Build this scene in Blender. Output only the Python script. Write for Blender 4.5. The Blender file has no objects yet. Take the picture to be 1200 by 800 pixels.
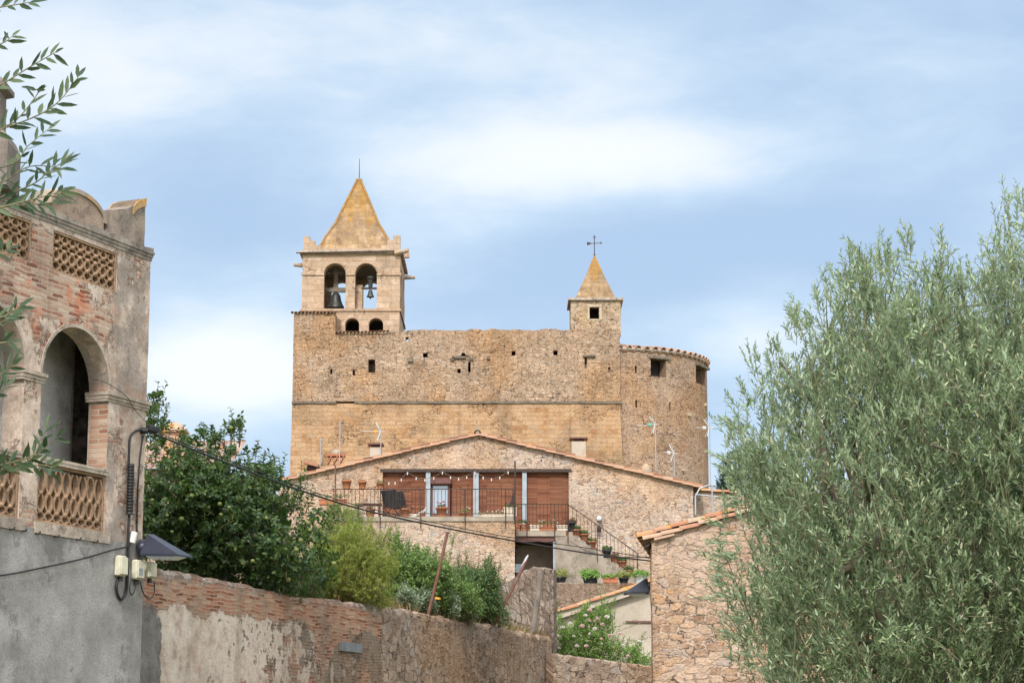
import bpy, bmesh, math, random
import numpy as np
from mathutils import Vector, Matrix, noise as mnoise
from mathutils.geometry import tessellate_polygon

rnd = random.Random(7)
RNG = np.random.default_rng(11)
sc = bpy.context.scene
COL = sc.collection
R = math.radians

# ------------------------------------------------------------------ camera
FPX = 2600.0                      # focal length in pixels of a 1200 px wide frame
PITCH = math.atan(475.0 / FPX)
EYE = 1.7
cd = bpy.data.cameras.new('camera')
cd.sensor_width = 36.0
cd.lens = FPX / 1200.0 * 36.0
cd.clip_start = 0.1
cd.clip_end = 6000.0
cam = bpy.data.objects.new('camera', cd)
cam.location = (0, 0, EYE)
cam.rotation_euler = (math.pi / 2 + PITCH, 0, 0)
COL.objects.link(cam)
sc.camera = cam

# ------------------------------------------------------------------ light
SUN_TO = Vector((-0.12, -0.76, 0.64)).normalized()
sl = bpy.data.lights.new('sun', 'SUN')
sl.energy = 1.5
sl.angle = R(10)
sl.color = (1.0, 0.955, 0.90)
so = bpy.data.objects.new('sun', sl)
so.rotation_euler = SUN_TO.to_track_quat('Z', 'Y').to_euler()
so.location = (-30, -30, 60)
COL.objects.link(so)
sc.view_settings.view_transform = 'Standard'
sc.view_settings.look = 'None'
sc.view_settings.gamma = 1.0
sc.view_settings.exposure = 1.24
sc.view_settings.use_curve_mapping = False
sc.cycles.max_bounces = 6
sc.cycles.diffuse_bounces = 3
sc.cycles.transparent_max_bounces = 6


# ------------------------------------------------------------------ node helper
class NT:
    def __init__(s, tree):
        s.t = tree
        s.N = tree.nodes
        s.L = tree.links

    def put(s, sock, v):
        if v is None:
            return
        if isinstance(v, bpy.types.NodeSocket):
            s.L.new(v, sock)
        else:
            if sock.type == 'RGBA' and len(v) == 3:
                v = (*v, 1)
            sock.default_value = v

    def new(s, typ, **kw):
        n = s.N.new(typ)
        for k, v in kw.items():
            setattr(n, k, v)
        return n

    def m(s, op, a, b=None, c=None, clamp=False):
        n = s.new('ShaderNodeMath', operation=op, use_clamp=clamp)
        s.put(n.inputs[0], a)
        s.put(n.inputs[1], b)
        if c is not None:
            s.put(n.inputs[2], c)
        return n.outputs[0]

    def vm(s, op, a, b=None, scale=None):
        n = s.new('ShaderNodeVectorMath', operation=op)
        s.put(n.inputs[0], a)
        s.put(n.inputs[1], b)
        if scale is not None:
            s.put(n.inputs['Scale'], scale)
        return n.outputs[1] if op in ('DOT_PRODUCT', 'LENGTH', 'DISTANCE') else n.outputs[0]

    def noise(s, vec, scale, detail=4, rough=.55, dim='3D', dist=0.0, color=False):
        n = s.new('ShaderNodeTexNoise', noise_dimensions=dim)
        s.put(n.inputs['Vector'], vec)
        s.put(n.inputs['Scale'], scale)
        n.inputs['Detail'].default_value = detail
        n.inputs['Roughness'].default_value = rough
        n.inputs['Distortion'].default_value = dist
        return n.outputs[1] if color else n.outputs[0]

    def vor(s, vec, scale=1.0, feature='F1', dim='2D', rand=1.0):
        n = s.new('ShaderNodeTexVoronoi', feature=feature, voronoi_dimensions=dim)
        s.put(n.inputs['Vector'], vec)
        s.put(n.inputs['Scale'], scale)
        n.inputs['Randomness'].default_value = rand
        return n

    def mix(s, f, a, b, mode='MIX'):
        n = s.new('ShaderNodeMix', data_type='RGBA', blend_type=mode)
        s.put(n.inputs[0], f)
        s.put(n.inputs[6], a)
        s.put(n.inputs[7], b)
        return n.outputs[2]

    def mixf(s, f, a, b):
        n = s.new('ShaderNodeMix', data_type='FLOAT')
        s.put(n.inputs[0], f)
        s.put(n.inputs[2], a)
        s.put(n.inputs[3], b)
        return n.outputs[0]

    def ramp(s, f, stops, interp='LINEAR'):
        n = s.new('ShaderNodeValToRGB')
        r = n.color_ramp
        r.interpolation = interp
        while len(r.elements) < len(stops):
            r.elements.new(0.5)
        for e, (p, c) in zip(r.elements, stops):
            e.position = p
            e.color = (*c, 1)
        s.put(n.inputs[0], f)
        return n.outputs[0]

    def step(s, v, a, b):      # smoothstep
        n = s.new('ShaderNodeMapRange', interpolation_type='SMOOTHSTEP')
        s.put(n.inputs[0], v)
        n.inputs[1].default_value = a
        n.inputs[2].default_value = b
        return n.outputs[0]

    def sep(s, v):
        n = s.new('ShaderNodeSeparateXYZ')
        s.put(n.inputs[0], v)
        return n.outputs

    def comb(s, x, y, z=0.0):
        n = s.new('ShaderNodeCombineXYZ')
        for i, v in enumerate((x, y, z)):
            s.put(n.inputs[i], v)
        return n.outputs[0]

    def uv(s):
        return s.new('ShaderNodeUVMap', uv_map='UVMap').outputs[0]

    def obj(s):
        return s.new('ShaderNodeTexCoord').outputs['Object']

    def pos(s):
        return s.new('ShaderNodeNewGeometry').outputs['Position']

    def bump(s, h, strength, dist):
        n = s.new('ShaderNodeBump')
        n.inputs['Strength'].default_value = strength
        n.inputs['Distance'].default_value = dist
        s.put(n.inputs['Height'], h)
        return n.outputs[0]


def mat_begin(name):
    m = bpy.data.materials.new(name)
    m.use_nodes = True
    t = NT(m.node_tree)
    b = m.node_tree.nodes['Principled BSDF']
    return m, t, b


def mat_end(t, b, col, rough=.85, bump=None, spec=.3, metal=0.0):
    t.put(b.inputs['Base Color'], col)
    t.put(b.inputs['Roughness'], rough)
    b.inputs['Specular IOR Level'].default_value = spec
    b.inputs['Metallic'].default_value = metal
    if bump is not None:
        t.put(b.inputs['Normal'], bump)


def simple(name, col, rough=.6, var=.25, scale=6.0, metal=0.0, spec=.4, bumpd=.004, tint=None):
    m, t, b = mat_begin(name)
    p = t.obj()
    n = t.noise(p, scale, 5, .6)
    n2 = t.noise(p, scale * 7, 3, .6)
    lo = tuple(c * (1 - var) for c in col)
    hi = tuple(min(1, c * (1 + var)) for c in col)
    c = t.ramp(n, [(.3, lo), (.7, hi)])
    if tint:
        c = t.mix(t.step(t.noise(p, scale * .6, 6, .7), .5, .68), c, tint)
    c = t.mix(t.m('MULTIPLY', n2, .3), c, lo)
    mat_end(t, b, c, rough, t.bump(n2, .4, bumpd), spec, metal)
    return m


# world -------------------------------------------------------------------
w = bpy.data.worlds.new('World')
sc.world = w
w.use_nodes = True
wt = NT(w.node_tree)
bg = w.node_tree.nodes['Background']
sky = wt.new('ShaderNodeTexSky', sky_type='NISHITA', sun_disc=False)
sky.sun_elevation = math.asin(SUN_TO.z)
sky.sun_rotation = math.atan2(SUN_TO.x, SUN_TO.y)
sky.altitude = 200
sky.dust_density = 1.5
sky.ozone_density = 1.5
SKYS = 0.0775


def build_world():
    t = wt
    d = t.new('ShaderNodeTexCoord').outputs['Generated']
    x, y, z = t.sep(d)
    az = t.m('ARCTAN2', x, y)
    el = t.m('ARCSINE', z)
    av = t.comb(az, t.m('MULTIPLY', el, 2.6), 0.0)
    q = t.vm('ADD', t.vm('MULTIPLY', d, (2.6, 2.6, 7.0)), (3.1, 1.7, .4))
    n1 = t.noise(q, 1.7, 6, .52, dist=.35)
    n2 = t.noise(t.vm('ADD', q, (9, 4, 2)), 6.5, 8, .6, dist=.3)
    dens = t.m('ADD', t.m('MULTIPLY', n1, .72), t.m('MULTIPLY', n2, .30))

    def lobe(px, py, sx, sy, amp):
        # a cloud bank standing at a compass bearing and a height above the horizon
        a0 = math.atan((px - 600) / 2640.0)
        e0 = math.atan((875 - py) / 2640.0)
        u = t.m('DIVIDE', t.m('SUBTRACT', az, a0), sx / 2640.0)
        v = t.m('DIVIDE', t.m('SUBTRACT', el, e0), sy / 2640.0)
        r2 = t.m('ADD', t.m('MULTIPLY', u, u), t.m('MULTIPLY', v, v))
        return t.m('MULTIPLY', t.m('POWER', 2.718, t.m('MULTIPLY', r2, -1.0)), amp)
    acc = dens
    for L in LOBES:
        acc = t.m('ADD', acc, lobe(*L))
    cover = t.step(acc, .34, .92)
    blue = (4.3, 5.75, 7.8)
    grey = (6.0, 7.4, 8.9)
    white = (9.6, 9.8, 10.0)
    cl = t.ramp(cover, [(0.0, tuple(c / 10 for c in blue)), (.45, tuple(c / 10 for c in grey)), (1.0, tuple(c / 10 for c in white))])
    cl = t.vm('SCALE', cl, scale=5.9)
    # cloud seen everywhere, the clear Nishita sky filters through it
    c = t.mix(.85, sky.outputs[0], cl)
    # overcast fill: brightness added to unseen sky overhead and behind camera for shaded walls
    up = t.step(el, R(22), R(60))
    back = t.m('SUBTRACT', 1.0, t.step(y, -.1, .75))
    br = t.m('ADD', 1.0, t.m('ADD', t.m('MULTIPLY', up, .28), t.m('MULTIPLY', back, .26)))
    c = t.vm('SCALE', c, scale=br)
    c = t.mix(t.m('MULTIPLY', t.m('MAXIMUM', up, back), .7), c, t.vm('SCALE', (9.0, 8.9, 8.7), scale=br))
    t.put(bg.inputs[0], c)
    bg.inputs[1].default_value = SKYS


LOBES = [(690, 165, 260, 55, .46), (90, 70, 260, 110, .34), (250, 430, 130, 70, .42), (900, 400, 130, 60, .26),
         (560, 20, 300, 50, .10), (230, 190, 120, 90, -.14), (930, 270, 220, 60, -.20), (560, 260, 120, 40, .12), (340, 110, 110, 60, -.06),
         (1100, 60, 260, 90, -.02), (600, 340, 200, 50, -.08), (1000, 190, 60, 30, -.05)]
build_world()


# ------------------------------------------------------------------ pixel helper (design aid: bearings measured in the photograph)
_c, _s = math.cos(PITCH), math.sin(PITCH)


def ray(px, py):
    a, b = px - 600.0, 400.0 - py
    return Vector((a, FPX * _c - b * _s, FPX * _s + b * _c))


def P(px, py, Y):
    d = ray(px, py)
    return Vector((0, 0, EYE)) + d * (Y / d.y)


def Xp(px, py, Y):
    return P(px, py, Y).x


def Zp(py, Y):
    return P(600, py, Y).z


def hit(px, py, O, N):
    d = ray(px, py)
    o = Vector((0, 0, EYE))
    return o + d * ((Vector(O) - o).dot(N) / d.dot(N))


# ------------------------------------------------------------------ mesh builder
ORIG = {}


class MB:
    def __init__(s):
        s.v = []
        s.f = []
        s.sm = []

    def add(s, vs, fs, smooth=False):
        o = len(s.v)
        s.v += [tuple(v) for v in vs]
        s.f += [tuple(i + o for i in f) for f in fs]
        s.sm += [smooth] * len(fs)

    def box(s, c, size, U=Vector((1, 0, 0)), W=Vector((0, 0, 1)), taper=1.0):
        U = Vector(U).normalized()
        W = Vector(W).normalized()
        V = W.cross(U)
        c = Vector(c)
        hx, hy, hz = (k / 2 for k in size)
        vs = []
        for k in (-1, 1):
            tp = taper if k > 0 else 1.0
            for a, b in ((-1, -1), (1, -1), (1, 1), (-1, 1)):
                vs.append(c + U * (a * hx * tp) + V * (b * hy * tp) + W * (k * hz))
        s.add(vs, [(3, 2, 1, 0), (4, 5, 6, 7), (0, 1, 5, 4), (1, 2, 6, 5), (2, 3, 7, 6), (3, 0, 4, 7)])

    def bbox(s, p0, p1):
        p0, p1 = Vector(p0), Vector(p1)
        s.box((p0 + p1) / 2, [abs(a) for a in (p1 - p0)])

    def rbox(s, c, size, bev, U=Vector((1, 0, 0)), W=Vector((0, 0, 1))):
        # box with rounded vertical edges and chamfered rims
        U = Vector(U).normalized()
        W = Vector(W).normalized()
        V = W.cross(U)
        c = Vector(c)
        hx, hy, hz = (k / 2 for k in size)
        rings = [(-hz, bev), (-hz + bev, 0), (hz - bev, 0), (hz, bev)]
        vs, fs = [], []
        n = 0
        for z, ins in rings:
            ring = []
            for cx, cy, a0 in ((1, 1, 0), (-1, 1, 90), (-1, -1, 180), (1, -1, 270)):
                for k in range(4):
                    a = R(a0 + k * 30)
                    ring.append(((hx - ins - bev) * cx + bev * math.cos(a), (hy - ins - bev) * cy + bev * math.sin(a)))
            n = len(ring)
            vs += [c + U * p + V * q + W * z for p, q in ring]
        for k in range(3):
            for i in range(n):
                j = (i + 1) % n
                fs.append((k * n + i, k * n + j, (k + 1) * n + j, (k + 1) * n + i))
        fs.append(tuple(reversed(range(n))))
        fs.append(tuple(range(3 * n, 4 * n)))
        s.add(vs, fs)

    def tube(s, pts, r, n=6, r2=None, cap=True, smooth=True):
        pts = [Vector(p) for p in pts]
        m = len(pts)
        vs, fs = [], []
        up = None
        for i, p in enumerate(pts):
            d = (pts[min(i + 1, m - 1)] - pts[max(i - 1, 0)]).normalized()
            if up is None:
                up = Vector((0, 0, 1)) if abs(d.z) < .9 else Vector((1, 0, 0))
            a = d.cross(up).normalized()
            b = a.cross(d).normalized()
            up = b
            rr = r if r2 is None else r + (r2 - r) * i / (m - 1)
            if callable(r):
                rr = r(i / (m - 1))
            for k in range(n):
                t = 2 * math.pi * k / n
                vs.append(p + a * (rr * math.cos(t)) + b * (rr * math.sin(t)))
        for i in range(m - 1):
            for k in range(n):
                j = (k + 1) % n
                fs.append((i * n + k, i * n + j, (i + 1) * n + j, (i + 1) * n + k))
        s.add(vs, fs, smooth)
        if cap:
            s.add([vs[k] for k in range(n)], [tuple(reversed(range(n)))])
            s.add([vs[(m - 1) * n + k] for k in range(n)], [tuple(range(n))])

    def lathe(s, c, prof, n=16, smooth=True, W=Vector((0, 0, 1)), square=False):
        c = Vector(c)
        vs, fs = [], []
        for r, z in prof:
            for k in range(n):
                a = 2 * math.pi * (k + (.5 if square else 0)) / n
                rr = r * (math.sqrt(2) if square else 1)
                vs.append(c + Vector((rr * math.cos(a), rr * math.sin(a), z)))
        m = len(prof)
        for i in range(m - 1):
            for k in range(n):
                j = (k + 1) % n
                fs.append((i * n + k, i * n + j, (i + 1) * n + j, (i + 1) * n + k))
        s.add(vs, fs, smooth and not square)
        s.add(vs[:n], [tuple(reversed(range(n)))])
        s.add(vs[-n:], [tuple(range(n))])

    def panel(s, outer, holes, O, U, V, N, thick):
        """flat slab from a 2D outline with holes; front at O, thickness away from N"""
        O, U, V, N = Vector(O), Vector(U), Vector(V), Vector(N)
        loops = [outer] + list(holes)
        tri = tessellate_polygon([[Vector((p[0], p[1], 0)) for p in l] for l in loops])
        flat = [p for l in loops for p in l]
        nv = len(flat)
        front = [O + U * p[0] + V * p[1] for p in flat]
        back = [q - N * thick for q in front]
        fs = []
        for a, b, c in tri:
            n_ = (front[b] - front[a]).cross(front[c] - front[a])
            if n_.dot(N) < 0:
                a, c = c, a
            fs.append((a, b, c))
            fs.append((c + nv, b + nv, a + nv))
        o = 0
        for li, l in enumerate(loops):
            k = len(l)
            area = sum(l[i][0] * l[(i + 1) % k][1] - l[(i + 1) % k][0] * l[i][1] for i in range(k))
            flip = (area < 0) ^ (li > 0) ^ (U.cross(V).dot(N) < 0)
            for i in range(k):
                j = (i + 1) % k
                q = (o + i, o + i + nv, o + j + nv, o + j)
                fs.append(q if not flip else tuple(reversed(q)))
            o += k
        s.add(front + back, fs)

    def build(s, name, mat, parent=None, origin=None, **tags):
        if parent is not None:
            org = ORIG[parent]
        else:
            org = Vector(origin) if origin is not None else Vector((0, 0, 0))
        v = np.array(s.v, dtype=np.float64) - np.array(org)
        me = bpy.data.meshes.new(name)
        me.from_pydata(v.tolist(), [], s.f)
        me.update()
        me.polygons.foreach_set('use_smooth', s.sm)
        # metric UVs: u runs horizontally along each face, v runs up
        nl = len(me.loops)
        vi = np.empty(nl, dtype=np.int32)
        me.loops.foreach_get('vertex_index', vi)
        npol = len(me.polygons)
        nn = np.empty(npol * 3)
        me.polygons.foreach_get('normal', nn)
        nn = nn.reshape(-1, 3)
        tot = np.empty(npol, dtype=np.int32)
        me.polygons.foreach_get('loop_total', tot)
        ln = np.repeat(nn, tot, axis=0)
        pv = v[vi]
        flat = np.abs(ln[:, 2]) > .8
        T = np.stack([-ln[:, 1], ln[:, 0], np.zeros(nl)], 1)
        L = np.linalg.norm(T, axis=1)
        T[L < 1e-6] = (1, 0, 0)
        T = T / np.maximum(np.linalg.norm(T, axis=1), 1e-9)[:, None]
        # quantise tangents so that faces of one wall share one mapping
        u = (pv * T).sum(1)
        uvz = pv[:, 2].copy()
        u[flat] = pv[flat, 0]
        uvz[flat] = pv[flat, 1]
        if getattr(s, 'uvfun', None):
            u, uvz = s.uvfun(pv + np.array(org))
        uvl = me.uv_layers.new(name='UVMap')
        uvl.data.foreach_set('uv', np.stack([u, uvz], 1).astype(np.float32).ravel())
        me.materials.append(mat)
        o = bpy.data.objects.new(name, me)
        COL.objects.link(o)
        if parent is not None:
            o.parent = parent
            ORIG[o] = org
        else:
            o.location = org
            ORIG[o] = org
        for k, val in tags.items():
            o[k] = val
        return o


def thing(name, label, cat, loc, group=None):
    o = bpy.data.objects.new(name, None)
    o.empty_display_size = .3
    o.location = loc
    COL.objects.link(o)
    o['label'] = label
    o['category'] = cat
    if group:
        o['group'] = group
    ORIG[o] = Vector(loc)
    return o


def jag(pts, edges, step, amp, seed=0):
    """roughen chosen edges of an outline"""
    out = []
    n = len(pts)
    r = random.Random(seed)
    for i in range(n):
        a, b = Vector(pts[i]), Vector(pts[(i + 1) % n])
        out.append(tuple(a))
        if i in edges:
            L = (b - a).length
            k = max(1, int(L / step))
            d = (b - a) / L
            nrm = Vector((-d.y, d.x))
            run = 0
            for j in range(1, k):
                t = (j + r.uniform(-.3, .3)) / k
                run = run * .6 + r.uniform(-amp, amp) * .7
                out.append(tuple(a + (b - a) * t + nrm * run))
    return out


def arch(u0, u1, zb, zs, zc, n=16):
    """outline of an arched opening: jambs to zs, elliptic head to zc"""
    c, a = (u0 + u1) / 2, (u1 - u0) / 2
    pts = [(u0, zb), (u1, zb)]
    for k in range(n + 1):
        t = math.pi * k / n
        pts.append((c + a * math.cos(t), zs + (zc - zs) * math.sin(t)))
    return pts


# ------------------------------------------------------------------ masonry materials
def rubble_layer(t, v, size, aspect, stops, mortar, mw=.075, dist=.20):
    """irregular blocky stones of about `size` metres wide -> colour, height"""
    wob = t.vm('SCALE', t.vm('SUBTRACT', t.noise(v, 1.4 / size, 5, .7, '2D', color=True), (.5, .5, .5)), scale=dist * size * 2.2)
    v2 = t.vm('MULTIPLY', t.vm('ADD', v, wob), (1.0, aspect, 1.0))
    f1 = t.vor(v2, 1.0 / size, 'F1', '2D', .9)
    f2 = t.vor(v2, 1.0 / size, 'F2', '2D', .9)
    f1.distance = 'CHEBYCHEV'
    f2.distance = 'CHEBYCHEV'
    de = t.m('SUBTRACT', f2.outputs['Distance'], f1.outputs['Distance'])
    grain = t.noise(v, 5.0 / size, 6, .72, '2D')
    coarse = t.noise(t.vm('ADD', v, (21, 5, 0)), 1.6 / size, 4, .6, '2D')
    de = t.m('ADD', de, t.m('MULTIPLY', t.m('SUBTRACT', grain, .5), .38))
    rv = t.sep(f1.outputs['Color'])
    vis = t.step(coarse, .40, .62)                       # how clearly a stone stands out of its bed
    face = t.m('MULTIPLY', t.step(de, .02, mw * 2.6), t.mixf(vis, .62, 1.0))
    c = t.ramp(rv[0], stops)
    c = t.mix(t.m('MULTIPLY', t.m('SUBTRACT', grain, .44), 3.0, clamp=True), c, t.vm('SCALE', c, scale=.60))
    c = t.mix(t.m('MULTIPLY', rv[1], .25), c, (.09, .065, .045))
    mor = t.mix(t.m('MULTIPLY', t.m('SUBTRACT', grain, .46), 3.2, clamp=True), mortar, t.vm('SCALE', t.mix(1.0, mortar, (1, 1, 1), 'MULTIPLY'), scale=.60))
    col = t.mix(face, mor, c)
    crk = t.step(t.noise(t.vm('ADD', v, (1.7, 9.3, 0)), .75 / size, 5, .7, '2D'), .49, .60)
    open_ = t.m('MULTIPLY', t.m('SUBTRACT', 1.0, t.step(de, .01, .125)), crk)
    col = t.mix(t.m('MULTIPLY', open_, .92), col, (.03, .021, .016))
    hgt = t.m('ADD', t.m('MULTIPLY', face, t.m('ADD', .45, t.m('MULTIPLY', rv[2], .55))), t.m('MULTIPLY', grain, .8))
    hgt = t.m('SUBTRACT', hgt, t.m('MULTIPLY', open_, .8))
    return col, hgt


def brick_layer(t, v, bw, bh, mortar_w, stops, mortar, wob=.02):
    wv = t.vm('SCALE', t.vm('SUBTRACT', t.noise(v, 2.2, 4, .6, '2D', color=True), (.5, .5, .5)), scale=wob * 2)
    v2 = t.vm('ADD', v, wv)
    b = t.new('ShaderNodeTexBrick', offset=.5, squash=1.0)
    t.put(b.inputs['Vector'], v2)
    b.inputs['Color1'].default_value = (0, 0, 0, 1)
    b.inputs['Color2'].default_value = (1, 1, 1, 1)
    b.inputs['Mortar'].default_value = (.5, .5, .5, 1)
    b.inputs['Scale'].default_value = 1.0
    b.inputs['Mortar Size'].default_value = mortar_w
    b.inputs['Mortar Smooth'].default_value = .3
    b.inputs['Brick Width'].default_value = bw
    b.inputs['Row Height'].default_value = bh
    rv = t.sep(b.outputs[0])[0]
    grain = t.noise(v, 3.0 / bh, 5, .7, '2D')
    c = t.ramp(rv, stops)
    c = t.mix(t.m('MULTIPLY', t.m('SUBTRACT', grain, .35), 1.0, clamp=True), c, t.vm('SCALE', c, scale=.65))
    face = t.m('SUBTRACT', 1.0, b.outputs[1])
    worn = t.step(t.noise(v, 1.1 / bh * .3, 4, .6, '2D'), .62, .75)
    face = t.m('MULTIPLY', face, t.m('SUBTRACT', 1.0, t.m('MULTIPLY', worn, .7)))
    col = t.mix(face, mortar, c)
    hgt = t.m('ADD', face, t.m('MULTIPLY', grain, .5))
    return col, hgt


def stains(t, v, col, amt=.35, tint=(.09, .075, .06), sc_=.35, streak=True):
    big = t.step(t.noise(v, sc_, 6, .65, '2D'), .48, .72)
    col = t.mix(t.m('MULTIPLY', big, amt), col, tint)
    if streak:
        st = t.step(t.noise(t.vm('MULTIPLY', v, (1.3, .10, 1)), 1.0, 5, .7, '2D'), .56, .74)
        col = t.mix(t.m('MULTIPLY', st, amt * .8), col, tint)
    return col


def warm(c):
    # local stone: a pinkish beige
    return (min(1, c[0] * 1.03), min(1, c[1] * 1.03), min(1, c[2] * 1.085))


def mat_rubble(name, sizes, aspect, stops, mortar, stain=.3, mw=.075, bump=.8, bd=.05, lichen=None, tint=(.09, .075, .06), smear=(.52, .68), top=None):
    stops, mortar = [(p_, warm(c_)) for p_, c_ in stops], warm(mortar)
    m, t, b = mat_begin(name)
    v = t.uv()
    c1, h1 = rubble_layer(t, v, sizes[0], aspect, stops, mortar, mw)
    c2, h2 = rubble_layer(t, t.vm('ADD', v, (13.7, 4.1, 0)), sizes[1], aspect * 1.15, stops, mortar, mw)
    k = t.step(t.noise(v, .8, 3, .6, '2D'), .47, .53)
    col = t.mix(k, c1, c2)
    h = t.mixf(k, h1, h2)
    # mortar smeared over the stones in places
    sm = t.step(t.noise(t.vm('ADD', v, (3, 8, 0)), .55, 6, .65, '2D'), *smear)
    col = t.mix(t.m('MULTIPLY', sm, .65), col, t.vm('SCALE', mortar if isinstance(mortar, bpy.types.NodeSocket) else Vector(mortar), scale=1.0))
    hue = t.noise(v, .22, 4, .6, '2D')
    col = t.mix(t.step(hue, .4, .65), col, t.mix(1.0, col, (1.0, .87, .72), 'MULTIPLY'))
    col = stains(t, v, col, stain, tint)
    if top:
        # grey lichened stones along the weathered wall head
        zz = t.m('ADD', t.sep(v)[1], t.m('MULTIPLY', t.m('SUBTRACT', t.noise(v, .9, 5, .7, '2D'), .5), 2.2))
        gm = t.m('MULTIPLY', t.step(zz, top[0] - top[1], top[0]), t.step(t.noise(v, 2.2, 6, .72, '2D'), .40, .58))
        col = t.mix(t.m('MULTIPLY', gm, .6), col, (.23, .205, .175))
    if lichen:
        col = t.mix(t.m('MULTIPLY', t.step(t.noise(v, 1.7, 6, .7, '2D'), .6, .7), .6), col, lichen)
    mat_end(t, b, col, .92, t.bump(h, bump, bd), .15)
    return m


def mat_ashlar(name, bw, bh, stops, mortar, stain=.25, bump=.5, bd=.03, wob=.03, tint=(.1, .08, .06), patch=None):
    stops, mortar = [(p_, warm(c_)) for p_, c_ in stops], warm(mortar)
    m, t, b = mat_begin(name)
    v = t.uv()
    col, h = brick_layer(t, v, bw, bh, .014, stops, mortar, wob)
    col = t.mix(t.m('MULTIPLY', t.step(t.noise(v, .8, 5, .65, '2D'), .38, .6), .7), col, mortar)
    c2, h2 = rubble_layer(t, v, bh * 1.1, 1.4, stops, mortar)
    fg = t.noise(v, 5, 6, .75, '2D')
    col = t.mix(t.m('MULTIPLY', t.m('SUBTRACT', fg, .45), 2.6, clamp=True), col, t.vm('SCALE', col, scale=.62))
    k = t.step(t.noise(v, .45, 5, .65, '2D'), .52, .60)
    col = t.mix(k, col, c2)
    h = t.mixf(k, h, h2)
    if patch:
        col = t.mix(t.m('MULTIPLY', t.step(t.noise(t.vm('ADD', v, (5, 2, 0)), .3, 5, .6, '2D'), .48, .66), .75), col, patch)
    col = stains(t, v, col, stain, tint)
    mat_end(t, b, col, .92, t.bump(h, bump, bd), .15)
    return m


M = {}
tan = [(0.0, (.24, .15, .09)), (.2, (.42, .275, .17)), (.6, (.53, .365, .235)), (.85, (.59, .44, .31)), (1.0, (.40, .31, .235))]
M['church_rubble'] = mat_rubble('church rubble stone', (.38, .24), 1.75, tan, (.52, .375, .25), .30, bd=.10, top=(16.5, .9))
M['church_ashlar'] = mat_ashlar('church dressed stone', .72, .30, [(0, (.30, .15, .065)), (.4, (.43, .245, .115)), (.8, (.50, .315, .165)), (1, (.36, .235, .145))], (.46, .305, .18), .36, patch=(.42, .275, .16), bump=.9, bd=.06, wob=.11)
M['tower_ashlar'] = mat_ashlar('bell tower limestone', .95, .42, [(0, (.40, .27, .17)), (.5, (.51, .36, .235)), (1, (.56, .425, .30))], (.40, .295, .20), .26, bump=.7, bd=.04)
M['apse_rubble'] = mat_rubble('apse rubble stone', (.38, .26), 1.8, [(0, (.27, .165, .105)), (.35, (.43, .285, .185)), (.7, (.50, .35, .235)), (1, (.43, .32, .24))], (.48, .345, .235), .25, bd=.08)
M['house_rubble'] = mat_rubble('house rubble stone', (.23, .14), 1.7, [(0, (.34, .20, .125)), (.25, (.49, .345, .235)), (.55, (.57, .435, .32)), (.8, (.54, .425, .325)), (.9, (.38, .365, .345)), (1, (.40, .20, .125))], (.62, .50, .39), .12, mw=.10, bd=.04, smear=(.50, .66))
M['barn_rubble'] = mat_rubble('barn rubble stone', (.30, .14), 1.9, [(0, (.26, .14, .08)), (.25, (.45, .285, .18)), (.5, (.56, .40, .275)), (.75, (.54, .31, .145)), (.9, (.50, .38, .29)), (1, (.40, .34, .30))], (.58, .43, .315), .2, mw=.09, bd=.05, smear=(.44, .60))
M['garden_rubble'] = mat_rubble('garden rubble stone', (.25, .15), 1.4, [(0, (.17, .115, .08)), (.4, (.38, .275, .195)), (.7, (.52, .40, .295)), (1, (.35, .32, .28))], (.40, .30, .22), .22, mw=.09, bd=.05, tint=(.05, .04, .035))
M['retaining_rubble'] = mat_rubble('retaining rubble stone', (.26, .18), 2.2, [(0, (.17, .11, .075)), (.5, (.34, .235, .16)), (1, (.42, .31, .23))], (.28, .20, .145), .3, bd=.05)
M['pillar_rubble'] = mat_rubble('pillar rubble stone', (.30, .20), 1.3, [(0, (.20, .145, .105)), (.4, (.38, .295, .22)), (.8, (.52, .43, .335)), (1, (.40, .375, .34))], (.25, .185, .135), .3, bd=.07)


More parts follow.
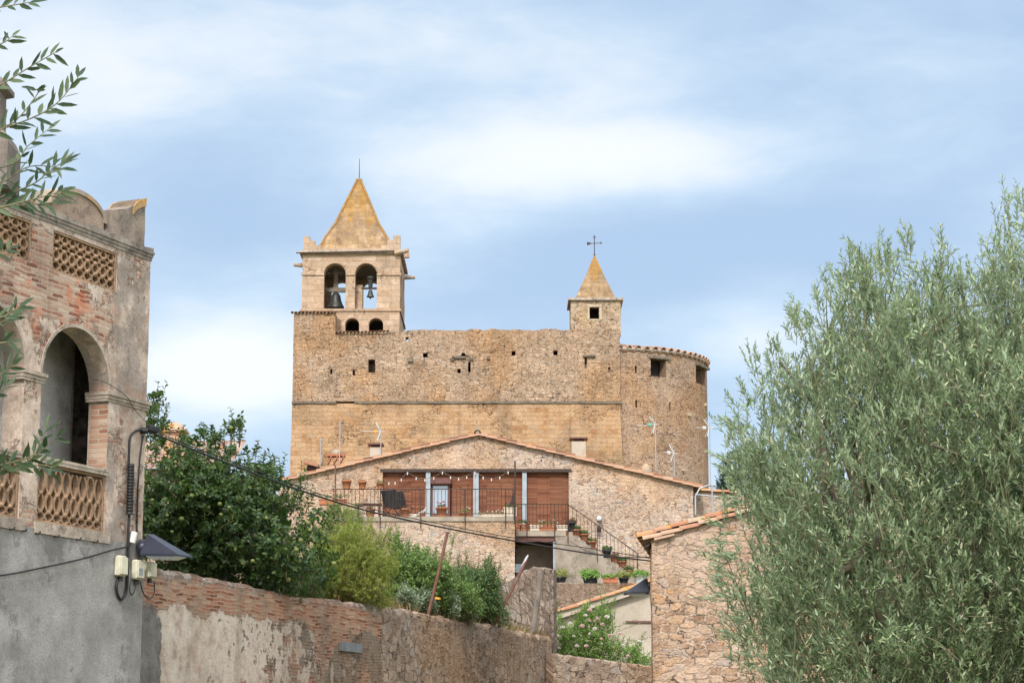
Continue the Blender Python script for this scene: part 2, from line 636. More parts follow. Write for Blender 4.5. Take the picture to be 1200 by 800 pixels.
def mat_facade():
    m, t, b = mat_begin('worn facade render over brick')
    v = t.uv()
    u, z = t.sep(v)[0], t.sep(v)[1]
    bc, bh = brick_layer(t, v, .27, .062, .012, [(0, (.24, .095, .06)), (.3, (.42, .23, .16)), (.65, (.54, .385, .29)), (1, (.60, .48, .38))], (.50, .40, .32), .045)
    hue = t.step(t.noise(v, 1.3, 6, .70, '2D'), .50, .62)
    bc = t.mix(t.m('MULTIPLY', hue, .8), bc, t.mix(1.0, bc, (1.15, .62, .48), 'MULTIPLY'))
    n = t.noise(v, .95, 9, .70, '2D')
    zone = t.m('MULTIPLY', t.step(z, FZ[0] - .2, FZ[0] + .45), t.m('SUBTRACT', 1.0, t.step(z, FZ[1] - .25, FZ[1])))
    left = t.m('SUBTRACT', 1.0, t.step(u, -1.25, -.75))      # the corner strip keeps its render
    k = t.m('ADD', n, t.m('MULTIPLY', t.m('MULTIPLY', zone, left), .17))
    k = t.m('ADD', k, t.m('MULTIPLY', left, .035))
    mask = t.step(k, .585, .625)
    n3 = t.noise(t.vm('ADD', v, (4, 1, 0)), 2.2, 9, .72, '2D')
    pl = t.ramp(n3, [(.32, (.33, .255, .205)), (.46, (.53, .42, .34)), (.56, (.62, .50, .415)), (.70, (.70, .60, .51))])
    pl = t.mix(t.m('MULTIPLY', t.step(t.noise(v, .6, 8, .74, '2D'), .48, .60), .62), pl, (.20, .18, .165))
    pl = t.mix(t.m('MULTIPLY', t.step(t.noise(t.vm('ADD', v, (8, 8, 0)), 1.4, 8, .74, '2D'), .56, .64), .55), pl, (.46, .27, .185))
    fine = t.noise(v, 22, 5, .75, '2D')
    pl = t.mix(t.m('MULTIPLY', t.m('SUBTRACT', fine, .42), 2.2, clamp=True), pl, t.vm('SCALE', pl, scale=.6))
    crack = t.m('SUBTRACT', 1.0, t.step(t.vor(t.vm('ADD', v, t.vm('SCALE', t.noise(v, 3, 5, .75, '2D', color=True), scale=.4)), 1.0, 'DISTANCE_TO_EDGE').outputs[0], .0, .012))
    crack = t.m('MULTIPLY', crack, t.step(t.noise(v, 1.1, 3, .6, '2D'), .45, .6))
    pl = t.mix(t.m('MULTIPLY', crack, .7), pl, (.09, .075, .06))
    col = t.mix(mask, pl, bc)
    rim = t.m('MULTIPLY', t.step(k, .565, .59), t.m('SUBTRACT', 1.0, mask))
    col = t.mix(t.m('MULTIPLY', rim, .5), col, (.15, .11, .085))
    col = stains(t, v, col, .34, (.09, .08, .07), .8)
    h = t.m('ADD', t.mixf(mask, 1.7, bh), t.m('MULTIPLY', fine, .4))
    mat_end(t, b, col, .93, t.bump(h, .9, .022), .12)
    return m


def mat_plaster(name, lo, hi, stain=(.12, .11, .10), amt=.35, bd=.008, scale=1.6):
    m, t, b = mat_begin(name)
    v = t.uv()
    n3 = t.noise(v, scale, 7, .66, '2D')
    pl = t.ramp(n3, [(.3, lo), (.7, hi)])
    fine = t.noise(v, 30, 4, .7, '2D')
    pl = t.mix(t.m('MULTIPLY', t.m('SUBTRACT', fine, .44), 1.8, clamp=True), pl, tuple(c * .55 for c in lo))
    pl = t.mix(t.m('MULTIPLY', t.step(t.noise(t.vm('ADD', v, (5, 9, 0)), scale * .7, 8, .74, '2D'), .55, .63), amt), pl, stain)
    pl = stains(t, v, pl, amt, stain, .7)
    mat_end(t, b, pl, .9, t.bump(t.m('ADD', fine, n3), .5, bd), .15)
    return m


def mat_brickwall():
    """old wall: thin bricks on top, flaking whitewashed render lower down"""
    m, t, b = mat_begin('brick wall with flaking render')
    v = t.uv()
    u, z0 = t.sep(v)[0], t.sep(v)[1]
    # the courses follow the slope of the wall's top
    z = t.m('SUBTRACT', z0, t.m('MULTIPLY', u, GW_S))
    vv = t.comb(u, z, 0)
    bc, bh = brick_layer(t, vv, .29, .060, .012, [(0, (.17, .06, .038)), (.3, (.34, .125, .075)), (.6, (.43, .215, .14)), (1, (.50, .35, .25))], (.40, .29, .21), .04)
    rc, rh = rubble_layer(t, v, .20, 1.4, [(0, (.10, .07, .05)), (.5, (.28, .19, .13)), (1, (.24, .21, .19))], (.28, .21, .155))
    n = t.noise(v, 1.0, 9, .70, '2D')
    n5 = t.noise(t.vm('ADD', v, (7, 3, 0)), 2.4, 9, .74, '2D')
    fine = t.noise(v, 24, 5, .75, '2D')
    pl = t.ramp(n5, [(.32, (.32, .25, .205)), (.46, (.52, .43, .36)), (.58, (.60, .525, .45)), (.72, (.68, .615, .54))])
    pl = t.mix(t.m('MULTIPLY', t.step(n, .52, .64), .4), pl, (.38, .25, .175))
    pl = t.mix(t.m('MULTIPLY', t.m('SUBTRACT', fine, .45), 2.0, clamp=True), pl, t.vm('SCALE', pl, scale=.62))
    # render clings to the bricks here and there
    smear = t.step(t.noise(t.vm('ADD', v, (2, 6, 0)), 1.5, 9, .74, '2D'), .50, .57)
    bc = t.mix(t.m('MULTIPLY', smear, .6), bc, t.mix(n5, (.20, .145, .11), (.40, .30, .225)))
    edge = t.m('ADD', z, t.m('MULTIPLY', t.m('SUBTRACT', n, .5), .9))
    render = t.m('SUBTRACT', 1.0, t.step(edge, GW_Z - .62, GW_Z - .55))
    pits = t.m('ADD', t.m('MULTIPLY', n5, .75), t.m('MULTIPLY', t.m('SUBTRACT', u, 4.2), .030))
    flake = t.step(pits, .42, .47)
    under = t.mix(t.step(t.noise(v, .6, 3, .5, '2D'), .50, .56), rc, bc)
    low = t.mix(flake, pl, under)
    col = t.mix(render, bc, low)
    grey = t.m('SUBTRACT', 1.0, t.step(t.m('ADD', u, t.m('MULTIPLY', t.m('SUBTRACT', n, .5), 1.6)), .9, 1.0))
    grey = t.m('MULTIPLY', grey, render)
    gcol = t.ramp(n5, [(.35, (.11, .10, .095)), (.65, (.22, .205, .19))])
    col = t.mix(grey, col, gcol)
    top = t.step(t.m('ADD', z, t.m('MULTIPLY', t.m('SUBTRACT', n5, .5), .5)), GW_Z - .20, GW_Z - .06)
    col = t.mix(t.m('MULTIPLY', top, .85), col, t.ramp(t.m('MULTIPLY_ADD', fine, .35, t.m('MULTIPLY', n5, .65)), [(.40, (.07, .058, .05)), (.5, (.17, .14, .12)), (.62, (.42, .385, .345))]))
    col = stains(t, v, col, .32, (.07, .05, .04), .6)
    mask = t.m('MULTIPLY', render, t.m('SUBTRACT', 1.0, flake))
    h = t.mixf(mask, bh, 1.6)
    mat_end(t, b, col, .93, t.bump(t.m('ADD', h, t.m('MULTIPLY', fine, .5)), .9, .025), .12)
    return m


def mat_tiles(name, lichen=.5, stops=None):
    m, t, b = mat_begin(name)
    p = t.obj()
    r = t.new('ShaderNodeNewGeometry').outputs['Random Per Island']
    c = t.ramp(r, stops or [(0, (.20, .085, .05)), (.3, (.34, .15, .085)), (.6, (.42, .23, .14)), (.8, (.42, .31, .22)), (1, (.30, .12, .07))])
    n = t.noise(p, 9, 5, .7)
    c = t.mix(t.m('MULTIPLY', t.step(n, .5, .7), .5), c, (.18, .13, .10))
    l = t.m('ADD', t.noise(p, 2.5, 6, .7), t.m('MULTIPLY', t.m('SUBTRACT', r, .5), .12))
    c = t.mix(t.m('MULTIPLY', t.step(l, .64 - lichen * .2, .74 - lichen * .2), .85), c, (.50, .245, .06))
    mat_end(t, b, c, .85, t.bump(n, .5, .01), .2)
    return m


def mat_spire(name, tipz, basez, amt):
    m, t, b = mat_begin(name)
    v = t.uv()
    z = t.sep(v)[1]
    n = t.noise(v, 1.1, 7, .68, '2D')
    c = t.ramp(n, [(.3, (.25, .165, .095)), (.55, (.40, .27, .155)), (.75, (.50, .365, .235))])
    g = t.m('DIVIDE', t.m('SUBTRACT', z, basez), tipz - basez)
    l = t.m('ADD', t.noise(t.vm('MULTIPLY', v, (1.6, .5, 1)), 1.0, 6, .65, '2D'), t.m('MULTIPLY', t.m('SUBTRACT', g, .5), amt))
    c = t.mix(t.m('MULTIPLY', t.step(l, .40, .62), .8), c, (.41, .225, .065))
    cr, h = brick_layer(t, v, .8, .33, .012, [(0, (.66, .66, .66)), (1, (1, 1, 1))], (.6, .55, .5), .05)
    c = t.mix(.85, c, t.mix(1.0, c, cr, 'MULTIPLY'))
    fg = t.noise(v, 5, 6, .75, '2D')
    c = t.mix(t.m('MULTIPLY', t.m('SUBTRACT', fg, .44), 2.4, clamp=True), c, t.vm('SCALE', c, scale=.6))
    c = stains(t, v, c, .3, (.14, .12, .10), .6)
    mat_end(t, b, c, .9, t.bump(t.m('ADD', h, n), .5, .03), .15)
    return m


def mat_blind():
    m, t, b = mat_begin('woven wooden roller blind')
    v = t.uv()
    u, z = t.sep(v)[0], t.sep(v)[1]
    sl_ = t.m('FRACT', t.m('MULTIPLY', z, 1 / .055))
    slat = t.step(t.m('ABSOLUTE', t.m('SUBTRACT', sl_, .5)), .49, .34)
    row = t.m('FLOOR', t.m('MULTIPLY', z, 1 / .055))
    rv = t.new('ShaderNodeTexWhiteNoise', noise_dimensions='2D')
    t.put(rv.inputs['Vector'], t.comb(t.m('FLOOR', t.m('MULTIPLY', u, 1 / .48)), row, 0))
    c = t.ramp(rv.outputs[0], [(0, (.125, .044, .024)), (.5, (.195, .074, .038)), (1, (.26, .11, .06))])
    c = t.mix(t.m('MULTIPLY', t.noise(t.vm('MULTIPLY', v, (2, 30, 1)), 1, 4, .6, '2D'), .5), c, (.12, .045, .025))
    c = t.mix(t.m('MULTIPLY', t.step(t.noise(v, .7, 3, .5, '2D'), .45, .65), .35), c, (.22, .105, .055))
    cord = t.step(t.m('ABSOLUTE', t.m('SUBTRACT', t.m('FRACT', t.m('MULTIPLY', u, 1 / .48)), .5)), .485, .497)
    c = t.mix(t.m('MULTIPLY', cord, .5), c, (.09, .04, .03))
    mat_end(t, b, c, .75, t.bump(slat, .6, .012), .25)
    return m


def mat_leaf(name, stops, back=None, rough=.5, trans=.25, tcol=None, spec=.35, hue=None):
    m, t, b = mat_begin(name)
    g = t.new('ShaderNodeNewGeometry')
    c = t.ramp(g.outputs['Random Per Island'], stops)
    p = t.noise(t.obj(), 1.4, 3, .6)
    c = t.mix(t.m('MULTIPLY', t.step(p, .35, .7), .35), c, t.vm('SCALE', c, scale=.6) if hue is None else hue)
    if back:
        c = t.mix(g.outputs['Backfacing'], c, back)
    mat_end(t, b, c, rough, None, spec)
    tr = t.new('ShaderNodeBsdfTranslucent')
    t.put(tr.inputs[0], tcol or t.vm('SCALE', c, scale=1.6))
    ms = t.new('ShaderNodeMixShader')
    ms.inputs[0].default_value = trans
    t.L.new(b.outputs[0], ms.inputs[1])
    t.L.new(tr.outputs[0], ms.inputs[2])
    t.L.new(ms.outputs[0], t.N['Material Output'].inputs[0])
    return m


def mat_soil(name, a, b_, c_, scale=.8):
    m, t, b = mat_begin(name)
    p = t.obj()
    n = t.noise(p, scale, 7, .65)
    c = t.ramp(n, [(.35, a), (.5, b_), (.65, c_)])
    f = t.noise(p, scale * 12, 4, .7)
    mat_end(t, b, c, .95, t.bump(f, .6, .04), .1)
    return m


M['tiles'] = mat_tiles('terracotta roof tile', .30, [(0, (.09, .045, .032)), (.3, (.20, .085, .05)), (.6, (.27, .135, .08)), (.8, (.36, .26, .18)), (1, (.15, .065, .042))])
M['tiles_lichen'] = mat_tiles('terracotta roof tile with orange lichen', .62)
M['tiles_old'] = mat_tiles('old clay tile', .1, [(0, (.28, .15, .10)), (.5, (.42, .25, .16)), (1, (.36, .22, .15))])
M['tiles_pink'] = mat_tiles('pale clay tile', .35, [(0, (.26, .12, .075)), (.4, (.38, .20, .125)), (.7, (.46, .34, .25)), (1, (.30, .14, .09))])
M['blind'] = mat_blind()
M['iron'] = simple('rusty black iron', (.062, .042, .035), .7, .4, 8, .3)
M['rust'] = simple('rusted iron', (.15, .065, .045), .85, .35, 9, .0, tint=(.20, .15, .13))
M['darkmetal'] = simple('blue black painted metal', (.030, .035, .055), .38, .25, 3, .2)
M['black'] = simple('black rubber', (.014, .014, .016), .55, .3, 6)
M['zinc'] = simple('grey painted post', (.30, .33, .36), .6, .2, 3)
M['cream'] = simple('cream plastic', (.60, .57, .44), .5, .10, 4, tint=(.42, .40, .31))
M['whitepl'] = simple('white plastic', (.62, .61, .58), .45, .06, 4)
M['terra'] = simple('terracotta pot', (.40, .15, .075), .8, .2, 8)
M['darkpot'] = simple('dark plastic pot', (.03, .035, .045), .6, .2, 5)
M['greytub'] = simple('grey zinc tub', (.55, .56, .57), .5, .12, 6)
M['whitepot'] = simple('cream ceramic trough', (.62, .52, .42), .7, .12, 6)
M['steel'] = simple('galvanised steel', (.36, .37, .39), .45, .12, 4, .5)
M['plasticorange'] = simple('orange plastic', (.70, .33, .05), .5, .1, 4)
M['plasticgreen'] = simple('green plastic', (.05, .42, .30), .5, .1, 4)
M['bronze'] = simple('dark bell bronze', (.055, .055, .050), .5, .35, 3, .5, tint=(.08, .11, .095))
M['oldwood'] = simple('weathered timber', (.20, .165, .135), .9, .35, 5, tint=(.10, .085, .07))
M['redwood'] = simple('dark red wood', (.13, .055, .045), .6, .25, 5)
M['bark'] = simple('grey bark', (.16, .13, .10), .95, .4, 8, bumpd=.02)
M['twig'] = simple('pale olive twig', (.17, .16, .09), .9, .3, 9)
M['stem'] = simple('green brown stem', (.14, .12, .055), .9, .3, 9)
M['slab'] = mat_plaster('concrete slab', (.27, .225, .175), (.44, .375, .30))
M['render_grey'] = mat_plaster('grey cement render', (.22, .21, .20), (.40, .385, .37), (.13, .12, .11), .6, .01, 1.3)
M['render_house'] = mat_plaster('weathered beige render', (.23, .19, .155), (.40, .34, .28), (.11, .095, .08), .55)
M['render_cream'] = mat_plaster('cream render', (.42, .355, .285), (.52, .455, .375), (.30, .25, .20), .35)
M['loggia_in'] = mat_plaster('peeling grey interior plaster', (.52, .51, .50), (.72, .70, .67), (.20, .18, .16), .4)
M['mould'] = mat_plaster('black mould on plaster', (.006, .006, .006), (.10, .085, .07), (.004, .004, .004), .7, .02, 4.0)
M['stone_trim'] = mat_plaster('weathered moulding stone', (.33, .27, .22), (.58, .49, .405), (.08, .07, .062), .55, .014, 4.0)
M['cornice'] = mat_plaster('blackened cornice mortar', (.16, .14, .125), (.50, .43, .36), (.05, .047, .045), .6, .02, 3.0)
M['pierced'] = mat_plaster('ochre terracotta tracery', (.29, .18, .11), (.47, .31, .20), (.13, .10, .08), .5, .01, 6.0)
M['lunette'] = mat_plaster('brown parapet render', (.26, .19, .145), (.42, .32, .25), (.10, .085, .075), .5, .012, 2.0)
M['lichened'] = simple('lichened stone', (.36, .29, .23), .95, .3, 4, tint=(.55, .28, .05), bumpd=.02)
M['string'] = simple('dark weathered drip stone', (.16, .13, .10), .95, .4, 3, bumpd=.03)
M['quoin'] = simple('pale quoin stone', (.46, .37, .27), .95, .25, 3, bumpd=.03)
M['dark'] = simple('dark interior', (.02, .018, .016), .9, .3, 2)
M['soil'] = mat_soil('dry garden soil', (.12, .085, .05), (.19, .15, .08), (.12, .13, .05))
M['ground'] = mat_soil('hill ground', (.14, .11, .07), (.12, .13, .06), (.09, .11, .045), .15)
m, t, b = mat_begin('window glass')
mat_end(t, b, (.30, .36, .42), .06, None, .8, .25)
M['glass'] = m
m, t, b = mat_begin('frosted lamp globe')
mat_end(t, b, (.62, .68, .78), .2, None, .6)
M['globe'] = m
M['net'] = simple('dark woven mesh', (.045, .042, .045), .8, .2, 20)

# ------------------------------------------------------------------ ground
WALL_A = P(168, 661, 33.6)
wd = Vector((math.sin(R(16.4)), math.cos(R(16.4)), 0))
wn = Vector((wd.y, -wd.x, 0))                        # faces the alley


def smooth(a, b, x):
    t = min(1, max(0, (x - a) / (b - a)))
    return t * t * (3 - 2 * t)


def ground_z(x, y):
    side = (x - WALL_A.x) * wn.x + (y - WALL_A.y) * wn.y
    k = smooth(-.6, -1.4, side) if False else 1 - smooth(-1.5, -.5, side)
    z = 1.0 * smooth(38, 55, y) + 2.4 * (k * smooth(55.5, 58, y) + (1 - k) * smooth(68, 76, y)) + 1.6 * smooth(66, 77.5, y) + 2.2 * smooth(77.5, 79.3, y)
    z += 9.5 * smooth(92, 135, y) - 14 * smooth(190, 420, y)
    return z


def build_ground():
    xs = sorted(set([-3000, -1200, -500, -250] + list(range(-140, 141, 7)) + [250, 500, 1200, 3000] + list(range(-14, 15, 2)) + [i * .5 for i in range(-4, 24)]))
    ys = sorted(set([-600, -200, -60, -20, 0, 10, 20] + list(range(28, 60, 2)) + [54 + i * .5 for i in range(0, 44)] + list(range(60, 100, 3)) + [77.5, 79.3] + list(range(100, 240, 8)) + [280, 340, 420, 800, 1800, 4000]))
    mb = MB()
    vs = [(x, y, ground_z(x, y) + (mnoise.noise(Vector((x * .1, y * .1, 0))) * .06)) for y in ys for x in xs]
    n = len(xs)
    fs = [(j * n + i, j * n + i + 1, (j + 1) * n + i + 1, (j + 1) * n + i) for j in range(len(ys) - 1) for i in range(n - 1)]
    mb.add(vs, fs, True)
    mb.build('ground', M['ground'], kind='structure')


build_ground()

# ------------------------------------------------------------------ church
YN = 150.0
ch = thing('church', 'large fortified tan stone church with bell tower and round apse crowning the hill', 'church', (0, 158, 17))


def church():
    zt = Zp(387, YN)
    zs = Zp(470, YN)
    zb = 15.0
    x0, x1 = Xp(342.5, 470, YN), Xp(727, 470, YN)
    xa = Xp(393, 380, YN)
    zl = Zp(367, YN)
    X = lambda px: Xp(px, 430, YN)
    # upper rubble wall with holes
    top = [(x0, zs), (x1, zs), (x1, zt + .12), (Xp(480, 387, YN), zt), (Xp(452, 389, YN), Zp(390, YN)), (xa, Zp(391, YN)), (xa, zl), (x0, zl)]
    outl = jag(top, (2,), .22, .085, 3)
    outl = [p for p in outl]
    holes = []

    def slit(a, b, c, d):
        holes.append([(X(a), Zp(d, YN)), (X(b), Zp(d, YN)), (X(b), Zp(c, YN)), (X(a), Zp(c, YN))])
    for q in ((431.5, 439.5, 421, 436.5), (548.5, 551.5, 424, 436), (685, 688, 418.5, 431.5), (712.5, 715.5, 430, 436.5),
              (495.5, 501, 413.5, 418.5), (599.5, 604, 411, 416.5), (648.5, 653.5, 410.5, 416), (387, 389.5, 432, 438), (536, 540, 432, 437),
              (475, 478.5, 395, 399.5), (413.5, 416, 433, 440)):
        slit(*q)
    # a ragged gap where beams once sat
    holes.append([(X(533), Zp(418, YN)), (X(552), Zp(417.5, YN)), (X(546), Zp(416, YN)), (X(544), Zp(413, YN)), (X(541), Zp(413.5, YN)), (X(540), Zp(416.5, YN))])
    mb = MB()
    mb.panel(outl, holes, (0, YN, 0), (1, 0, 0), (0, 0, 1), (0, -1, 0), .9)
    wl = mb.build('upper_nave_wall', M['church_rubble'], ch)
    mb = MB()
    lo = jag([(x0 - .12, zb), (x1 + .45, zb), (x1 + .45, Zp(556, YN)), (x1 + .12, Zp(536, YN)), (x1, zs - .16), (x0, zs - .16)], (3, 5), .8, .03, 5)
    mb.panel(lo, [], (0, YN - .06, 0), (1, 0, 0), (0, 0, 1), (0, -1, 0), .95)
    mb.build('lower_nave_wall', M['church_ashlar'], ch)
    # string course
    mb = MB()
    for (fa, fb) in ((0, .135), (.19, 1)):
        mb = MB()
        k = int((fb - fa) * 46)
        for i in range(k):
            a = x0 - .02 + (x1 - x0 + .1) * (fa + (fb - fa) * i / k)
            bb = x0 - .02 + (x1 - x0 + .1) * (fa + (fb - fa) * (i + 1) / k)
            dz = rnd.uniform(-.02, .02)
            mb.bbox((a - .005, YN - .16 + rnd.uniform(-.03, .03), zs - .17 + dz), (bb + .005, YN + .1, zs - .02 + dz))
        mb.build('string_course', M['string'], ch)
    # dark back, side and end walls so that the nave is a real volume
    mb = MB()
    yb = YN + 13.5
    mb.panel([(YN + .95, zb), (yb, zb), (yb, zt), (YN + .95, zt)], [], (x0 + .001, 0, 0), (0, 1, 0), (0, 0, 1), (-1, 0, 0), .9)
    mb.panel([(YN + .95, zb), (yb, zb), (yb, zt), (YN + .95, zt)], [], (x1 - .001, 0, 0), (0, 1, 0), (0, 0, 1), (1, 0, 0), .9)
    mb.panel([(x0 + .9, zb), (x1 - .9, zb), (x1 - .9, zt), (x0 + .9, zt)], [], (0, yb, 0), (1, 0, 0), (0, 0, 1), (0, 1, 0), .9)
    mb.build('outer_wall', M['church_rubble'], ch)
    mb = MB()
    mb.bbox((x0 + .9, YN + .9, zt - .9), (x1 - .9, yb - .9, zt - .6))
    mb.build('nave_vault', M['dark'], ch)
    # left block: its return wall and tile edge
    mb = MB()
    mb.panel([(YN + .9, zt - .02), (YN + 7, zt - .02), (YN + 7, zl), (YN + .9, zl)], [], (xa - .001, 0, 0), (0, 1, 0), (0, 0, 1), (1, 0, 0), .6)
    mb.panel([(YN + .9, zt - .02), (YN + 7, zt - .02), (YN + 7, zl), (YN + .9, zl)], [], (x0 + .002, 0, 0), (0, 1, 0), (0, 0, 1), (-1, 0, 0), .6)
    mb.bbox((x0, YN + .9, zl - .3), (xa, YN + 7, zl - .05))
    mb.build('corner_block_wall', M['church_rubble'], ch)

    def tile_edge(px0, px1, py, Y, name, back=1.2, py1=None):
        mbt = MB()
        a, bq = P(px0, py, Y), P(px1, py1 or py, Y)
        L = (bq - a).length
        k = int(L / .24)
        for i in range(k + 1):
            c = a + (bq - a) * i / k + Vector((0, 0, rnd.uniform(-.02, .02)))
            half_tile(mbt, c + Vector((0, -.25 + rnd.uniform(-.03, .03), 0)), Vector((0, 1, .12)), Vector((0, 0, 1)), .13, back, .02)
        return mbt.build(name, M['tiles_old'], ch)
    tile_edge(343, 394, 367, YN, 'tile_capping')
    tile_edge(395, 455, 391, YN, 'tile_capping', 1.2, 389)
    # dark iron bars in the small window
    for px in (433.5, 436, 438):
        mb = MB()
        mb.tube([P(px, 421, YN + .4), P(px, 437, YN + .4)], .035, 5)
        mb.build('window_bar', M['iron'], ch)
    # lintels and projecting stones
    mb = MB()
    for (a, bq, c, d) in ((683, 698, 416, 418.2), (530, 546, 417.5, 420), (570, 574, 418, 421), (528, 532, 419, 422.5), (549, 554, 419, 422), (478, 484, 419.5, 424)):
        p, q = P(a, d, YN), P(bq, c, YN)
        mb = MB()
        mb.bbox((p.x, YN - .18, p.z), (q.x, YN + .2, q.z))
        mb.build('corbel_stone', M['string'], ch)

    # ---------------- bell tower
    YT = YN + 1.4
    xl, xr = Xp(354, 340, YT), Xp(468.5, 340, YT)
    W = xr - xl
    z0 = Zp(396, YT)
    z1 = Zp(297, YT)
    zf = Zp(364, YT)
    mbt = MB()
    tX = lambda px: Xp(px, 340, YT)
    ah = []
    for a, bq in ((379.5, 405), (416, 441.5)):
        ah.append(arch(tX(a), tX(bq), Zp(361.5, YT), Zp(322, YT), Zp(308.5, YT)))
    sh = [arch(tX(405), tX(421.5), Zp(389, YT), Zp(380, YT), Zp(372.5, YT), 12), arch(tX(432.5), tX(449.5), Zp(389, YT), Zp(380, YT), Zp(372.5, YT), 12)]
    body = [(xl, z0), (xr, z0), (xr, z1), (xl, z1)]
    th = .85
    mbt.panel(jag(body, (1, 3), .5, .025, 2), ah + sh, (0, YT, 0), (1, 0, 0), (0, 0, 1), (0, -1, 0), th)
    mbt.panel(jag(body, (1, 3), .5, .025, 4), ah + sh, (0, YT + W, 0), (1, 0, 0), (0, 0, 1), (0, 1, 0), th)
    # side walls with their own pair of arches
    sid = [(YT + th, z0), (YT + W - th, z0), (YT + W - th, z1), (YT + th, z1)]
    sa = []
    for f in (.32, .70):
        c = YT + W * f
        sa.append(arch(c - .70, c + .70, Zp(361.5, YT), Zp(322, YT), Zp(308.5, YT)))
    mbt.panel(sid, sa, (xr, 0, 0), (0, 1, 0), (0, 0, 1), (1, 0, 0), th)
    mbt.panel(sid, sa, (xl, 0, 0), (0, 1, 0), (0, 0, 1), (-1, 0, 0), th)
    tw = mbt.build('bell_tower', M['tower_ashlar'], ch)
    mb = MB()
    mb.bbox((xl + th, YT + th, zf - .35), (xr - th, YT + W - th, zf - .05))
    mb.build('belfry_floor', M['oldwood'], tw)
    mb = MB()
    mb.bbox((xl + th, YT + th, z1 - .5), (xr - th, YT + W - th, z1 - .1))
    mb.build('belfry_ceiling', M['oldwood'], tw)
    # pier between the two lights, seen in front of the right arch
    mb = MB()
    p = P(416, 332, YT + 1.2)
    mb.bbox((tX(414), YT + .86, zf), (tX(424), YT + 1.7, Zp(331, YT)))
    mb.build('inner_pier', M['tower_ashlar'], tw)

    def band(name, zlo, zhi, out, mat, par, skip=None):
        mb_ = MB()
        for seg in (skip or [(xl - out, xr + out)]):
            mb_.bbox((seg[0], YT - out, zlo), (seg[1], YT - .002, zhi))
        mb_.bbox((xl - out, YT + W + .002, zlo), (xr + out, YT + W + out, zhi))
        mb_.bbox((xr + .002, YT, zlo), (xr + out, YT + W, zhi))
        mb_.bbox((xl - out, YT, zlo), (xl - .002, YT + W, zhi))
        return mb_.build(name, mat, par)
    band('cornice', Zp(297.2, YT), Zp(294, YT), .22, M['stone_trim'], tw)
    imp = [(xl - .1, tX(379.5)), (tX(405), tX(416)), (tX(441.5), xr + .1)]
    for a, bq in imp:
        mb_ = MB()
        mb_.bbox((a, YT - .1, Zp(322.6, YT)), (bq, YT - .002, Zp(320, YT)))
        mb_.build('impost_band', M['tower_ashlar'], tw)
    band('belt_course', Zp(364.5, YT), Zp(362, YT), .10, M['tower_ashlar'], tw)
    # arch surrounds slightly proud
    mb = MB()
    for a, bq in ((379.5, 405), (416, 441.5)):
        c, rr = (tX(a) + tX(bq)) / 2, (tX(bq) - tX(a)) / 2
        zs_, zc_ = Zp(320, YT), Zp(308.5, YT)
        inn = [(c + rr * math.cos(math.pi * k / 16), zs_ + (zc_ - zs_) * math.sin(math.pi * k / 16)) for k in range(17)]
        out_ = [(c + (rr + .26) * math.cos(math.pi * k / 16), zs_ + (zc_ + .26 - zs_) * math.sin(math.pi * k / 16)) for k in range(16, -1, -1)]
        mb = MB()
        mb.panel(inn + out_, [], (0, YT - .05, 0), (1, 0, 0), (0, 0, 1), (0, -1, 0), .048)
        mb.build('arch_surround', M['tower_ashlar'], tw)
    # parapet: low wall and ruined corner pieces
    zc = Zp(294, YT)
    mb = MB()
    front = [(354, 1.05), (362, 1.05), (362, .75), (368, .75), (368, .42), (376, .42), (376, .22), (446, .22), (446, .42), (453, .42), (453, .8), (460, .8), (460, 1.1), (468.5, 1.1)]
    pr = [(tX(354), zc), (tX(468.5), zc)] + [(tX(a), zc + h) for a, h in reversed(front)]
    for yy, n_ in ((YT + .05, -1), (YT + W - .05, 1)):
        mb = MB()
        mb.panel(jag(pr, tuple(range(2, 16)), .25, .05, 31), [], (0, yy, 0), (1, 0, 0), (0, 0, 1), (0, n_, 0), .5)
        mb.build('parapet', M['tower_ashlar'], tw)
    pr = [(YT + .6, zc), (YT + W - .6, zc), (YT + W - .6, zc + .9), (YT + W - 1.2, zc + .8), (YT + W - 1.3, zc + .35), (YT + 1.3, zc + .35), (YT + 1.2, zc + .8), (YT + .6, zc + .9)]
    for xx, n_ in ((xr - .05, 1), (xl + .05, -1)):
        mb = MB()
        mb.panel(jag(pr, (2, 4, 6), .25, .05, 32), [], (xx, 0, 0), (0, 1, 0), (0, 0, 1), (n_, 0, 0), .5)
        mb.build('parapet', M['tower_ashlar'], tw)
    # spire with flared foot
    cx, cy = Xp(415, 290, YT), YT + W / 2
    tip = P(421, 209, cy)
    cx = tip.x * .75 + cx * .25
    zb_ = zc - .05
    H = tip.z - zb_
    prof = [(W * .45, 0), (W * .40, .30), (W * .355, .75), (W * .325, 1.25), (W * .225, H * .40), (W * .118, H * .70), (.21, H - .40), (.13, H - .1), (.02, H)]
    mb = MB()
    mb.lathe((cx, cy, zb_), prof, 4, False, square=True)
    sp = mb.build('spire', M['spire_big'], tw)
    mb = MB()
    for k in range(4):
        a = math.pi * (k + .5) / 2
        pts = [Vector((cx + r_ * 1.414 * math.cos(a), cy + r_ * 1.414 * math.sin(a), zb_ + z_)) for r_, z_ in prof[1:-1]]
        mb.tube(pts, .09, 6)
    mb.build('spire_ridges', M['spire_ridge'], sp)
    mb = MB()
    mb.tube([tip - Vector((0, 0, .3)), tip + Vector((0, 0, 1.45))], .035, 5, .018)
    mb.build('lightning_rod', M['iron'], tw)
    # gargoyles / water spouts
    mb = MB()

    def spout(p, d, L, r=.15):
        d = Vector(d).normalized()
        m_ = MB()
        m_.tube([p, p + d * L * .45, p + d * L * .8, p + d * L], lambda q: r * (1.1 - .25 * q + .15 * math.sin(q * 9)), 7)
        return m_
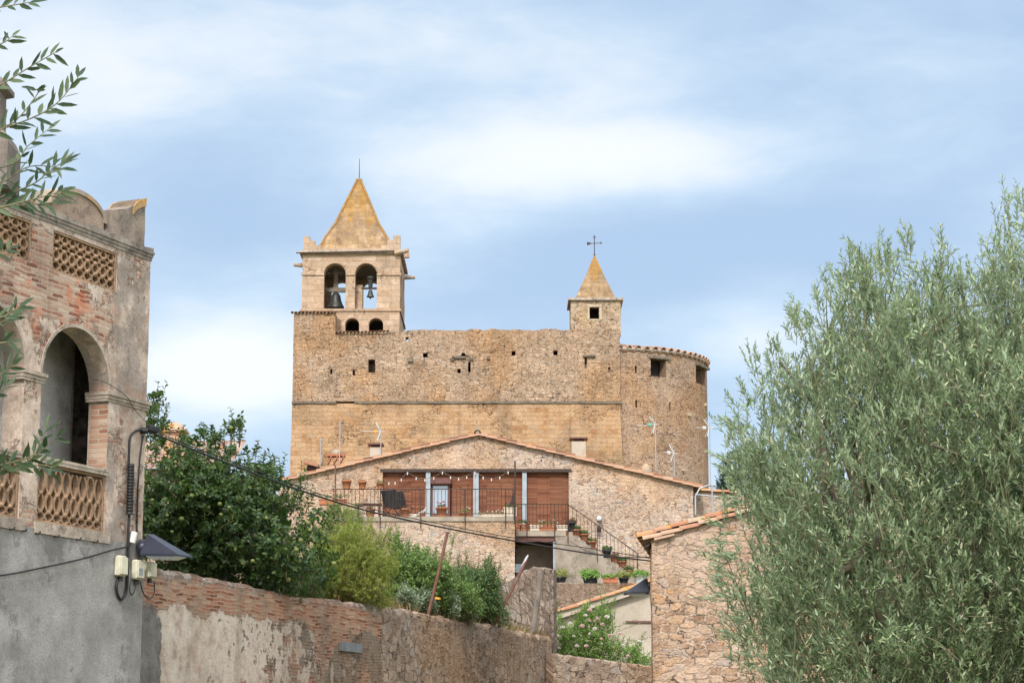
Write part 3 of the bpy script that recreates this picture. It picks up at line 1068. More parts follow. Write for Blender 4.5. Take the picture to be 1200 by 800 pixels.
    g1 = spout(P(355, 311, YT + .6), (-1, -.3, 0), .65).build('gargoyle', M['lichened'], tw)
    g2 = spout(P(463, 296.5, YT - .2), (1, -.35, .12), 1.0, .17).build('gargoyle', M['lichened'], tw)
    g3 = spout(Vector((xr + .1, YT + 4.5, Zp(325, YT + 4.5))), (1, 0, .02), .75).build('gargoyle', M['lichened'], tw)
    mb = MB()
    for px, Y in ((477, YT + 3.2), (478, YT + 6.0)):
        z_ = Zp(302, Y)
        mb = MB()
        mb.bbox((xr - .1, Y - .2, z_), (xr + .35, Y + .2, z_ + .35))
        mb.build('corner_stone', M['tower_ashlar'], tw)
    # tie rod along the cornice
    mb = MB()
    mb.tube([P(347, 296.3, YT - .3), P(468, 294, YT - .3)], .045, 5)
    mb.build('cornice_rod', M['iron'], tw)

    # ---------------- turret
    YU = YN + .6
    ux0, ux1 = Xp(669, 370, YU), Xp(727.5, 370, YU)
    zu0, zu1 = Zp(392, YU), Zp(352, YU)
    Wt = ux1 - ux0
    wh = [(Xp(691, 366, YU), Zp(373.5, YU)), (Xp(702, 366, YU), Zp(373.5, YU)), (Xp(702, 366, YU), Zp(360, YU)), (Xp(691, 366, YU), Zp(360, YU))]
    mb = MB()
    mb.panel(jag([(ux0, zu0), (ux1, zu0), (ux1, zu1), (ux0, zu1)], (1, 3), .35, .03, 9), [wh], (0, YU, 0), (1, 0, 0), (0, 0, 1), (0, -1, 0), .5)
    for xx, n_ in ((ux1, 1), (ux0, -1)):
        mb.panel([(YU + .5, zu0), (YU + Wt - .5, zu0), (YU + Wt - .5, zu1), (YU + .5, zu1)], [], (xx, 0, 0), (0, 1, 0), (0, 0, 1), (n_, 0, 0), .5)
    mb.panel([(ux0, zu0), (ux1, zu0), (ux1, zu1), (ux0, zu1)], [], (0, YU + Wt, 0), (1, 0, 0), (0, 0, 1), (0, 1, 0), .5)
    tu = mb.build('stair_turret', M['turret'], ch)
    mb = MB()
    mb.bbox((ux0 - .18, YU - .2, zu1), (ux1 + .18, YU + Wt + .2, zu1 + .16))
    mb.build('eave_slab', M['stone_trim'], tu)
    mb = MB()
    for (a, bq, c, d) in ((688.5, 690.5, 359, 374.5), (702.5, 705, 359, 374.5), (688.5, 705, 356.5, 359.6), (689, 704, 374, 375.5)):
        p, q = P(a, d, YU), P(bq, c, YU)
        mb.bbox((p.x, YU - .03, p.z), (q.x, YU + .05, q.z))
    mb.build('window_surround', M['quoin'], tu)
    tcx, tcy = (ux0 + ux1) / 2, YU + Wt / 2
    tp = P(697.5, 299, tcy)
    Ht = tp.z - zu1 - .16
    mb = MB()
    mb.lathe((tcx, tcy, zu1 + .16), [(Wt * .405, 0), (Wt * .37, .35), (Wt * .22, Ht * .45), (.13, Ht - .25), (.02, Ht)], 4, False, square=True)
    mb.build('turret_spire', M['spire_small'], tu)
    vane = MB()
    vb = Vector((tcx, tcy, tp.z - .1))
    vane.tube([vb, vb + Vector((0, 0, 1.55))], .03, 5)
    vane.tube([vb + Vector((-.5, 0, .92)), vb + Vector((.5, 0, .98))], .025, 5)
    vane.panel([(-.52, .80), (-.22, .92), (-.22, .98), (-.52, 1.06)], [], vb + Vector((0, -.015, 0)), (1, 0, 0), (0, 0, 1), (0, -1, 0), .03)
    vane.panel([(.42, .90), (.56, .98), (.42, 1.06)], [], vb + Vector((0, -.015, 0)), (1, 0, 0), (0, 0, 1), (0, -1, 0), .03)
    vane.tube([vb + Vector((-.12, 0, 1.38)), vb + Vector((.12, 0, 1.40))], .025, 5)
    vane.lathe(vb + Vector((0, 0, .12)), [(.02, -.08), (.08, 0), (.02, .08)], 8)
    vane.build('weather_vane', M['iron'], tu)

    # ---------------- round apse: a cylinder of wall with real openings
    cy = YN + 7.4
    rad = Xp(829.0, 500, cy) - Xp(711, 500, cy)
    cx = Xp(711, 500, cy)
    zt_ = P(829, 430, cy).z
    mb = MB()
    nth = 120
    zrows = [15.0]
    zw = [P(770, 442, cy - rad * .85).z, P(770, 421.5, cy - rad * .85).z]
    zsl1 = [P(745, 436, cy - rad).z, P(745, 428, cy - rad).z]
    zsl2 = [P(745, 477, cy - rad).z, P(745, 468, cy - rad).z]
    zrows = sorted([15.0, Zp(560, cy - rad), zt_] + zw + zsl1 + zsl2)
    ths = [2 * math.pi * k / nth for k in range(nth)]

    def ang(px, py):
        # bearing on the cylinder under a photo column
        d = ray(px, py)
        k = d.x / d.y
        A = 1 + k * k
        B = -2 * (k * cx + cy)
        Cc = cx * cx + cy * cy - rad * rad
        yy = (-B - math.sqrt(max(0, B * B - 4 * A * Cc))) / (2 * A)
        return math.atan2(yy - cy, k * yy - cx) % (2 * math.pi)
    a1 = [ang(762.5, 430), ang(780.5, 430)]
    a2 = [ang(815.5, 438), ang(826.5, 438)]
    s1 = [ang(744, 430), ang(746.3, 430)]
    s2 = [ang(784, 470), ang(786, 470)]
    ths = sorted(ths + a1 + a2 + s1 + s2)
    pt = lambda a, z, r=rad: Vector((cx + r * math.cos(a), cy + r * math.sin(a), z))
    inside = lambda a, z: ((a1[0] < a < a1[1] or a2[0] < a < a2[1]) and zw[0] < z < zw[1]) or (s1[0] < a < s1[1] and (zsl1[0] < z < zsl1[1] or zsl2[0] < z < zsl2[1])) or (s2[0] < a < s2[1] and zsl2[0] < z < zsl2[1])
    N_ = len(ths)
    for i in range(N_):
        a, a_ = ths[i], ths[(i + 1) % N_]
        am = (a + (a_ if a_ > a else a_ + 2 * math.pi)) / 2
        for j in range(len(zrows) - 1):
            z, z_ = zrows[j], zrows[j + 1]
            if inside(am, (z + z_) / 2):
                ri = rad - .75
                if not (j > 0 and inside(am, (zrows[j - 1] + z) / 2)):
                    mb.add([pt(a, z), pt(a_, z), pt(a_, z, ri), pt(a, z, ri)], [(0, 1, 2, 3)])
                if not (j + 2 < len(zrows) and inside(am, (z_ + zrows[j + 2]) / 2)):
                    mb.add([pt(a, z_), pt(a_, z_), pt(a_, z_, ri), pt(a, z_, ri)], [(3, 2, 1, 0)])
                continue
            mb.add([pt(a, z), pt(a_, z), pt(a_, z_), pt(a, z_)], [(0, 1, 2, 3)])
    for (aa, zz) in ((a1, zw), (a2, zw), (s1, zsl1), (s1, zsl2), (s2, zsl2)):
        for a, fl in ((aa[0], 0), (aa[1], 1)):
            q = [pt(a, zz[0]), pt(a, zz[0], rad - .75), pt(a, zz[1], rad - .75), pt(a, zz[1])]
            mb.add(q if fl else q[::-1], [(0, 1, 2, 3)])
    mb.uvfun = lambda p: (np.where((np.hypot(p[:, 0] - cx, p[:, 1] - cy) > rad - .2), np.arctan2(p[:, 1] - cy, p[:, 0] - cx) * rad, p[:, 0] + p[:, 1]), p[:, 2])
    apm = mb.build('round_apse', M['apse_rubble'], ch)
    mb = MB()
    mb.lathe((cx, cy, 0), [(rad - .8, 15.0), (rad - .8, zt_ - .1)], 48)
    mb.build('apse_core', M['dark'], apm)
    mb = MB()
    for (aa, zt2, ex) in ((a1, zw[1], .03), (a2, zw[1], .03)):
        p, q = pt(aa[0] - ex, zt2 + .02, rad + .08), pt(aa[1] + ex, zt2 + .02, rad + .08)
        d = (q - p)
        mb = MB()
        mb.box((p + q) / 2 + Vector((0, .2, .09)), (d.length, .5, .18), d)
        mb.build('window_lintel', M['string'], apm)
    mb = MB()
    for px, py in ((807, 483), (826, 465), (800, 549)):
        a = ang(px, py)
        q = pt(a, P(px, py, cy - rad * .8).z)
        mb = MB()
        mb.box(q, (.3, .3, .2), Vector((-math.sin(a), math.cos(a), 0)))
        mb.build('putlog_stone', M['quoin'], apm)
    mb = MB()
    for i in range(72):
        a = 2 * math.pi * i / 72
        half_tile(mb, pt(a, zt_ + .10 + rnd.uniform(-.025, .025), rad + .22), Vector((-math.cos(a), -math.sin(a), .25)), Vector((0, 0, 1)), .26 if False else .20, .9, .03)
    for i in range(72):
        a = 2 * math.pi * (i + .5) / 72
        half_tile(mb, pt(a, zt_ + .02, rad + .14), Vector((-math.cos(a), -math.sin(a), .25)), Vector((0, 0, -1)), .20, .8, .03)
    mb.build('apse_eave_tiles', M['tiles_old'], apm)
    mb = MB()
    mb.lathe((cx, cy, zt_), [(rad - .9, -.04), (rad + .10, -.04), (rad + .10, .16), (rad - .9, .35)], 64)
    mb.build('eave_bed', M['stone_trim'], apm)
    mb = MB()
    mb.lathe((cx, cy, zt_ + .12), [(rad - .3, 0), (rad * .5, .9), (.05, 1.7)], 48, False)
    mb.build('apse_roof', M['tiles_old'], apm)


def half_tile(mb, base, axis, up, r, L, th=.02, r2=None, n=6):
    """one barrel tile: half tube along axis, arched towards up"""
    axis = Vector(axis).normalized()
    up = Vector(up)
    side = axis.cross(up).normalized()
    up = side.cross(axis).normalized()
    r2 = r2 or r * .85
    vs = []
    for (o, rr) in ((0, r), (L, r2)):
        for ins in (0, th):
            for k in range(n + 1):
                a = math.pi * k / n
                q = rr - ins
                vs.append(Vector(base) + axis * o + side * (q * math.cos(a)) + up * (q * math.sin(a) * .85))
    m = n + 1
    fs = []
    for k in range(n):
        fs.append((k, k + 1, 2 * m + k + 1, 2 * m + k))
        fs.append((m + k + 1, m + k, 3 * m + k, 3 * m + k + 1))
        fs.append((k + 1, k, m + k, m + k + 1))
        fs.append((2 * m + k, 2 * m + k + 1, 3 * m + k + 1, 3 * m + k))
    fs.append((0, 2 * m, 3 * m, m))
    fs.append((n, m + n, 3 * m + n, 2 * m + n))
    mb.add(vs, fs)


def verge(mb, a, b, r=.1, L=.46, lift=0.0, side=Vector((0, -1, 0)), up=Vector((0, 0, 1)), jitter=.012):
    """a course of lapped cover tiles climbing from a to b"""
    a, b = Vector(a), Vector(b)
    d = (b - a)
    n = max(1, round(d.length / (L * .82)))
    for i in range(n):
        p = a + d * (i / n) + Vector((0, rnd.uniform(-jitter, jitter), lift + rnd.uniform(-jitter, jitter)))
        dd = d.normalized() + Vector((0, 0, -.05))
        half_tile(mb, p, dd, up, r * rnd.uniform(.95, 1.06), d.length / n * 1.12, .016)


def corrugated(mb, p00, U, lu, V, lv, pitch=.24, amp=.05, steps=None):
    """a sheet of barrel tiling: U along the eave, V up the slope, each course a step"""
    U, V = Vector(U).normalized(), Vector(V).normalized()
    Nn = U.cross(V).normalized()
    if Nn.z < 0:
        Nn = -Nn
    nu = int(lu / pitch)
    nv = int(lv / .4)
    for i in range(nu):
        for j in range(nv):
            o = Vector(p00) + U * (i * pitch) + V * (j * lv / nv)
            lift = rnd.uniform(0, .012)
            vs = []
            for (tv, h) in ((0, .022), (lv / nv * 1.06, .0)):
                for k in range(5):
                    a = math.pi * k / 4
                    vs.append(o + U * (pitch * (.5 - .5 * math.cos(a))) + V * tv + Nn * (amp * math.sin(a) + h + lift))
            mb.add(vs, [(k, k + 1, 6 + k, 5 + k) for k in range(4)], True)


_zc = Zp(294, YN + 1.4) - 17
M['spire_big'] = mat_spire('bell tower spire stone', Zp(209, YN + 4) - 17, _zc, .35)
M['spire_ridge'] = mat_spire('orange spire ridge', Zp(209, YN + 4) - 17, _zc - 9, .7)
M['spire_small'] = mat_spire('turret spire stone', Zp(299, YN + 2) - 17, Zp(350, YN + 1) - 17, .75)
M['turret'] = mat_rubble('turret rubble stone', (.55, .40), 1.4, [(0, (.30, .20, .12)), (.5, (.48, .36, .23)), (1, (.54, .42, .29))], (.46, .36, .25), .2, bd=.08)
church()


# bells hang in the tower
def bell(name, label, c, r, h, headstock):
    o = thing(name, label, 'bell', c)
    mb = MB()
    mb.lathe(c, [(r, 0), (r * .97, h * .08), (r * .78, h * .25), (r * .62, h * .5), (r * .52, h * .78), (r * .35, h * .95), (r * .1, h)], 20)
    mb.build('bell_body', M['bronze'], o)
    mb = MB()
    mb.tube([Vector(c) + Vector((0, 0, h * .7)), Vector(c) + Vector((0, 0, -h * .12))], .03, 6)
    mb.lathe(Vector(c) + Vector((0, 0, -h * .12)), [(.02, -.08), (.08, 0), (.02, .08)], 8)
    mb.build('clapper', M['iron'], o)
    headstock(o, Vector(c) + Vector((0, 0, h)))
    return o


def hs_big(o, top):
    mb = MB()
    mb.bbox(top + Vector((-.72, -.14, .02)), top + Vector((.68, .14, .32)))
    mb.build('headstock', M['oldwood'], o)
    mb = MB()
    mb.bbox(top + Vector((-.16, -.12, .32)), top + Vector((.14, .12, 1.9)))
    mb.bbox(top + Vector((-.62, -.08, 1.3)), top + Vector((.6, .08, 1.46)))
    mb.build('counterweight', M['oldwood'], o)


def hs_small(o, top):
    mb = MB()
    mb.bbox(top + Vector((-.62, -.07, .03)), top + Vector((.62, .07, .16)))
    mb.build('headstock', M['iron'], o)
    mb = MB()
    mb.lathe(top + Vector((0, 0, .16)), [(.14, 0), (.15, .18), (.20, .42), (.21, .60), (.27, .63), (.27, .74), (.2, .77)], 14)
    mb.build('counterweight', M['bronze'], o)


YB = 151.4 + 1.0
bell('church_bell', 'large dark bell under a timber headstock in the left arch of the belfry', P(393.5, 361, YB + .5), .60, 1.12, hs_big)
bell('church_bell', 'small dark bell with urn shaped counterweight hanging in the right arch of the belfry', P(434, 348, YB - .7), .27, .52, hs_small)

# ------------------------------------------------------------------ stone house with the terrace
YH, YF, YL = 84.0, 80.4, 82.3
HX = lambda px: Xp(px, 560, YH)
ho = thing('stone_house', 'rubble stone village house with wide low gable and brown blinds, below the church', 'house', (0, 88, 8.5))


def house():
    zfl = Zp(605, YF)                     # terrace floor
    zld = Zp(621.5, YL)                   # lower landing
    xl, xr = HX(326), HX(812)
    zl, za, zr = P(326, 564.5, YH).z, P(559.5, 509.5, YH).z, P(812, 569, YH).z
    xa = HX(559.5)
    zb = 7.0
    ox0, ox1 = HX(448.5), HX(666.5)
    ztop = Zp(552.8, YH)
    hole = [(ox0, zfl - .02), (HX(600), zfl - .02), (HX(600), zld - .02), (ox1, zld - .02), (ox1, ztop), (ox0, ztop)]
    low = [(HX(601), 7.1), (HX(652), 7.1), (HX(652), zld - .42), (HX(601), zld - .42)]
    vent = [(HX(546), Zp(519.5, YH)), (HX(551.5), Zp(519.5, YH)), (HX(551.5), Zp(516.8, YH)), (HX(546), Zp(516.8, YH))]
    mb = MB()
    mb.panel(jag([(xl, zb), (xr, zb), (xr, zr), (xa, za), (xl, zl)], (1,), .3, .02, 4), [hole, low], (0, YH, 0), (1, 0, 0), (0, 0, 1), (0, -1, 0), .55)
    g = mb.build('gable_wall', M['house_rubble'], ho)
    mb = MB()
    depth = 11.0
    for xx, n_, z_ in ((xl, -1, zl), (xr, 1, zr)):
        mb.panel([(YH + .55, zb), (YH + depth, zb), (YH + depth, z_), (YH + .55, z_)], [], (xx, 0, 0), (0, 1, 0), (0, 0, 1), (n_, 0, 0), .5)
    mb.panel([(xl + .5, zb), (xr - .5, zb), (xr - .5, zr), (xa, za), (xl + .5, zl)], [], (0, YH + depth, 0), (1, 0, 0), (0, 0, 1), (0, 1, 0), .5)
    mb.build('outer_wall', M['house_rubble'], ho)
    # roof slopes and verge tiles
    for side, (x_, z_) in (('l', (xl, zl)), ('r', (xr, zr))):
        A, B = Vector((x_, YH - .06, z_)), Vector((xa, YH - .06, za))
        d = (B - A)
        A = A - d.normalized() * .35
        d = B - A
        mb = MB()
        corrugated(mb, A + Vector((0, .12, .05)), Vector((0, 1, 0)), depth + .3, d, d.length - .05, .25, .05)
        rf = mb.build('roof', M['tiles'], ho)
        mb = MB()
        verge(mb, A + Vector((0, .10, .06)), B + Vector((0, .10, .06)), .115, .46, 0)
        mb.build('verge_tiles', M['tiles'], rf)
        mb = MB()
        verge(mb, A + Vector((0, -.05, -.01)), B + Vector((0, -.05, -.01)), .105, .46, 0)
        mb.build('under_tiles', M['tiles_old'], rf)
        if side == 'r':
            continue
    mb = MB()
    for i in range(26):
        half_tile(mb, Vector((xa, YH - .15 + i * .43, za + .08 + rnd.uniform(-.01, .01))), (0, 1, -.02), (0, 0, 1), .14, .5, .02)
    mb.build('ridge_tiles', M['tiles'], ho)
    mb = MB()
    mb.bbox((xa - .07, YH - .1, za + .05), (xa + .07, YH + .1, za + .3))
    mb.build('ridge_end_stone', M['slab'], ho)
    # lintel beam, posts, blinds
    yb = YH + .22
    mb = MB()
    mb.bbox((ox0 - .1, YH - .02, ztop - .005), (ox1 + .1, YH + .5, ztop + .12))
    mb.build('lintel_beam', M['iron'], ho)
    for a, b_ in ((499, 504.3), (554.6, 561), (612, 617.2)):
        zz = zfl if a < 600 else zld
        mb = MB()
        mb.bbox((HX(a), YH + .02, zz), (HX(b_), YH + .2, ztop))
        mb.build('post', M['zinc'], ho)
    dx0, dx1 = HX(504.6), HX(529)
    zd = Zp(566.2, YH)
    for a, b_ in ((448.6, 475), (475.2, 498.8), (529.2, 554.4), (561.2, 587), (587.2, 611.8), (617.4, 641.5), (641.7, 666.4)):
        zz = zfl if a < 600 else zld
        mb = MB()
        mb.bbox((HX(a), yb, zz + .01), (HX(b_), yb + .05, ztop - .005))
        mb.build('roller_blind', M['blind'], ho)
    mb = MB()
    mb.bbox((HX(504.4), yb - .02, zd), (HX(529), yb + .05, ztop - .005))
    mb.build('roller_blind', M['blind'], ho)
    mb = MB()
    mb.rbox(((dx0 + dx1) / 2, yb - .1, zd + .1), (dx1 - dx0 + .02, .22, .24), .03)
    mb.build('shutter_box', M['redwood'], ho)
    dr = MB()
    x0, x1 = HX(505), HX(527.5)
    for p, q in (((x0, zfl), (x0 + .07, zd)), ((x1 - .10, zfl), (x1, zd)), ((x0 + .07, zd - .06), (x1 - .10, zd)), ((x0 + .07, zfl), (x1 - .10, zfl + .5))):
        dr.bbox((p[0], yb, p[1]), (q[0], yb + .07, q[1]))
    do = dr.build('door', M['redwood'], ho)
    mb = MB()
    mb.bbox((x0 + .071, yb + .03, zfl + .501), (x1 - .101, yb + .045, zd - .061))
    mb.build('door_glass', M['glass'], do)
    mb = MB()
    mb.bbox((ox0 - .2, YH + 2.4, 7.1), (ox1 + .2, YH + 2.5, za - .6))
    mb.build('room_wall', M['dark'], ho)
    # chimneys: their own small stacks
    for (px0, px1, pyb, pyt, capw) in ((433.5, 446.5, 530, 524, 1.1), (670, 686.5, 531, 517, 1.0)):
        y = YH + 1.6
        a, b_ = P(px0, pyt, y), P(px1, pyb + 6, y)
        mb = MB()
        mb.bbox((a.x, y, b_.z - .4), (b_.x, y + .6, a.z))
        c = mb.build('chimney', M['render_cream'], ho)
        for xx in (a.x + .03, b_.x - .03):
            mb = MB()
            mb.bbox((xx - .03, y + .05, a.z), (xx + .03, y + .55, a.z + .10))
            mb.build('cap_support', M['terra'], c)
        mb = MB()
        mb.bbox((a.x - .08, y - .08, a.z + .10), (b_.x + .08, y + .68, a.z + .16))
        mb.build('chimney_cap', M['redwood'], c)
    # left roof clutter: brick chimney with open tile sides, pipe chimney
    y = YH + 1.2
    a, b_ = P(384.5, 534, y), P(402, 546, y)
    mb = MB()
    mb.bbox((a.x, y, b_.z - .3), (b_.x, y + .5, b_.z + .06))
    c = mb.build('chimney', M['tiles_old'], ho)
    n = 5
    for i in range(n):
        xx = a.x + (b_.x - a.x) * (i + .5) / n
        mb = MB()
        mb.box((xx, y + .08, (b_.z + .06 + a.z) / 2), (.035, .3, (a.z - b_.z) * .95), Vector((1, 0, .55 if i % 2 else -.55)), Vector((-.55 if i % 2 else .55, 0, 1)))
        mb.build('vent_tile', M['terra'], c)
    mb = MB()
    mb.bbox((a.x - .05, y - .05, a.z), (b_.x + .05, y + .55, a.z + .08))
    mb.build('chimney_cap', M['terra'], c)
    mb = MB()
    mb.lathe(((a.x + b_.x) / 2, y + .25, a.z + .08), [(.2, 0), (.2, .08), (.14, .16), (.08, .2)], 10)
    mb.build('cap_stone', M['slab'], c)
    y = YH + .9
    p = P(366, 547, y)
    mb = MB()
    mb.tube([p + Vector((-.2, 0, 0)), p + Vector((.25, .1, -.1))], .14, 8)
    mb.build('vent_pipe', M['iron'], ho)
    mb = MB()
    half_tile(mb, p + Vector((-.35, -.1, .12)), (1, 0, -.25), (0, 0, 1), .17, .6, .02)
    mb.build('pipe_cover_tile', M['tiles'], ho)

    # terrace block (left, higher) with its wall and slab
    tx0, tx1 = Xp(388, 620, YF), Xp(603.5, 620, YF)
    mb = MB()
    mb.panel(jag([(tx0, 6.5), (tx1, 6.5), (tx1, zfl - .17), (tx0, zfl - .17)], (1,), .3, .015, 6), [], (0, YF, 0), (1, 0, 0), (0, 0, 1), (0, -1, 0), .5)
    mb.panel([(YF + .5, 6.5), (YH - .002, 6.5), (YH - .002, zfl - .17), (YF + .5, zfl - .17)], [], (tx1, 0, 0), (0, 1, 0), (0, 0, 1), (1, 0, 0), .5)
    mb.panel([(YF + .5, 6.5), (YH - .002, 6.5), (YH - .002, zfl - .17), (YF + .5, zfl - .17)], [], (tx0, 0, 0), (0, 1, 0), (0, 0, 1), (-1, 0, 0), .5)
    mb.build('terrace_wall', M['house_rubble'], ho)
    mb = MB()
    mb.bbox((tx0 - .02, YF - .05, zfl - .169), (tx1 + .02, YH - .002, zfl))
    mb.build('terrace_slab', M['slab'], ho)
    # lower landing, beam, recess under it, rendered stair flank
    lx0, lx1 = tx1 + .03, Xp(663, 622, YL)
    mb = MB()
    mb.bbox((lx0, YL, zld - .20), (lx1, YH - .002, zld))
    mb.build('landing_slab', M['slab'], ho)
    mb = MB()
    mb.bbox((lx0, YL + .08, zld - .40), (Xp(656, 630, YL), YL + .30, zld - .205))
    mb.build('landing_beam', M['redwood'], ho)
    mb = MB()
    mb.bbox((lx0 + .01, YL + 1.45, 7.0), (Xp(652, 640, YL), YL + 1.6, zld - .41))
    mb.build('recess_wall', M['render_house'], ho)
    w0, w1 = P(604, 670.5, YL + 1.4), P(613, 660.5, YL + 1.4)
    mb = MB()
    mb.bbox((w0.x, YL + 1.38, w0.z), (w1.x, YL + 1.44, w1.z))
    mb.build('low_window', M['glass'], ho)
    mb = MB()
    p = P(650.5, 680, YL + .1)
    mb.bbox((p.x - .07, YL + .05, 7.0), (p.x + .06, YL + .2, zld - .41))
    mb.build('recess_post', M['zinc'], ho)
    # stairs: solid flight along the wall
    sx0, sz0 = Xp(663, 626, YL), zld
    sx1, sz1 = Xp(752, 683, YL), Zp(684, YL)
    n = 12
    prof = [(Xp(651, 660, YL), 6.6), (sx1, 6.6)]
    stp = []
    for i in range(n):
        xx1 = sx1 + (sx0 - sx1) * i / n
        xx2 = sx1 + (sx0 - sx1) * (i + 1) / n
        z_ = sz1 + (sz0 - sz1) * (i + 1) / n - .02
        stp += [(xx1, z_), (xx2, z_)]
    prof += stp + [(Xp(651, 660, YL), sz0 - .21)]
    # keep clear of the landing slab
    prof = [(x_, min(z_, sz0 - .21) if x_ < sx0 + .001 else z_) for x_, z_ in prof]
    mb = MB()
    mb.panel(prof, [[(Xp(688, 665, YL), 7.3), (Xp(700, 665, YL), 7.3), (Xp(700, 665, YL), Zp(668, YL)), (Xp(688, 665, YL), Zp(668, YL))]], (0, YL + .02, 0), (1, 0, 0), (0, 0, 1), (0, -1, 0), 1.6)
    mb.build('stairs', M['render_house'], ho)

    def railing(name, pts, H, step, mat=M['iron'], posts=()):
        """handrail along a path of floor points"""
        rl = MB()
        rl.tube([Vector(p) + Vector((0, 0, H)) for p in pts], .017, 5, smooth=False)
        r_ = rl.build(name, mat, ho)
        lo = MB()
        lo.tube([Vector(p) + Vector((0, 0, .10)) for p in pts], .014, 4, smooth=False)
        lo.build('bottom_rail', mat, r_)
        k = 0
        for a, b_ in zip(pts, pts[1:]):
            a, b_ = Vector(a), Vector(b_)
            m_ = max(1, int((b_ - a).length / step))
            for i in range(m_):
                p = a + (b_ - a) * ((i + .5) / m_)
                bb = MB()
                bb.tube([p + Vector((0, 0, .10)), p + Vector((0, 0, H))], .0085, 4, smooth=False)
                bb.build('baluster', mat, r_)
        for p, z0_, z1_ in posts:
            bb = MB()
            bb.tube([Vector(p) + Vector((0, 0, z0_)), Vector(p) + Vector((0, 0, z1_))], .019, 5, smooth=False)
            bb.build('railing_post', mat, r_)
        return r_
    yr = YF - .09
    fp = lambda px, Y=yr: Vector((Xp(px, 605, Y), Y, zfl))
    railing('terrace_railing', [fp(388), fp(603)], .99, .135, posts=[(fp(445.5), -.5, .99), (fp(493), -.45, .99), (fp(545), -.42, .99), (fp(592.5), -.45, .99), (fp(602.5), -.1, .99)])
    mb = MB()
    a = fp(393)
    mb.tube([P(393, 545, yr), a + Vector((0, 0, .2))], .03, 6)
    mb.build('awning_post', M['rust'], ho)
    mb = MB()
    mb.tube([fp(603.5) + Vector((0, .05, -.3)), P(603.5, 540, yr)], .032, 6)
    mb.build('awning_post', M['iron'], ho)
    yr2 = YL - .06
    lp = lambda px: Vector((Xp(px, 621, yr2), yr2, zld))
    railing('landing_railing', [lp(605), lp(665)], .98, .135, posts=[(lp(617.5), -.2, .98), (lp(650), -.42, .98), (lp(665.5), -.45, 1.05)])
    a = Vector((sx0 + .05, yr2, sz0))
    b_ = Vector((sx1 - .1, yr2, sz1 + .1))
    railing('stair_railing', [a, b_], 1.0, .17, posts=[(a + (b_ - a) * .42, -.35, 1.0), (a + (b_ - a) * .98, -.2, 1.0)])
    # folded dark canvas panel by the terrace corner
    mb = MB()
    q = [P(597, 590, YF + .2), P(603, 573, YF + .2), P(603, 597, YF + .2), P(595.5, 599, YF + .2)]
    mb.panel([(p.x, p.z) for p in q], [], (0, YF + .2, 0), (1, 0, 0), (0, 0, 1), (0, -1, 0), .03)
    mb.build('folded_screen', M['iron'], ho)
    # wing at the right with a low tiled roof and a metal pipe frame
    wy = YH + 1.0
    wx0, wx1 = xr + .02, Xp(900, 580, wy)
    mb = MB()
    zA, zB = P(812, 574.5, wy).z, P(900, 582, wy).z
    mb.panel([(wx0, 7.5), (wx1, 7.5), (wx1, zB), (wx0, zA)], [], (0, wy, 0), (1, 0, 0), (0, 0, 1), (0, -1, 0), 4.5)
    wg = mb.build('wing', M['house_rubble'], ho)
    mb = MB()
    verge(mb, (wx1, wy - .04, zB + .04), (wx0, wy - .04, zA + .04), .12, .46)
    mb.build('wing_verge_tiles', M['tiles_lichen'], wg)
    mb = MB()
    d = Vector((wx0 - wx1, 0, zA - zB))
    corrugated(mb, (wx1, wy + .1, zB + .06), (0, 1, 0), 4.2, d, d.length, .25, .05)
    mb.build('wing_roof', M['tiles_lichen'], wg)


house()


def simple_thing(name, label, cat, loc, parts, group=None):
    o = thing(name, label, cat, loc, group)
    for pn, mb, mt in parts:
        mb.build(pn, mt, o)
    return o


# pipe frame standing before the wing
YP = 83.2
o = thing('pipe_frame', 'grey metal pipe frame standing beside the tiled wing right of the house', 'frame', (Xp(826, 600, YP), YP, 9))
mb = MB()
mb.tube([P(815, 603, YP), P(815, 581, YP), P(820, 572, YP), P(830, 568.5, YP), P(838, 569, YP + .4)], .035, 6)
mb.build('bent_pipe', M['steel'], o)
mb = MB()
mb.tube([P(814.5, 579, YP), P(842, 582, YP)], .03, 6)
mb.build('cross_pipe', M['steel'], o)
mb = MB()
mb.tube([P(834.5, 604, YP), P(834.5, 569, YP)], .035, 6)
mb.build('upright_pipe', M['steel'], o)


# wall lights on the house
o = thing('globe_lamp', 'round frosted globe lamp on the stone wall above the stairs', 'lamp', P(702, 607, YH))
c = P(702, 607, YH) + Vector((0, -.13, 0))
mb = MB()
mb.lathe(c + Vector((0, 0, -.12)), [(.02, 0), (.06, .02), (.09, .06), (.095, .11), (.08, .16), (.03, .19)], 14)
mb.build('globe', M['globe'], o)
mb = MB()
mb.lathe(c + Vector((0, .11, -.14)), [(.06, .05), (.075, .13), (.06, .2)], 14)
mb.build('back_plate', M['darkmetal'], o)
o = thing('iron_lantern', 'small dark iron bracket light below the globe lamp by the stairs', 'lamp', P(702, 618, YH))
c = P(702, 620, YH) + Vector((0, -.18, 0))
mb = MB()
mb.lathe(c + Vector((0, 0, -.12)), [(.05, 0), (.08, .02), (.07, .18), (.02, .24)], 8)
mb.build('lamp_body', M['iron'], o)
mb = MB()
mb.tube([c + Vector((0, 0, .1)), c + Vector((.02, .02, .15)), c + Vector((.16, .18, .15))], .015, 5)
mb.build('bracket', M['iron'], o)

# antennas --------------------------------------------------------------


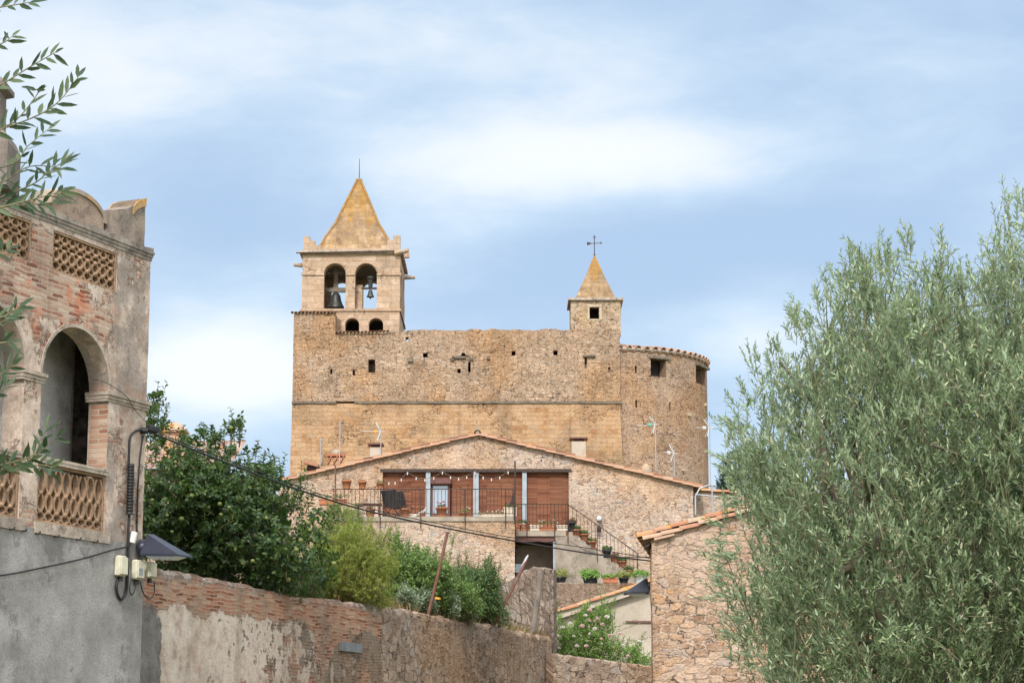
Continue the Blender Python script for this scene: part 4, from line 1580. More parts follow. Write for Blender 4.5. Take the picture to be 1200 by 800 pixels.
def antenna(px, py, Y, base_py, label, name='tv_antenna', boom=1.4, lean=-.12, n_el=6, colour=None, flip=-1, tip=.0, head=True):
    top = P(px, py, Y)
    bot = P(px, base_py, Y)
    bot.x = top.x
    bot.y = top.y
    o = thing(name, label, 'antenna', bot)
    mb = MB()
    mb.tube([bot, top + Vector((0, 0, .15))], .022, 6)
    mb.build('mast', M['steel'], o)
    if not boom:
        return o
    d = Vector((flip, -.25, lean)).normalized()
    s0 = top - d * .15
    mb = MB()
    mb.tube([s0, top + d * boom], .014, 5)
    bm_ = mb.build('boom', M['whitepl'], o)
    sd = d.cross(Vector((0, 0, 1))).normalized()
    up = sd.cross(d).normalized()
    for i in range(n_el):
        c = top + d * (boom * (.25 + .75 * i / (n_el - 1)))
        mb = MB()
        mb.tube([c - sd * .22 - up * .02, c + sd * .22 + up * .02], .012, 4)
        mb.build('element', M['whitepl'], o)
    if head:
        mb = MB()
        mb.box(top + d * .22, (.12, .08, .12), d)
        mb.build('dipole_box', M[colour or 'plasticorange'], o)
        for s_ in (-1, 1):
            for k in (-1, 1):
                mb = MB()
                mb.tube([top + d * .02, top - d * (.05) + up * (s_ * .36) + sd * (k * .14) + d * .22], .013, 4)
                mb.build('reflector_rod', M['whitepl'], o)
    return o


YA = YH + 1.5
antenna(446.5, 505.5, YA, 533, 'white television antenna with an orange box on a mast behind the left chimney', boom=.75, lean=-.02)
antenna(398.5, 498, YH + 1, 546, 'tall bare white mast beside the tiled chimney at left', 'antenna_mast', boom=0)
antenna(375.5, 517, YH + 1, 547, 'short bare steel mast left of the tiled chimney', 'antenna_mast', boom=0)
antenna(768, 497, YA, 552, 'television antenna with a green box on a mast in front of the round apse', boom=.72, lean=-.1, colour='plasticgreen')
antenna(790, 531, YA, 558, 'low white television antenna with two booms, between the two taller ones at right', boom=.45, lean=.06, colour='whitepl')
antenna(831.5, 501, YH + 2, 578, 'white television antenna on a tall pole at the right edge of the round apse', boom=.55, lean=-.05, colour='whitepl')
mb = MB()
p = P(757, 546, YA)
mb.lathe(p + Vector((0, 0, -.3)), [(.22, 0), (.17, .25), (.08, .38), (.02, .4)], 10)
o = thing('roof_cowl', 'small ochre clay cowl on the right roof slope beside the green boxed antenna', 'cowl', p)
mb.build('cowl', M['plasticorange'] if False else M['lichened'], o)

# string lights -----------------------------------------------------------
yl = YH - .12
o = thing('string_lights', 'string of small white bulbs looped under the lintel of the blinds', 'string lights', P(520, 556, yl))
hooks = [(448.5, 561), (477.5, 552.8), (518.5, 552.2), (556.5, 552), (595.5, 551.8)]
mb = MB()
bul = []
for (a, b_), sag in zip(zip(hooks, hooks[1:]), (8, 9, 8, 9)):
    pts = []
    for i in range(9):
        f = i / 8
        pts.append(P(a[0] + (b_[0] - a[0]) * f, a[1] + (b_[1] - a[1]) * f + sag * 4 * f * (1 - f) * .9, yl))
    mb.tube(pts, .008, 4)
    bul += [pts[2], pts[4], pts[6], pts[8]]
mb.build('cord', M['oldwood'], o)
for p in bul:
    mb = MB()
    mb.lathe(p + Vector((0, 0, -.12)), [(.008, 0), (.024, .025), (.024, .06), (.010, .11)], 7)
    mb.build('bulb', M['whitepl'], o)

# chairs and table on the terrace ----------------------------------------
zfl = Zp(605, YF)


def deck_chair(px, Y, label, wide):
    b0 = Vector((Xp(px, 600, Y), Y, zfl))
    o = thing('deck_chair', label, 'chair', b0, 'mesh deck chairs on the terrace')
    o.rotation_euler.z = .9
    mb = MB()
    mb.box(b0 + Vector((.0, 0, .40)), (.5, wide, .03), Vector((1, 0, .06)), Vector((-.06, 0, 1)))
    mb.build('seat', M['net'], o)
    mb = MB()
    mb.box(b0 + Vector((-.28, 0, .70)), (.62, wide, .04), Vector((-.38, 0, .95)), Vector((.95, 0, .38)))
    mb.build('backrest', M['net'], o)
    for s_ in (-1, 1):
        for k, (fa, fb) in enumerate((((-.28, .45), (.28, 0)), ((.26, .45), (-.26, 0)))):
            mb = MB()
            mb.tube([b0 + Vector((fa[0], s_ * wide / 2, fa[1])), b0 + Vector((fb[0], s_ * wide / 2, fb[1]))], .014, 5)
            mb.build('leg', M['iron'], o)
        mb = MB()
        mb.tube([b0 + Vector((-.36, s_ * wide / 2, .66)), b0 + Vector((.25, s_ * wide / 2, .64))], .016, 5)
        mb.build('armrest', M['iron'], o)


deck_chair(463, YF + .5, 'dark mesh deck chair leaning back beside the table on the terrace, the left one', .7)
deck_chair(473, YF + 1.0, 'dark mesh deck chair tucked behind the other deck chair, nearer the door', .6)
b0 = Vector((Xp(432, 600, YF + .8), YF + .8, zfl))
o = thing('terrace_table', 'low dark red slatted table on the terrace left of the deck chairs', 'table', b0)
mb = MB()
mb.box(b0 + Vector((0, 0, .52)), (.95, .6, .05))
mb.build('table_top', M['redwood'], o)
for sx in (-1, 1):
    for sy in (-1, 1):
        mb = MB()
        mb.box(b0 + Vector((sx * .4, sy * .24, .25)), (.06, .06, .49))
        mb.build('leg', M['redwood'], o)
b0 = Vector((Xp(493, 600, YF + .3), YF + .3, zfl))
o = thing('drying_rack', 'small white wire rack on the terrace floor left of the door', 'rack', b0)
mb = MB()
mb.tube([b0 + Vector((-.32, 0, .02)), b0 + Vector((-.1, 0, .14)), b0 + Vector((.15, 0, .28)), b0 + Vector((.22, 0, .4))], .02, 5)
mb.build('rail', M['whitepl'], o)
mb = MB()
mb.tube([b0 + Vector((-.32, .3, .02)), b0 + Vector((-.1, .3, .14)), b0 + Vector((.15, .3, .28)), b0 + Vector((.22, .3, .4))], .02, 5)
mb.build('rail', M['whitepl'], o)
for f in (-.2, -.05, .1):
    mb = MB()
    mb.tube([b0 + Vector((f, 0, .14 + f * .5)), b0 + Vector((f, .3, .14 + f * .5))], .015, 5)
    mb.build('rung', M['whitepl'], o)

# ------------------------------------------------------------------ left building with the loggia
TH = R(22.2)
dv = Vector((math.sin(TH), math.cos(TH), 0))
dn = Vector((math.cos(TH), -math.sin(TH), 0))
YC = 33.0
CX = Xp(172.5, 450, YC)
CO = Vector((CX, YC, 0))
lb = thing('loggia_house', 'decayed brick and plaster house with an arched loggia at the left edge', 'house', CO)
ORIG[lb] = CO


def FU(px, py):
    p = hit(px, py, CO, dn)
    return (-(p - CO).dot(dv), p.z)


def FPt(u, z, off=0.0):
    return CO - dv * u + Vector((0, 0, z)) + dn * off


EZ = Vector((0, 0, 1))


def loggia():
    zb = (FU(0, 612.7)[1] + FU(144, 634.8)[1]) / 2
    zc0 = (FU(14, 245)[1] + FU(174, 305)[1]) / 2         # underside of the cornice
    zc1 = zc0 + .24
    UL = 9.0
    O = CO
    # arches
    u_r, u_l = FU(126.5, 500)[0], FU(46.5, 500)[0]
    zcr = FU(84, 382)[1]
    zsp = FU(124, 458)[1]
    z_sill = FU(117, 621)[1] - .02
    ah = [arch(u_r, u_l, z_sill, zsp, zcr, 20)]
    pier = abs(FU(27, 480)[0] - u_l)
    W = u_l - u_r
    ah.append(arch(u_l + pier, u_l + pier + W, z_sill, zsp, zcr, 20))
    ah.append(arch(u_l + 2 * pier + W, u_l + 2 * pier + 2 * W, z_sill, zsp, zcr, 20))
    # recesses for the pierced parapet panels
    pz0, pz1 = FU(100, 330)[1], FU(100, 283)[1]
    pr = [(FU(137, 320)[0], FU(61.5, 300)[0]), (FU(36, 290)[0], FU(36, 290)[0] + 1.75), (FU(36, 290)[0] + 2.35, FU(36, 290)[0] + 4.1)]
    rec = [[(a, pz0), (b_, pz0), (b_, pz1), (a, pz1)] for a, b_ in pr]
    th = .34
    mb = MB()
    mb.panel(jag([(0, zb), (UL, zb), (UL, zc0), (0, zc0)], (3,), .15, .012, 8), ah + rec, O, -dv, EZ, dn, th)
    mb.build('facade_wall', M['facade'], lb)
    mb = MB()
    mb.panel([(-.012, -.5), (UL, -.5), (UL, zb - .003), (-.012, zb - .003)], [], O + dn * .02, -dv, EZ, dn, .4)
    mb.build('rendered_base', M['render_grey'], lb)
    # end wall and back walls
    BK = 1.0
    mb = MB()
    mb.panel([(th + .002, -.5), (8, -.5), (8, zc0), (th + .002, zc0)], [], O, -dn, EZ, dv, .45)
    mb.build('end_wall', M['render_house'], lb)
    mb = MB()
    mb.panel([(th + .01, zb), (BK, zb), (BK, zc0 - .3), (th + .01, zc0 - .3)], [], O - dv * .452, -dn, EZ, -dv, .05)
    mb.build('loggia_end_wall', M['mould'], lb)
    mb = MB()
    mb.panel([(.5, zb), (UL, zb), (UL, zc0 - .3), (.5, zc0 - .3)], [], O - dn * BK, -dv, EZ, dn, .25)
    mb.build('loggia_back_wall', M['loggia_in'], lb)
    mb = MB()
    mb.panel([(.46, zb), (UL, zb), (UL, zb + .12), (.46, zb + .12)], [], O - dn * (th + .003), -dv, EZ, dn, BK - th - .01)
    mb.build('loggia_floor', M['slab'], lb)
    mb = MB()
    mb.panel([(.46, zc0 - .28), (UL, zc0 - .28), (UL, zc0 - .1), (.46, zc0 - .1)], [], O - dn * (th + .003), -dv, EZ, dn, 7.2)
    mb.build('roof_terrace', M['slab'], lb)
    # arch mouldings
    c, a = (u_r + u_l) / 2, W / 2
    for k in range(2):
        cc = c + k * (W + pier)
        n = 24
        inn = [(cc + a * math.cos(math.pi * i / n), zsp + (zcr - zsp) * math.sin(math.pi * i / n)) for i in range(n + 1)]
        out_ = [(cc + (a + .05) * math.cos(math.pi * i / n), zsp + (zcr + .05 - zsp) * math.sin(math.pi * i / n)) for i in range(n, -1, -1)]
        mb = MB()
        mb.panel(inn + out_, [], O + dn * .014, -dv, EZ, dn, .013)
        mb.build('arch_moulding', M['stone_trim'], lb)
    # capitals: stepped bands wrapping the piers
    zcap = zsp
    for (ua, ub) in ((-.03, u_r + .05), (u_l - .05, u_l + pier + .05), (u_l + pier + W - .05, u_l + 2 * pier + W + .05)):
        cp = MB()
        for (z0, z1, o_) in ((-.14, -.10, .015), (-.10, -.05, .03), (-.05, .0, .055)):
            cp.panel([(ua - o_ * .6, zcap + z0), (ub + o_ * .6, zcap + z0), (ub + o_ * .6, zcap + z1), (ua - o_ * .6, zcap + z1)], [], O + dn * o_, -dv, EZ, dn, th + o_ + .02)
        cp.build('capital', M['stone_trim'], lb)
    # brick lining of the far jamb
    mb = MB()
    mb.panel([(.002, z_sill), (th - .03, z_sill), (th - .03, zsp - .18), (.002, zsp - .18)], [], FPt(u_r + .008, 0), -dn, EZ, -dv, .007)
    mb.build('jamb_brick', M['brick_old'], lb)
    # cornice in three profiles
    co = MB()
    k = 40
    for (z0, z1, o_) in ((0, .05, .012), (.05, .10, .026), (.10, .135, .042), (.135, .19, .028)):
        pts = [(-o_, z0), (UL, z0)] + [(UL + (-o_ - UL) * i / k, z1 + (rnd.uniform(-.015, .02) if z1 > .15 else rnd.uniform(-.004, .004))) for i in range(k + 1)]
        co.panel([(p, zc0 + q + .002) for p, q in pts], [], O + dn * o_, -dv, EZ, dn, .45 + o_)
    co.build('cornice', M['cornice'], lb)
    mb = MB()
    mb.panel([(th, zc0 + .002), (8, zc0 + .002), (8, zc0 + .18), (th, zc0 + .18)], [], O + dv * .025, -dn, EZ, dv, .4)
    mb.build('end_cornice', M['cornice'], lb)

    def tracery(name, ua, ub, za, zb_, ncol, rows, off, back=None):
        """pierced terracotta: paired wavy ribs that close into pointed ovals"""
        f = MB()
        fr = .03
        f.panel([(ua, za), (ub, za), (ub, zb_), (ua, zb_)], [[(ua + fr, za + fr), (ub - fr, za + fr), (ub - fr, zb_ - fr), (ua + fr, zb_ - fr)]], O + dn * off, -dv, EZ, dn, .10)
        a_, b2 = ua + fr, ub - fr
        z0, z1 = za + fr, zb_ - fr
        cw = (b2 - a_) / ncol
        t_ = .024
        marks = [0.0]
        for hh in rows:
            marks.append(marks[-1] + hh)
        marks = [q / marks[-1] for q in marks]
        for i in range(ncol):
            cx = a_ + cw * (i + .5)
            for s_ in (-1, 1):
                L_, R_ = [], []
                for ri in range(len(rows)):
                    for j in range(10):
                        q = marks[ri] + (marks[ri + 1] - marks[ri]) * j / 10
                        w_ = math.sin(math.pi * j / 10) ** .75 * (cw * .5 - t_ * .2) * (.82 if ri % 2 else 1.0)
                        x = cx + s_ * max(w_, t_ * .4) + rnd.uniform(-.002, .002)
                        L_.append((x - t_, z0 + (z1 - z0) * q))
                        R_.append((x + t_, z0 + (z1 - z0) * q))
                f.panel(L_ + R_[::-1], [], O + dn * (off - .012 - .006 * (s_ > 0) - .002 * (i % 2)), -dv, EZ, dn, .08)
            for q in marks[1:-1]:
                zz = z0 + (z1 - z0) * q
                f.lathe(FPt(cx, zz - .035, off - .04), [(.02, 0), (.05, .018), (.05, .052), (.02, .07)], 8)
        o_ = f.build(name, M['pierced'], lb)
        if back:
            m2 = MB()
            m2.panel([(ua, za), (ub, za), (ub, zb_), (ua, zb_)], [], O - dn * .2, -dv, EZ, dn, .1)
            m2.build('panel_backing', M['pierced_back'], o_)
        return o_
    for a_, b_ in pr[:2]:
        tracery('pierced_panel', a_ + .003, b_ - .003, pz0 + .003, pz1 - .003, 8, (.25, .30, .2, .22), -.01, True)
    tracery('pierced_panel', pr[2][0] + .003, pr[2][1] - .003, pz0 + .003, pz1 - .003, 8, (.25, .30, .2, .22), -.01, True)
    zr = FU(117, 556)[1]
    for k in range(2):
        s_ = k * (W + pier)
        tracery('balustrade', u_r + .01 + s_, u_l - .01 + s_, z_sill + .005, zr, 8, (.16, .34, .50), -.02)
        rl = MB()
        rl.panel([(u_r + .004 + s_, zr + .002), (u_l - .004 + s_, zr + .002), (u_l - .004 + s_, zr + .05), (u_r + .004 + s_, zr + .05)], [], O + dn * .03, -dv, EZ, dn, .20)
        rl.panel([(u_r + .004 + s_, zr + .051), (u_l - .004 + s_, zr + .051), (u_l - .004 + s_, zr + .09), (u_r + .004 + s_, zr + .09)], [], O + dn * .04, -dv, EZ, dn, .24)
        rl.build('balustrade_rail', M['stone_trim'], lb)
        sl_ = MB()
        sl_.panel([(u_r - .10 + s_, z_sill - .16), (u_l + .06 + s_, z_sill - .16), (u_l + .06 + s_, z_sill - .004), (u_r - .1 + s_, z_sill - .004)], [], O + dn * .04, -dv, EZ, dn, .038)
        sl_.build('sill', M['stone_trim'], lb)
    # parapet pieces above the cornice
    zt = zc0 + .19
    ul, ur = FU(62, 250)[0], FU(123, 262)[0]
    zp = FU(93, 225.5)[1]
    mb = MB()
    outl = [(ur, zt), (ul, zt)] + [((ul + ur) / 2 + (ul - ur) / 2 * math.cos(math.pi * i / 20), zt + .12 + (zp - zt - .12) * math.sin(math.pi * i / 20)) for i in range(0, 21)]
    mb.panel(jag(outl, tuple(range(2, 22)), .08, .012, 12), [], O - dn * .02, -dv, EZ, dn, .38)
    lu = mb.build('arched_parapet', M['lunette'], lb)
    mb = MB()
    n = 20
    cc, ra = (ul + ur) / 2, (ul - ur) / 2
    inn = [(cc + (ra - .02) * math.cos(math.pi * i / n), zt + .12 + (zp - zt - .14) * math.sin(math.pi * i / n)) for i in range(n + 1)]
    out_ = [(cc + (ra + .05) * math.cos(math.pi * i / n), zt + .12 + (zp + .045 - zt - .12) * math.sin(math.pi * i / n)) for i in range(n, -1, -1)]
    mb.panel(jag(inn + out_, (), 1, 0), [], O + dn * .004, -dv, EZ, dn, .42)
    mb.build('parapet_rim', M['lichened'], lu)
    # corner pedestal: low flat part and a scroll rising to the corner
    pxs = [(126.5, 246), (150, 244.5), (152.5, 243), (157, 241), (161, 236), (166, 233.5), (171.5, 232.5)]
    pts = [FU(a_, b_) for a_, b_ in pxs]
    outl = [(pts[-1][0], zt), (pts[0][0], zt)] + pts
    mb = MB()
    mb.panel(jag(outl, (1, 2, 8), .12, .012, 14), [], O - dn * .01, -dv, EZ, dn, .42)
    ped = mb.build('corner_pedestal', M['facade_top'], lb)
    mb = MB()
    q = pts[3:]
    mb.panel(q + [(a_ + .01, b_ - .13) for a_, b_ in q[::-1]], [], O + dn * .012, -dv, EZ, dn, .46)
    mb.build('lichen_cap', M['lichen_cap'], ped)
    # tall pinnacle over the left part of the parapet
    ub = FU(-4, 200)[0]
    bz = lambda py: FU(-4, py)[1]
    mb = MB()
    ctr = FPt(ub, 0, -.2)
    mb.lathe(Vector((ctr.x, ctr.y, 0)), [(.40, zt - .02), (.40, bz(172)), (.34, bz(160)), (.22, bz(150)), (.21, bz(108)), (.30, bz(104)), (.30, bz(98)), (.24, bz(93)), (.05, bz(84))], 4, square=True)
    mb.build('pinnacle', M['pinnacle'], lb)
    mb = MB()
    mb.panel([(ur + .0, zt), (UL, zt), (UL, zt + .1), (ur, zt + .1)], [], O - dn * .39, -dv, EZ, dn, .2)
    mb.build('parapet_kerb', M['cornice'], lb)
    # iron hooks along the base
    for hx, hy in ((10, 620), (24, 622), (40, 625), (62, 629), (88, 632), (108, 635)):
        u_, z_ = FU(hx, hy)
        mb = MB()
        mb.tube([FPt(u_, z_, .0), FPt(u_, z_, .09), FPt(u_, z_ + .03, .10)], .012, 5)
        mb.build('hook', M['iron'], lb)
    return zb


FZ = [0, 0]
_zc0 = (FU(14, 245)[1] + FU(174, 305)[1]) / 2
FZ = [FU(100, 400)[1], _zc0]
M['facade'] = mat_facade()
FZ = [_zc0, _zc0 + 2]
M['facade_top'] = mat_plaster('blackened brown render', (.17, .145, .125), (.40, .32, .26), (.05, .045, .042), .5, .02, 2.5)
m, t, b = mat_begin('old jamb brick')
c_, h_ = brick_layer(t, t.uv(), .30, .072, .010, [(0, (.26, .12, .08)), (.5, (.42, .25, .17)), (1, (.52, .38, .29))], (.44, .36, .29), .02)
mat_end(t, b, c_, .92, t.bump(h_, .7, .02), .12)
M['brick_old'] = m
M['pierced_back'] = mat_plaster('ochre plaster behind tracery', (.30, .19, .11), (.42, .28, .17), (.14, .10, .075), .4)
M['lichen_cap'] = simple('orange lichen crust', (.50, .27, .07), .95, .4, 9, tint=(.32, .27, .21), bumpd=.03)
M['pinnacle'] = mat_plaster('grey brown pinnacle render', (.17, .14, .125), (.27, .23, .20), (.08, .07, .065), .4)
ZB = loggia()

# street lamps ------------------------------------------------------------


def street_lamp(name, label, base, out, side, L=.62, Wd=.42, H=.30):
    """pyramid hooded lamp reaching out from a wall"""
    o = thing(name, label, 'street lamp', base)
    out = Vector(out).normalized()
    side = Vector(side).normalized()
    b0 = Vector(base)
    q = lambda a, s, z: b0 + out * a + side * s + Vector((0, 0, z))
    mb = MB()
    w2 = Wd / 2
    vs = [q(.10, -w2 * .85, 0), q(.10 + L, -w2, -.03), q(.10 + L, w2, -.03), q(.10, w2 * .85, 0),
          q(.12, -w2 * .18, H), q(.18, w2 * .18, H)]
    vs2 = [q(.10, -w2 * .85, -.035), q(.10 + L, -w2, -.055), q(.10 + L, w2, -.055), q(.10, w2 * .85, -.035)]
    mb.add(vs + vs2, [(0, 1, 4), (1, 2, 5, 4), (2, 3, 5), (3, 0, 4, 5), (0, 6, 7, 1), (1, 7, 8, 2), (2, 8, 9, 3), (3, 9, 6, 0)])
    mb.build('lamp_hood', M['darkmetal'], o)
    mb = MB()
    vs = [q(.15, -w2 * .7, -.02), q(.05 + L, -w2 * .85, -.035), q(.05 + L, w2 * .85, -.035), q(.15, w2 * .7, -.02),
          q(.2, -w2 * .5, -.075), q(L * .85, -w2 * .6, -.09), q(L * .85, w2 * .6, -.09), q(.2, w2 * .5, -.075)]
    mb.add(vs, [(0, 1, 2, 3), (7, 6, 5, 4), (0, 4, 5, 1), (1, 5, 6, 2), (2, 6, 7, 3), (3, 7, 4, 0)])
    mb.build('lamp_glass', M['globe'], o)
    mb = MB()
    mb.tube([q(0, 0, .10), q(.06, 0, .10), q(.13, 0, .12)], lambda k: .13 - .03 * k, 12)
    mb.build('mounting_boss', M['darkmetal'], o)
    return o


lu, lz = FU(160, 641)
street_lamp('street_lamp', 'dark pyramid hooded street lamp on the corner of the loggia house', FPt(.10, FU(166, 650)[1], .03), dn + dv * .15, dv)

# meter boxes and cables on the corner ------------------------------------


def junction_box(px0, py0, px1, py1, label, off=.07, louvre=False, corner=False):
    u1, z1 = FU(px0, py0)
    u0, z0 = FU(px1, py1)
    c = FPt((u0 + u1) / 2, (z0 + z1) / 2, off)
    wd_ = abs(u1 - u0) * .62
    if corner:
        c = FPt(-.10, (z0 + z1) / 2, .08)
        wd_ = .20
    h = z1 - z0
    o = thing('junction_box', label, 'junction box', FPt((u0 + u1) / 2, z0, .02))
    mb = MB()
    mb.rbox(c, (wd_, .10, h), .02, dv, EZ)
    body = mb.build('box_body', M['cream'], o)
    mb = MB()
    mb.rbox(c + dn * .06, (wd_ * .86, .022, h * .86), .01, dv, EZ)
    mb.build('box_lid', M['cream'], o)
    if louvre:
        for i in range(6):
            mb = MB()
            mb.box(c + dn * .073 + Vector((0, 0, h * (.05 - .06 * i))) - dv * wd_ * .12, (wd_ * .5, .008, .014), dv)
            mb.build('louvre', M['zinc'], o)
    mb = MB()
    mb.tube([c + Vector((0, 0, -h / 2 + .01)), c + Vector((0, 0, -h / 2 - .07))], .035, 8)
    mb.build('cable_gland', M['black'], o)
    return c, h


b1 = junction_box(130, 650, 143.5, 676, 'tall narrow cream junction box, leftmost of three below the lamp')
b2 = junction_box(149.5, 655, 163, 680, 'slotted cream junction box, middle of the three below the lamp', louvre=True)
b3 = junction_box(166.5, 657, 182, 679, 'cream junction box on the house corner, rightmost of the three below the lamp', corner=True)
o = thing('photocell', 'small white cylinder sensor fixed beside the lamp above the middle box', 'sensor', FPt(FU(151, 634)[0], FU(151, 634)[1], .04))
mb = MB()
u_, z_ = FU(150, 636)
mb.tube([FPt(u_, z_, .06), FPt(u_ - .04, z_ + .16, .08)], .055, 10)
mb.build('sensor_body', M['whitepl'], o)
mb = MB()
mb.tube([FPt(u_, z_ + .04, .06), FPt(u_, z_ + .04, -.01)], .02, 6)
mb.build('bracket', M['steel'], o)


def wall_path(pts, off=.04):
    return [FPt(*FU(a, b_), off) for a, b_ in pts]


def smooth_path(pts, k=6):
    out = []
    n = len(pts)
    for i in range(n - 1):
        p0, p1, p2, p3 = pts[max(0, i - 1)], pts[i], pts[i + 1], pts[min(n - 1, i + 2)]
        for j in range(k):
            t_ = j / k
            out.append(.5 * ((2 * p1) + (p2 - p0) * t_ + (2 * p0 - 5 * p1 + 4 * p2 - p3) * t_ * t_ + (3 * p1 - p0 - 3 * p2 + p3) * t_ ** 3))
    out.append(pts[-1])
    return out


def cable(name, label, pts, r, mat='black', n=5, group=None):
    mb = MB()
    o = mb
    pp = smooth_path([Vector(p) for p in pts])
    mb.tube(pp, r, n)
    ob = mb.build(name, M[mat], None, pp[0], label=label, category='cable')
    if group:
        ob['group'] = group
    return ob


o = thing('cable_riser', 'thick black cable with a ribbed sleeve running down the corner of the loggia house', 'cable', FPt(*FU(148, 690), .04))
mb = MB()
mb.tube(smooth_path(wall_path([(168, 505), (160, 504), (154, 507), (149.5, 514), (148.5, 528), (148, 545)])), .020, 7)
mb.build('upper_cable', M['black'], o)
mb = MB()
u_, _z = FU(148, 570)
zA, zB_ = FU(148, 544)[1], FU(148, 603)[1]
prof = []
k = 17
for i in range(k):
    zz = zB_ + (zA - zB_) * i / (k - 1)
    prof += [(.052, zz), (.052, zz + .030), (.045, zz + .034), (.045, zz + .044)] if i < k - 1 else [(.052, zz)]
p = FPt(u_, 0, .07)
mb.lathe(p, prof, 12)
mb.build('ribbed_sleeve', M['black'], o)
mb = MB()
mb.tube(smooth_path(wall_path([(148, 603), (147, 620), (146.5, 650), (145.5, 685), (143, 697), (139, 702), (135, 698), (133, 688), (134.5, 680)], .05)), .021, 7)
mb.build('lower_cable', M['black'], o)
cable('wall_cable', 'thin dark wire clipped down the corner strip right of the ribbed sleeve', wall_path([(166.5, 510), (163.5, 530), (161, 560), (159.5, 600), (159, 630)], .02), .012)
cable('wall_cable', 'dark cable sagging across the grey base to the boxes', wall_path([(-40, 676), (0, 673.5), (40, 666), (90, 655), (125, 645), (147, 640)], .06), .012)
cable('wall_cable', 'thin wire looping below the middle and right junction boxes', wall_path([(158, 681), (160, 692), (165, 700), (170, 701), (174, 694), (174, 682)], .10), .010)
cable('wall_cable', 'short curl of grey wire between the left and middle junction boxes', wall_path([(151, 681), (150, 690), (146, 697), (143.5, 690), (146, 678)], .12), .010)
cable('wall_cable', 'faint wire draped from the arch over the capital to the corner', wall_path([(103, 445), (112, 446), (126, 452), (145, 466), (150, 476), (160, 488), (168, 496)], .07), .005)
o = thing('cable_clamp', 'black insulator clamp where the overhead cables leave the loggia house', 'clamp', FPt(.06, FU(169, 505)[1], .08))
mb = MB()
mb.tube([FPt(.16, FU(167, 505)[1], .0), FPt(.10, FU(167, 505)[1], .10)], .05, 8)
mb.build('clamp_body', M['black'], o)
mb = MB()
mb.rbox(FPt(.0, FU(170, 503)[1], .12), (.26, .1, .1), .02, dv, EZ)
mb.build('clamp_block', M['black'], o)

# ------------------------------------------------------------------ barn at the right
YR = 45.0
bx0 = Xp(764, 700, YR)
ba = thing('stone_barn', 'rough stone barn with an orange lichened tile verge, right of centre beside the olive tree', 'barn', (bx0, YR, 0))


SK = .12


def barn():
    x0 = bx0
    xr_ = x0 + 6.4
    zE = P(764, 632, YR).z
    p1 = P(860, 605, YR)
    sl_ = (p1.z - zE) / (p1.x - x0)
    xa = x0 + 3.2
    za = zE + sl_ * 3.2
    mb = MB()
    mb.panel(jag([(x0, -.2), (xr_, -.2), (xr_, zE), (xa, za), (x0, zE)], (1, 4), .22, .022, 21), [], (0, YR, 0), (1, 0, 0), (0, 0, 1), (0, -1, 0), .5)
    mb.build('gable_wall', M['barn_rubble'], ba)
    mb = MB()
    D = 6.5
    sv = Vector((SK, 1, 0))
    for xx, n_ in ((x0, -1), (xr_, 1)):
        mb.panel([(.502, -.2), (D, -.2), (D, zE), (.502, zE)], [], (xx, YR, 0), sv, (0, 0, 1), (n_, 0, 0), .5)
    mb.panel([(x0 + .5, -.2), (xr_ - .5, -.2), (xr_ - .5, zE), (xa, za), (x0 + .5, zE)], [], (SK * D, YR + D, 0), (1, 0, 0), (0, 0, 1), (0, 1, 0), .5)
    mb.build('outer_wall', M['barn_rubble'], ba)
    up = Vector((1, 0, sl_)).normalized()
    A = Vector((x0, YR, zE)) - up * .30
    L = 3.2 / up.x + .30
    mb = MB()
    corrugated(mb, A + Vector((0, .1, .10)), Vector((SK, 1, 0)), D, up, L, .24, .05)
    rf = mb.build('roof', M['tiles_lichen'], ba)
    mb = MB()
    corrugated(mb, Vector((2 * xa - A.x, A.y + .1, A.z + .10)), Vector((SK, 1, 0)), D, Vector((-up.x, 0, up.z)), L, .24, .05)
    mb.build('roof', M['tiles_lichen'], ba)
    mb = MB()
    verge(mb, A + Vector((0, .06, .13)), A + Vector((0, .06, .13)) + up * L, .11, .46, 0, jitter=.008)
    mb.build('verge_tiles', M['tiles_lichen'], rf)
    mb = MB()
    A2 = A + up * .12 + Vector((0, -.03, .03))
    verge(mb, A2, A2 + up * (L - .1), .10, .46, 0, jitter=.010)
    mb.build('under_tiles', M['tiles_pink'], rf)
    mb = MB()
    A3 = A + up * .36 + Vector((0, -.05, -.04))
    half_tile(mb, A3, up + Vector((0, 0, -.03)), (0, 0, 1), .09, .42, .02)
    mb.build('eave_tile', M['tiles_pink'], rf)
    mb = MB()
    q = P(757, 637.5, YR)
    mb.tube([q + Vector((.02, 0, 0)), q + Vector((SK * D, D, 0))], .055, 8)
    mb.build('gutter', M['iron'], ba)


barn()
sd = Vector((-1, 0, 0))
street_lamp('street_lamp', 'dark blue pyramid hooded street lamp on the side of the stone barn', Vector((bx0 + SK * 1.2 - .03, 46.2, P(763, 693, 46.2).z)), sd, Vector((0, -1, 0)), .52, .42, .27)

# overhead cables ---------------------------------------------------------
c0 = FPt(-.02, FU(170, 504)[1], .12)


def span(pxs, ya, yb, dz=0.0):
    out = []
    for i, (a, b_) in enumerate(pxs):
        f = (a - pxs[0][0]) / (pxs[-1][0] - pxs[0][0])
        p = P(a, b_, ya + (yb - ya) * f)
        out.append(p + Vector((0, 0, dz)))
    return out


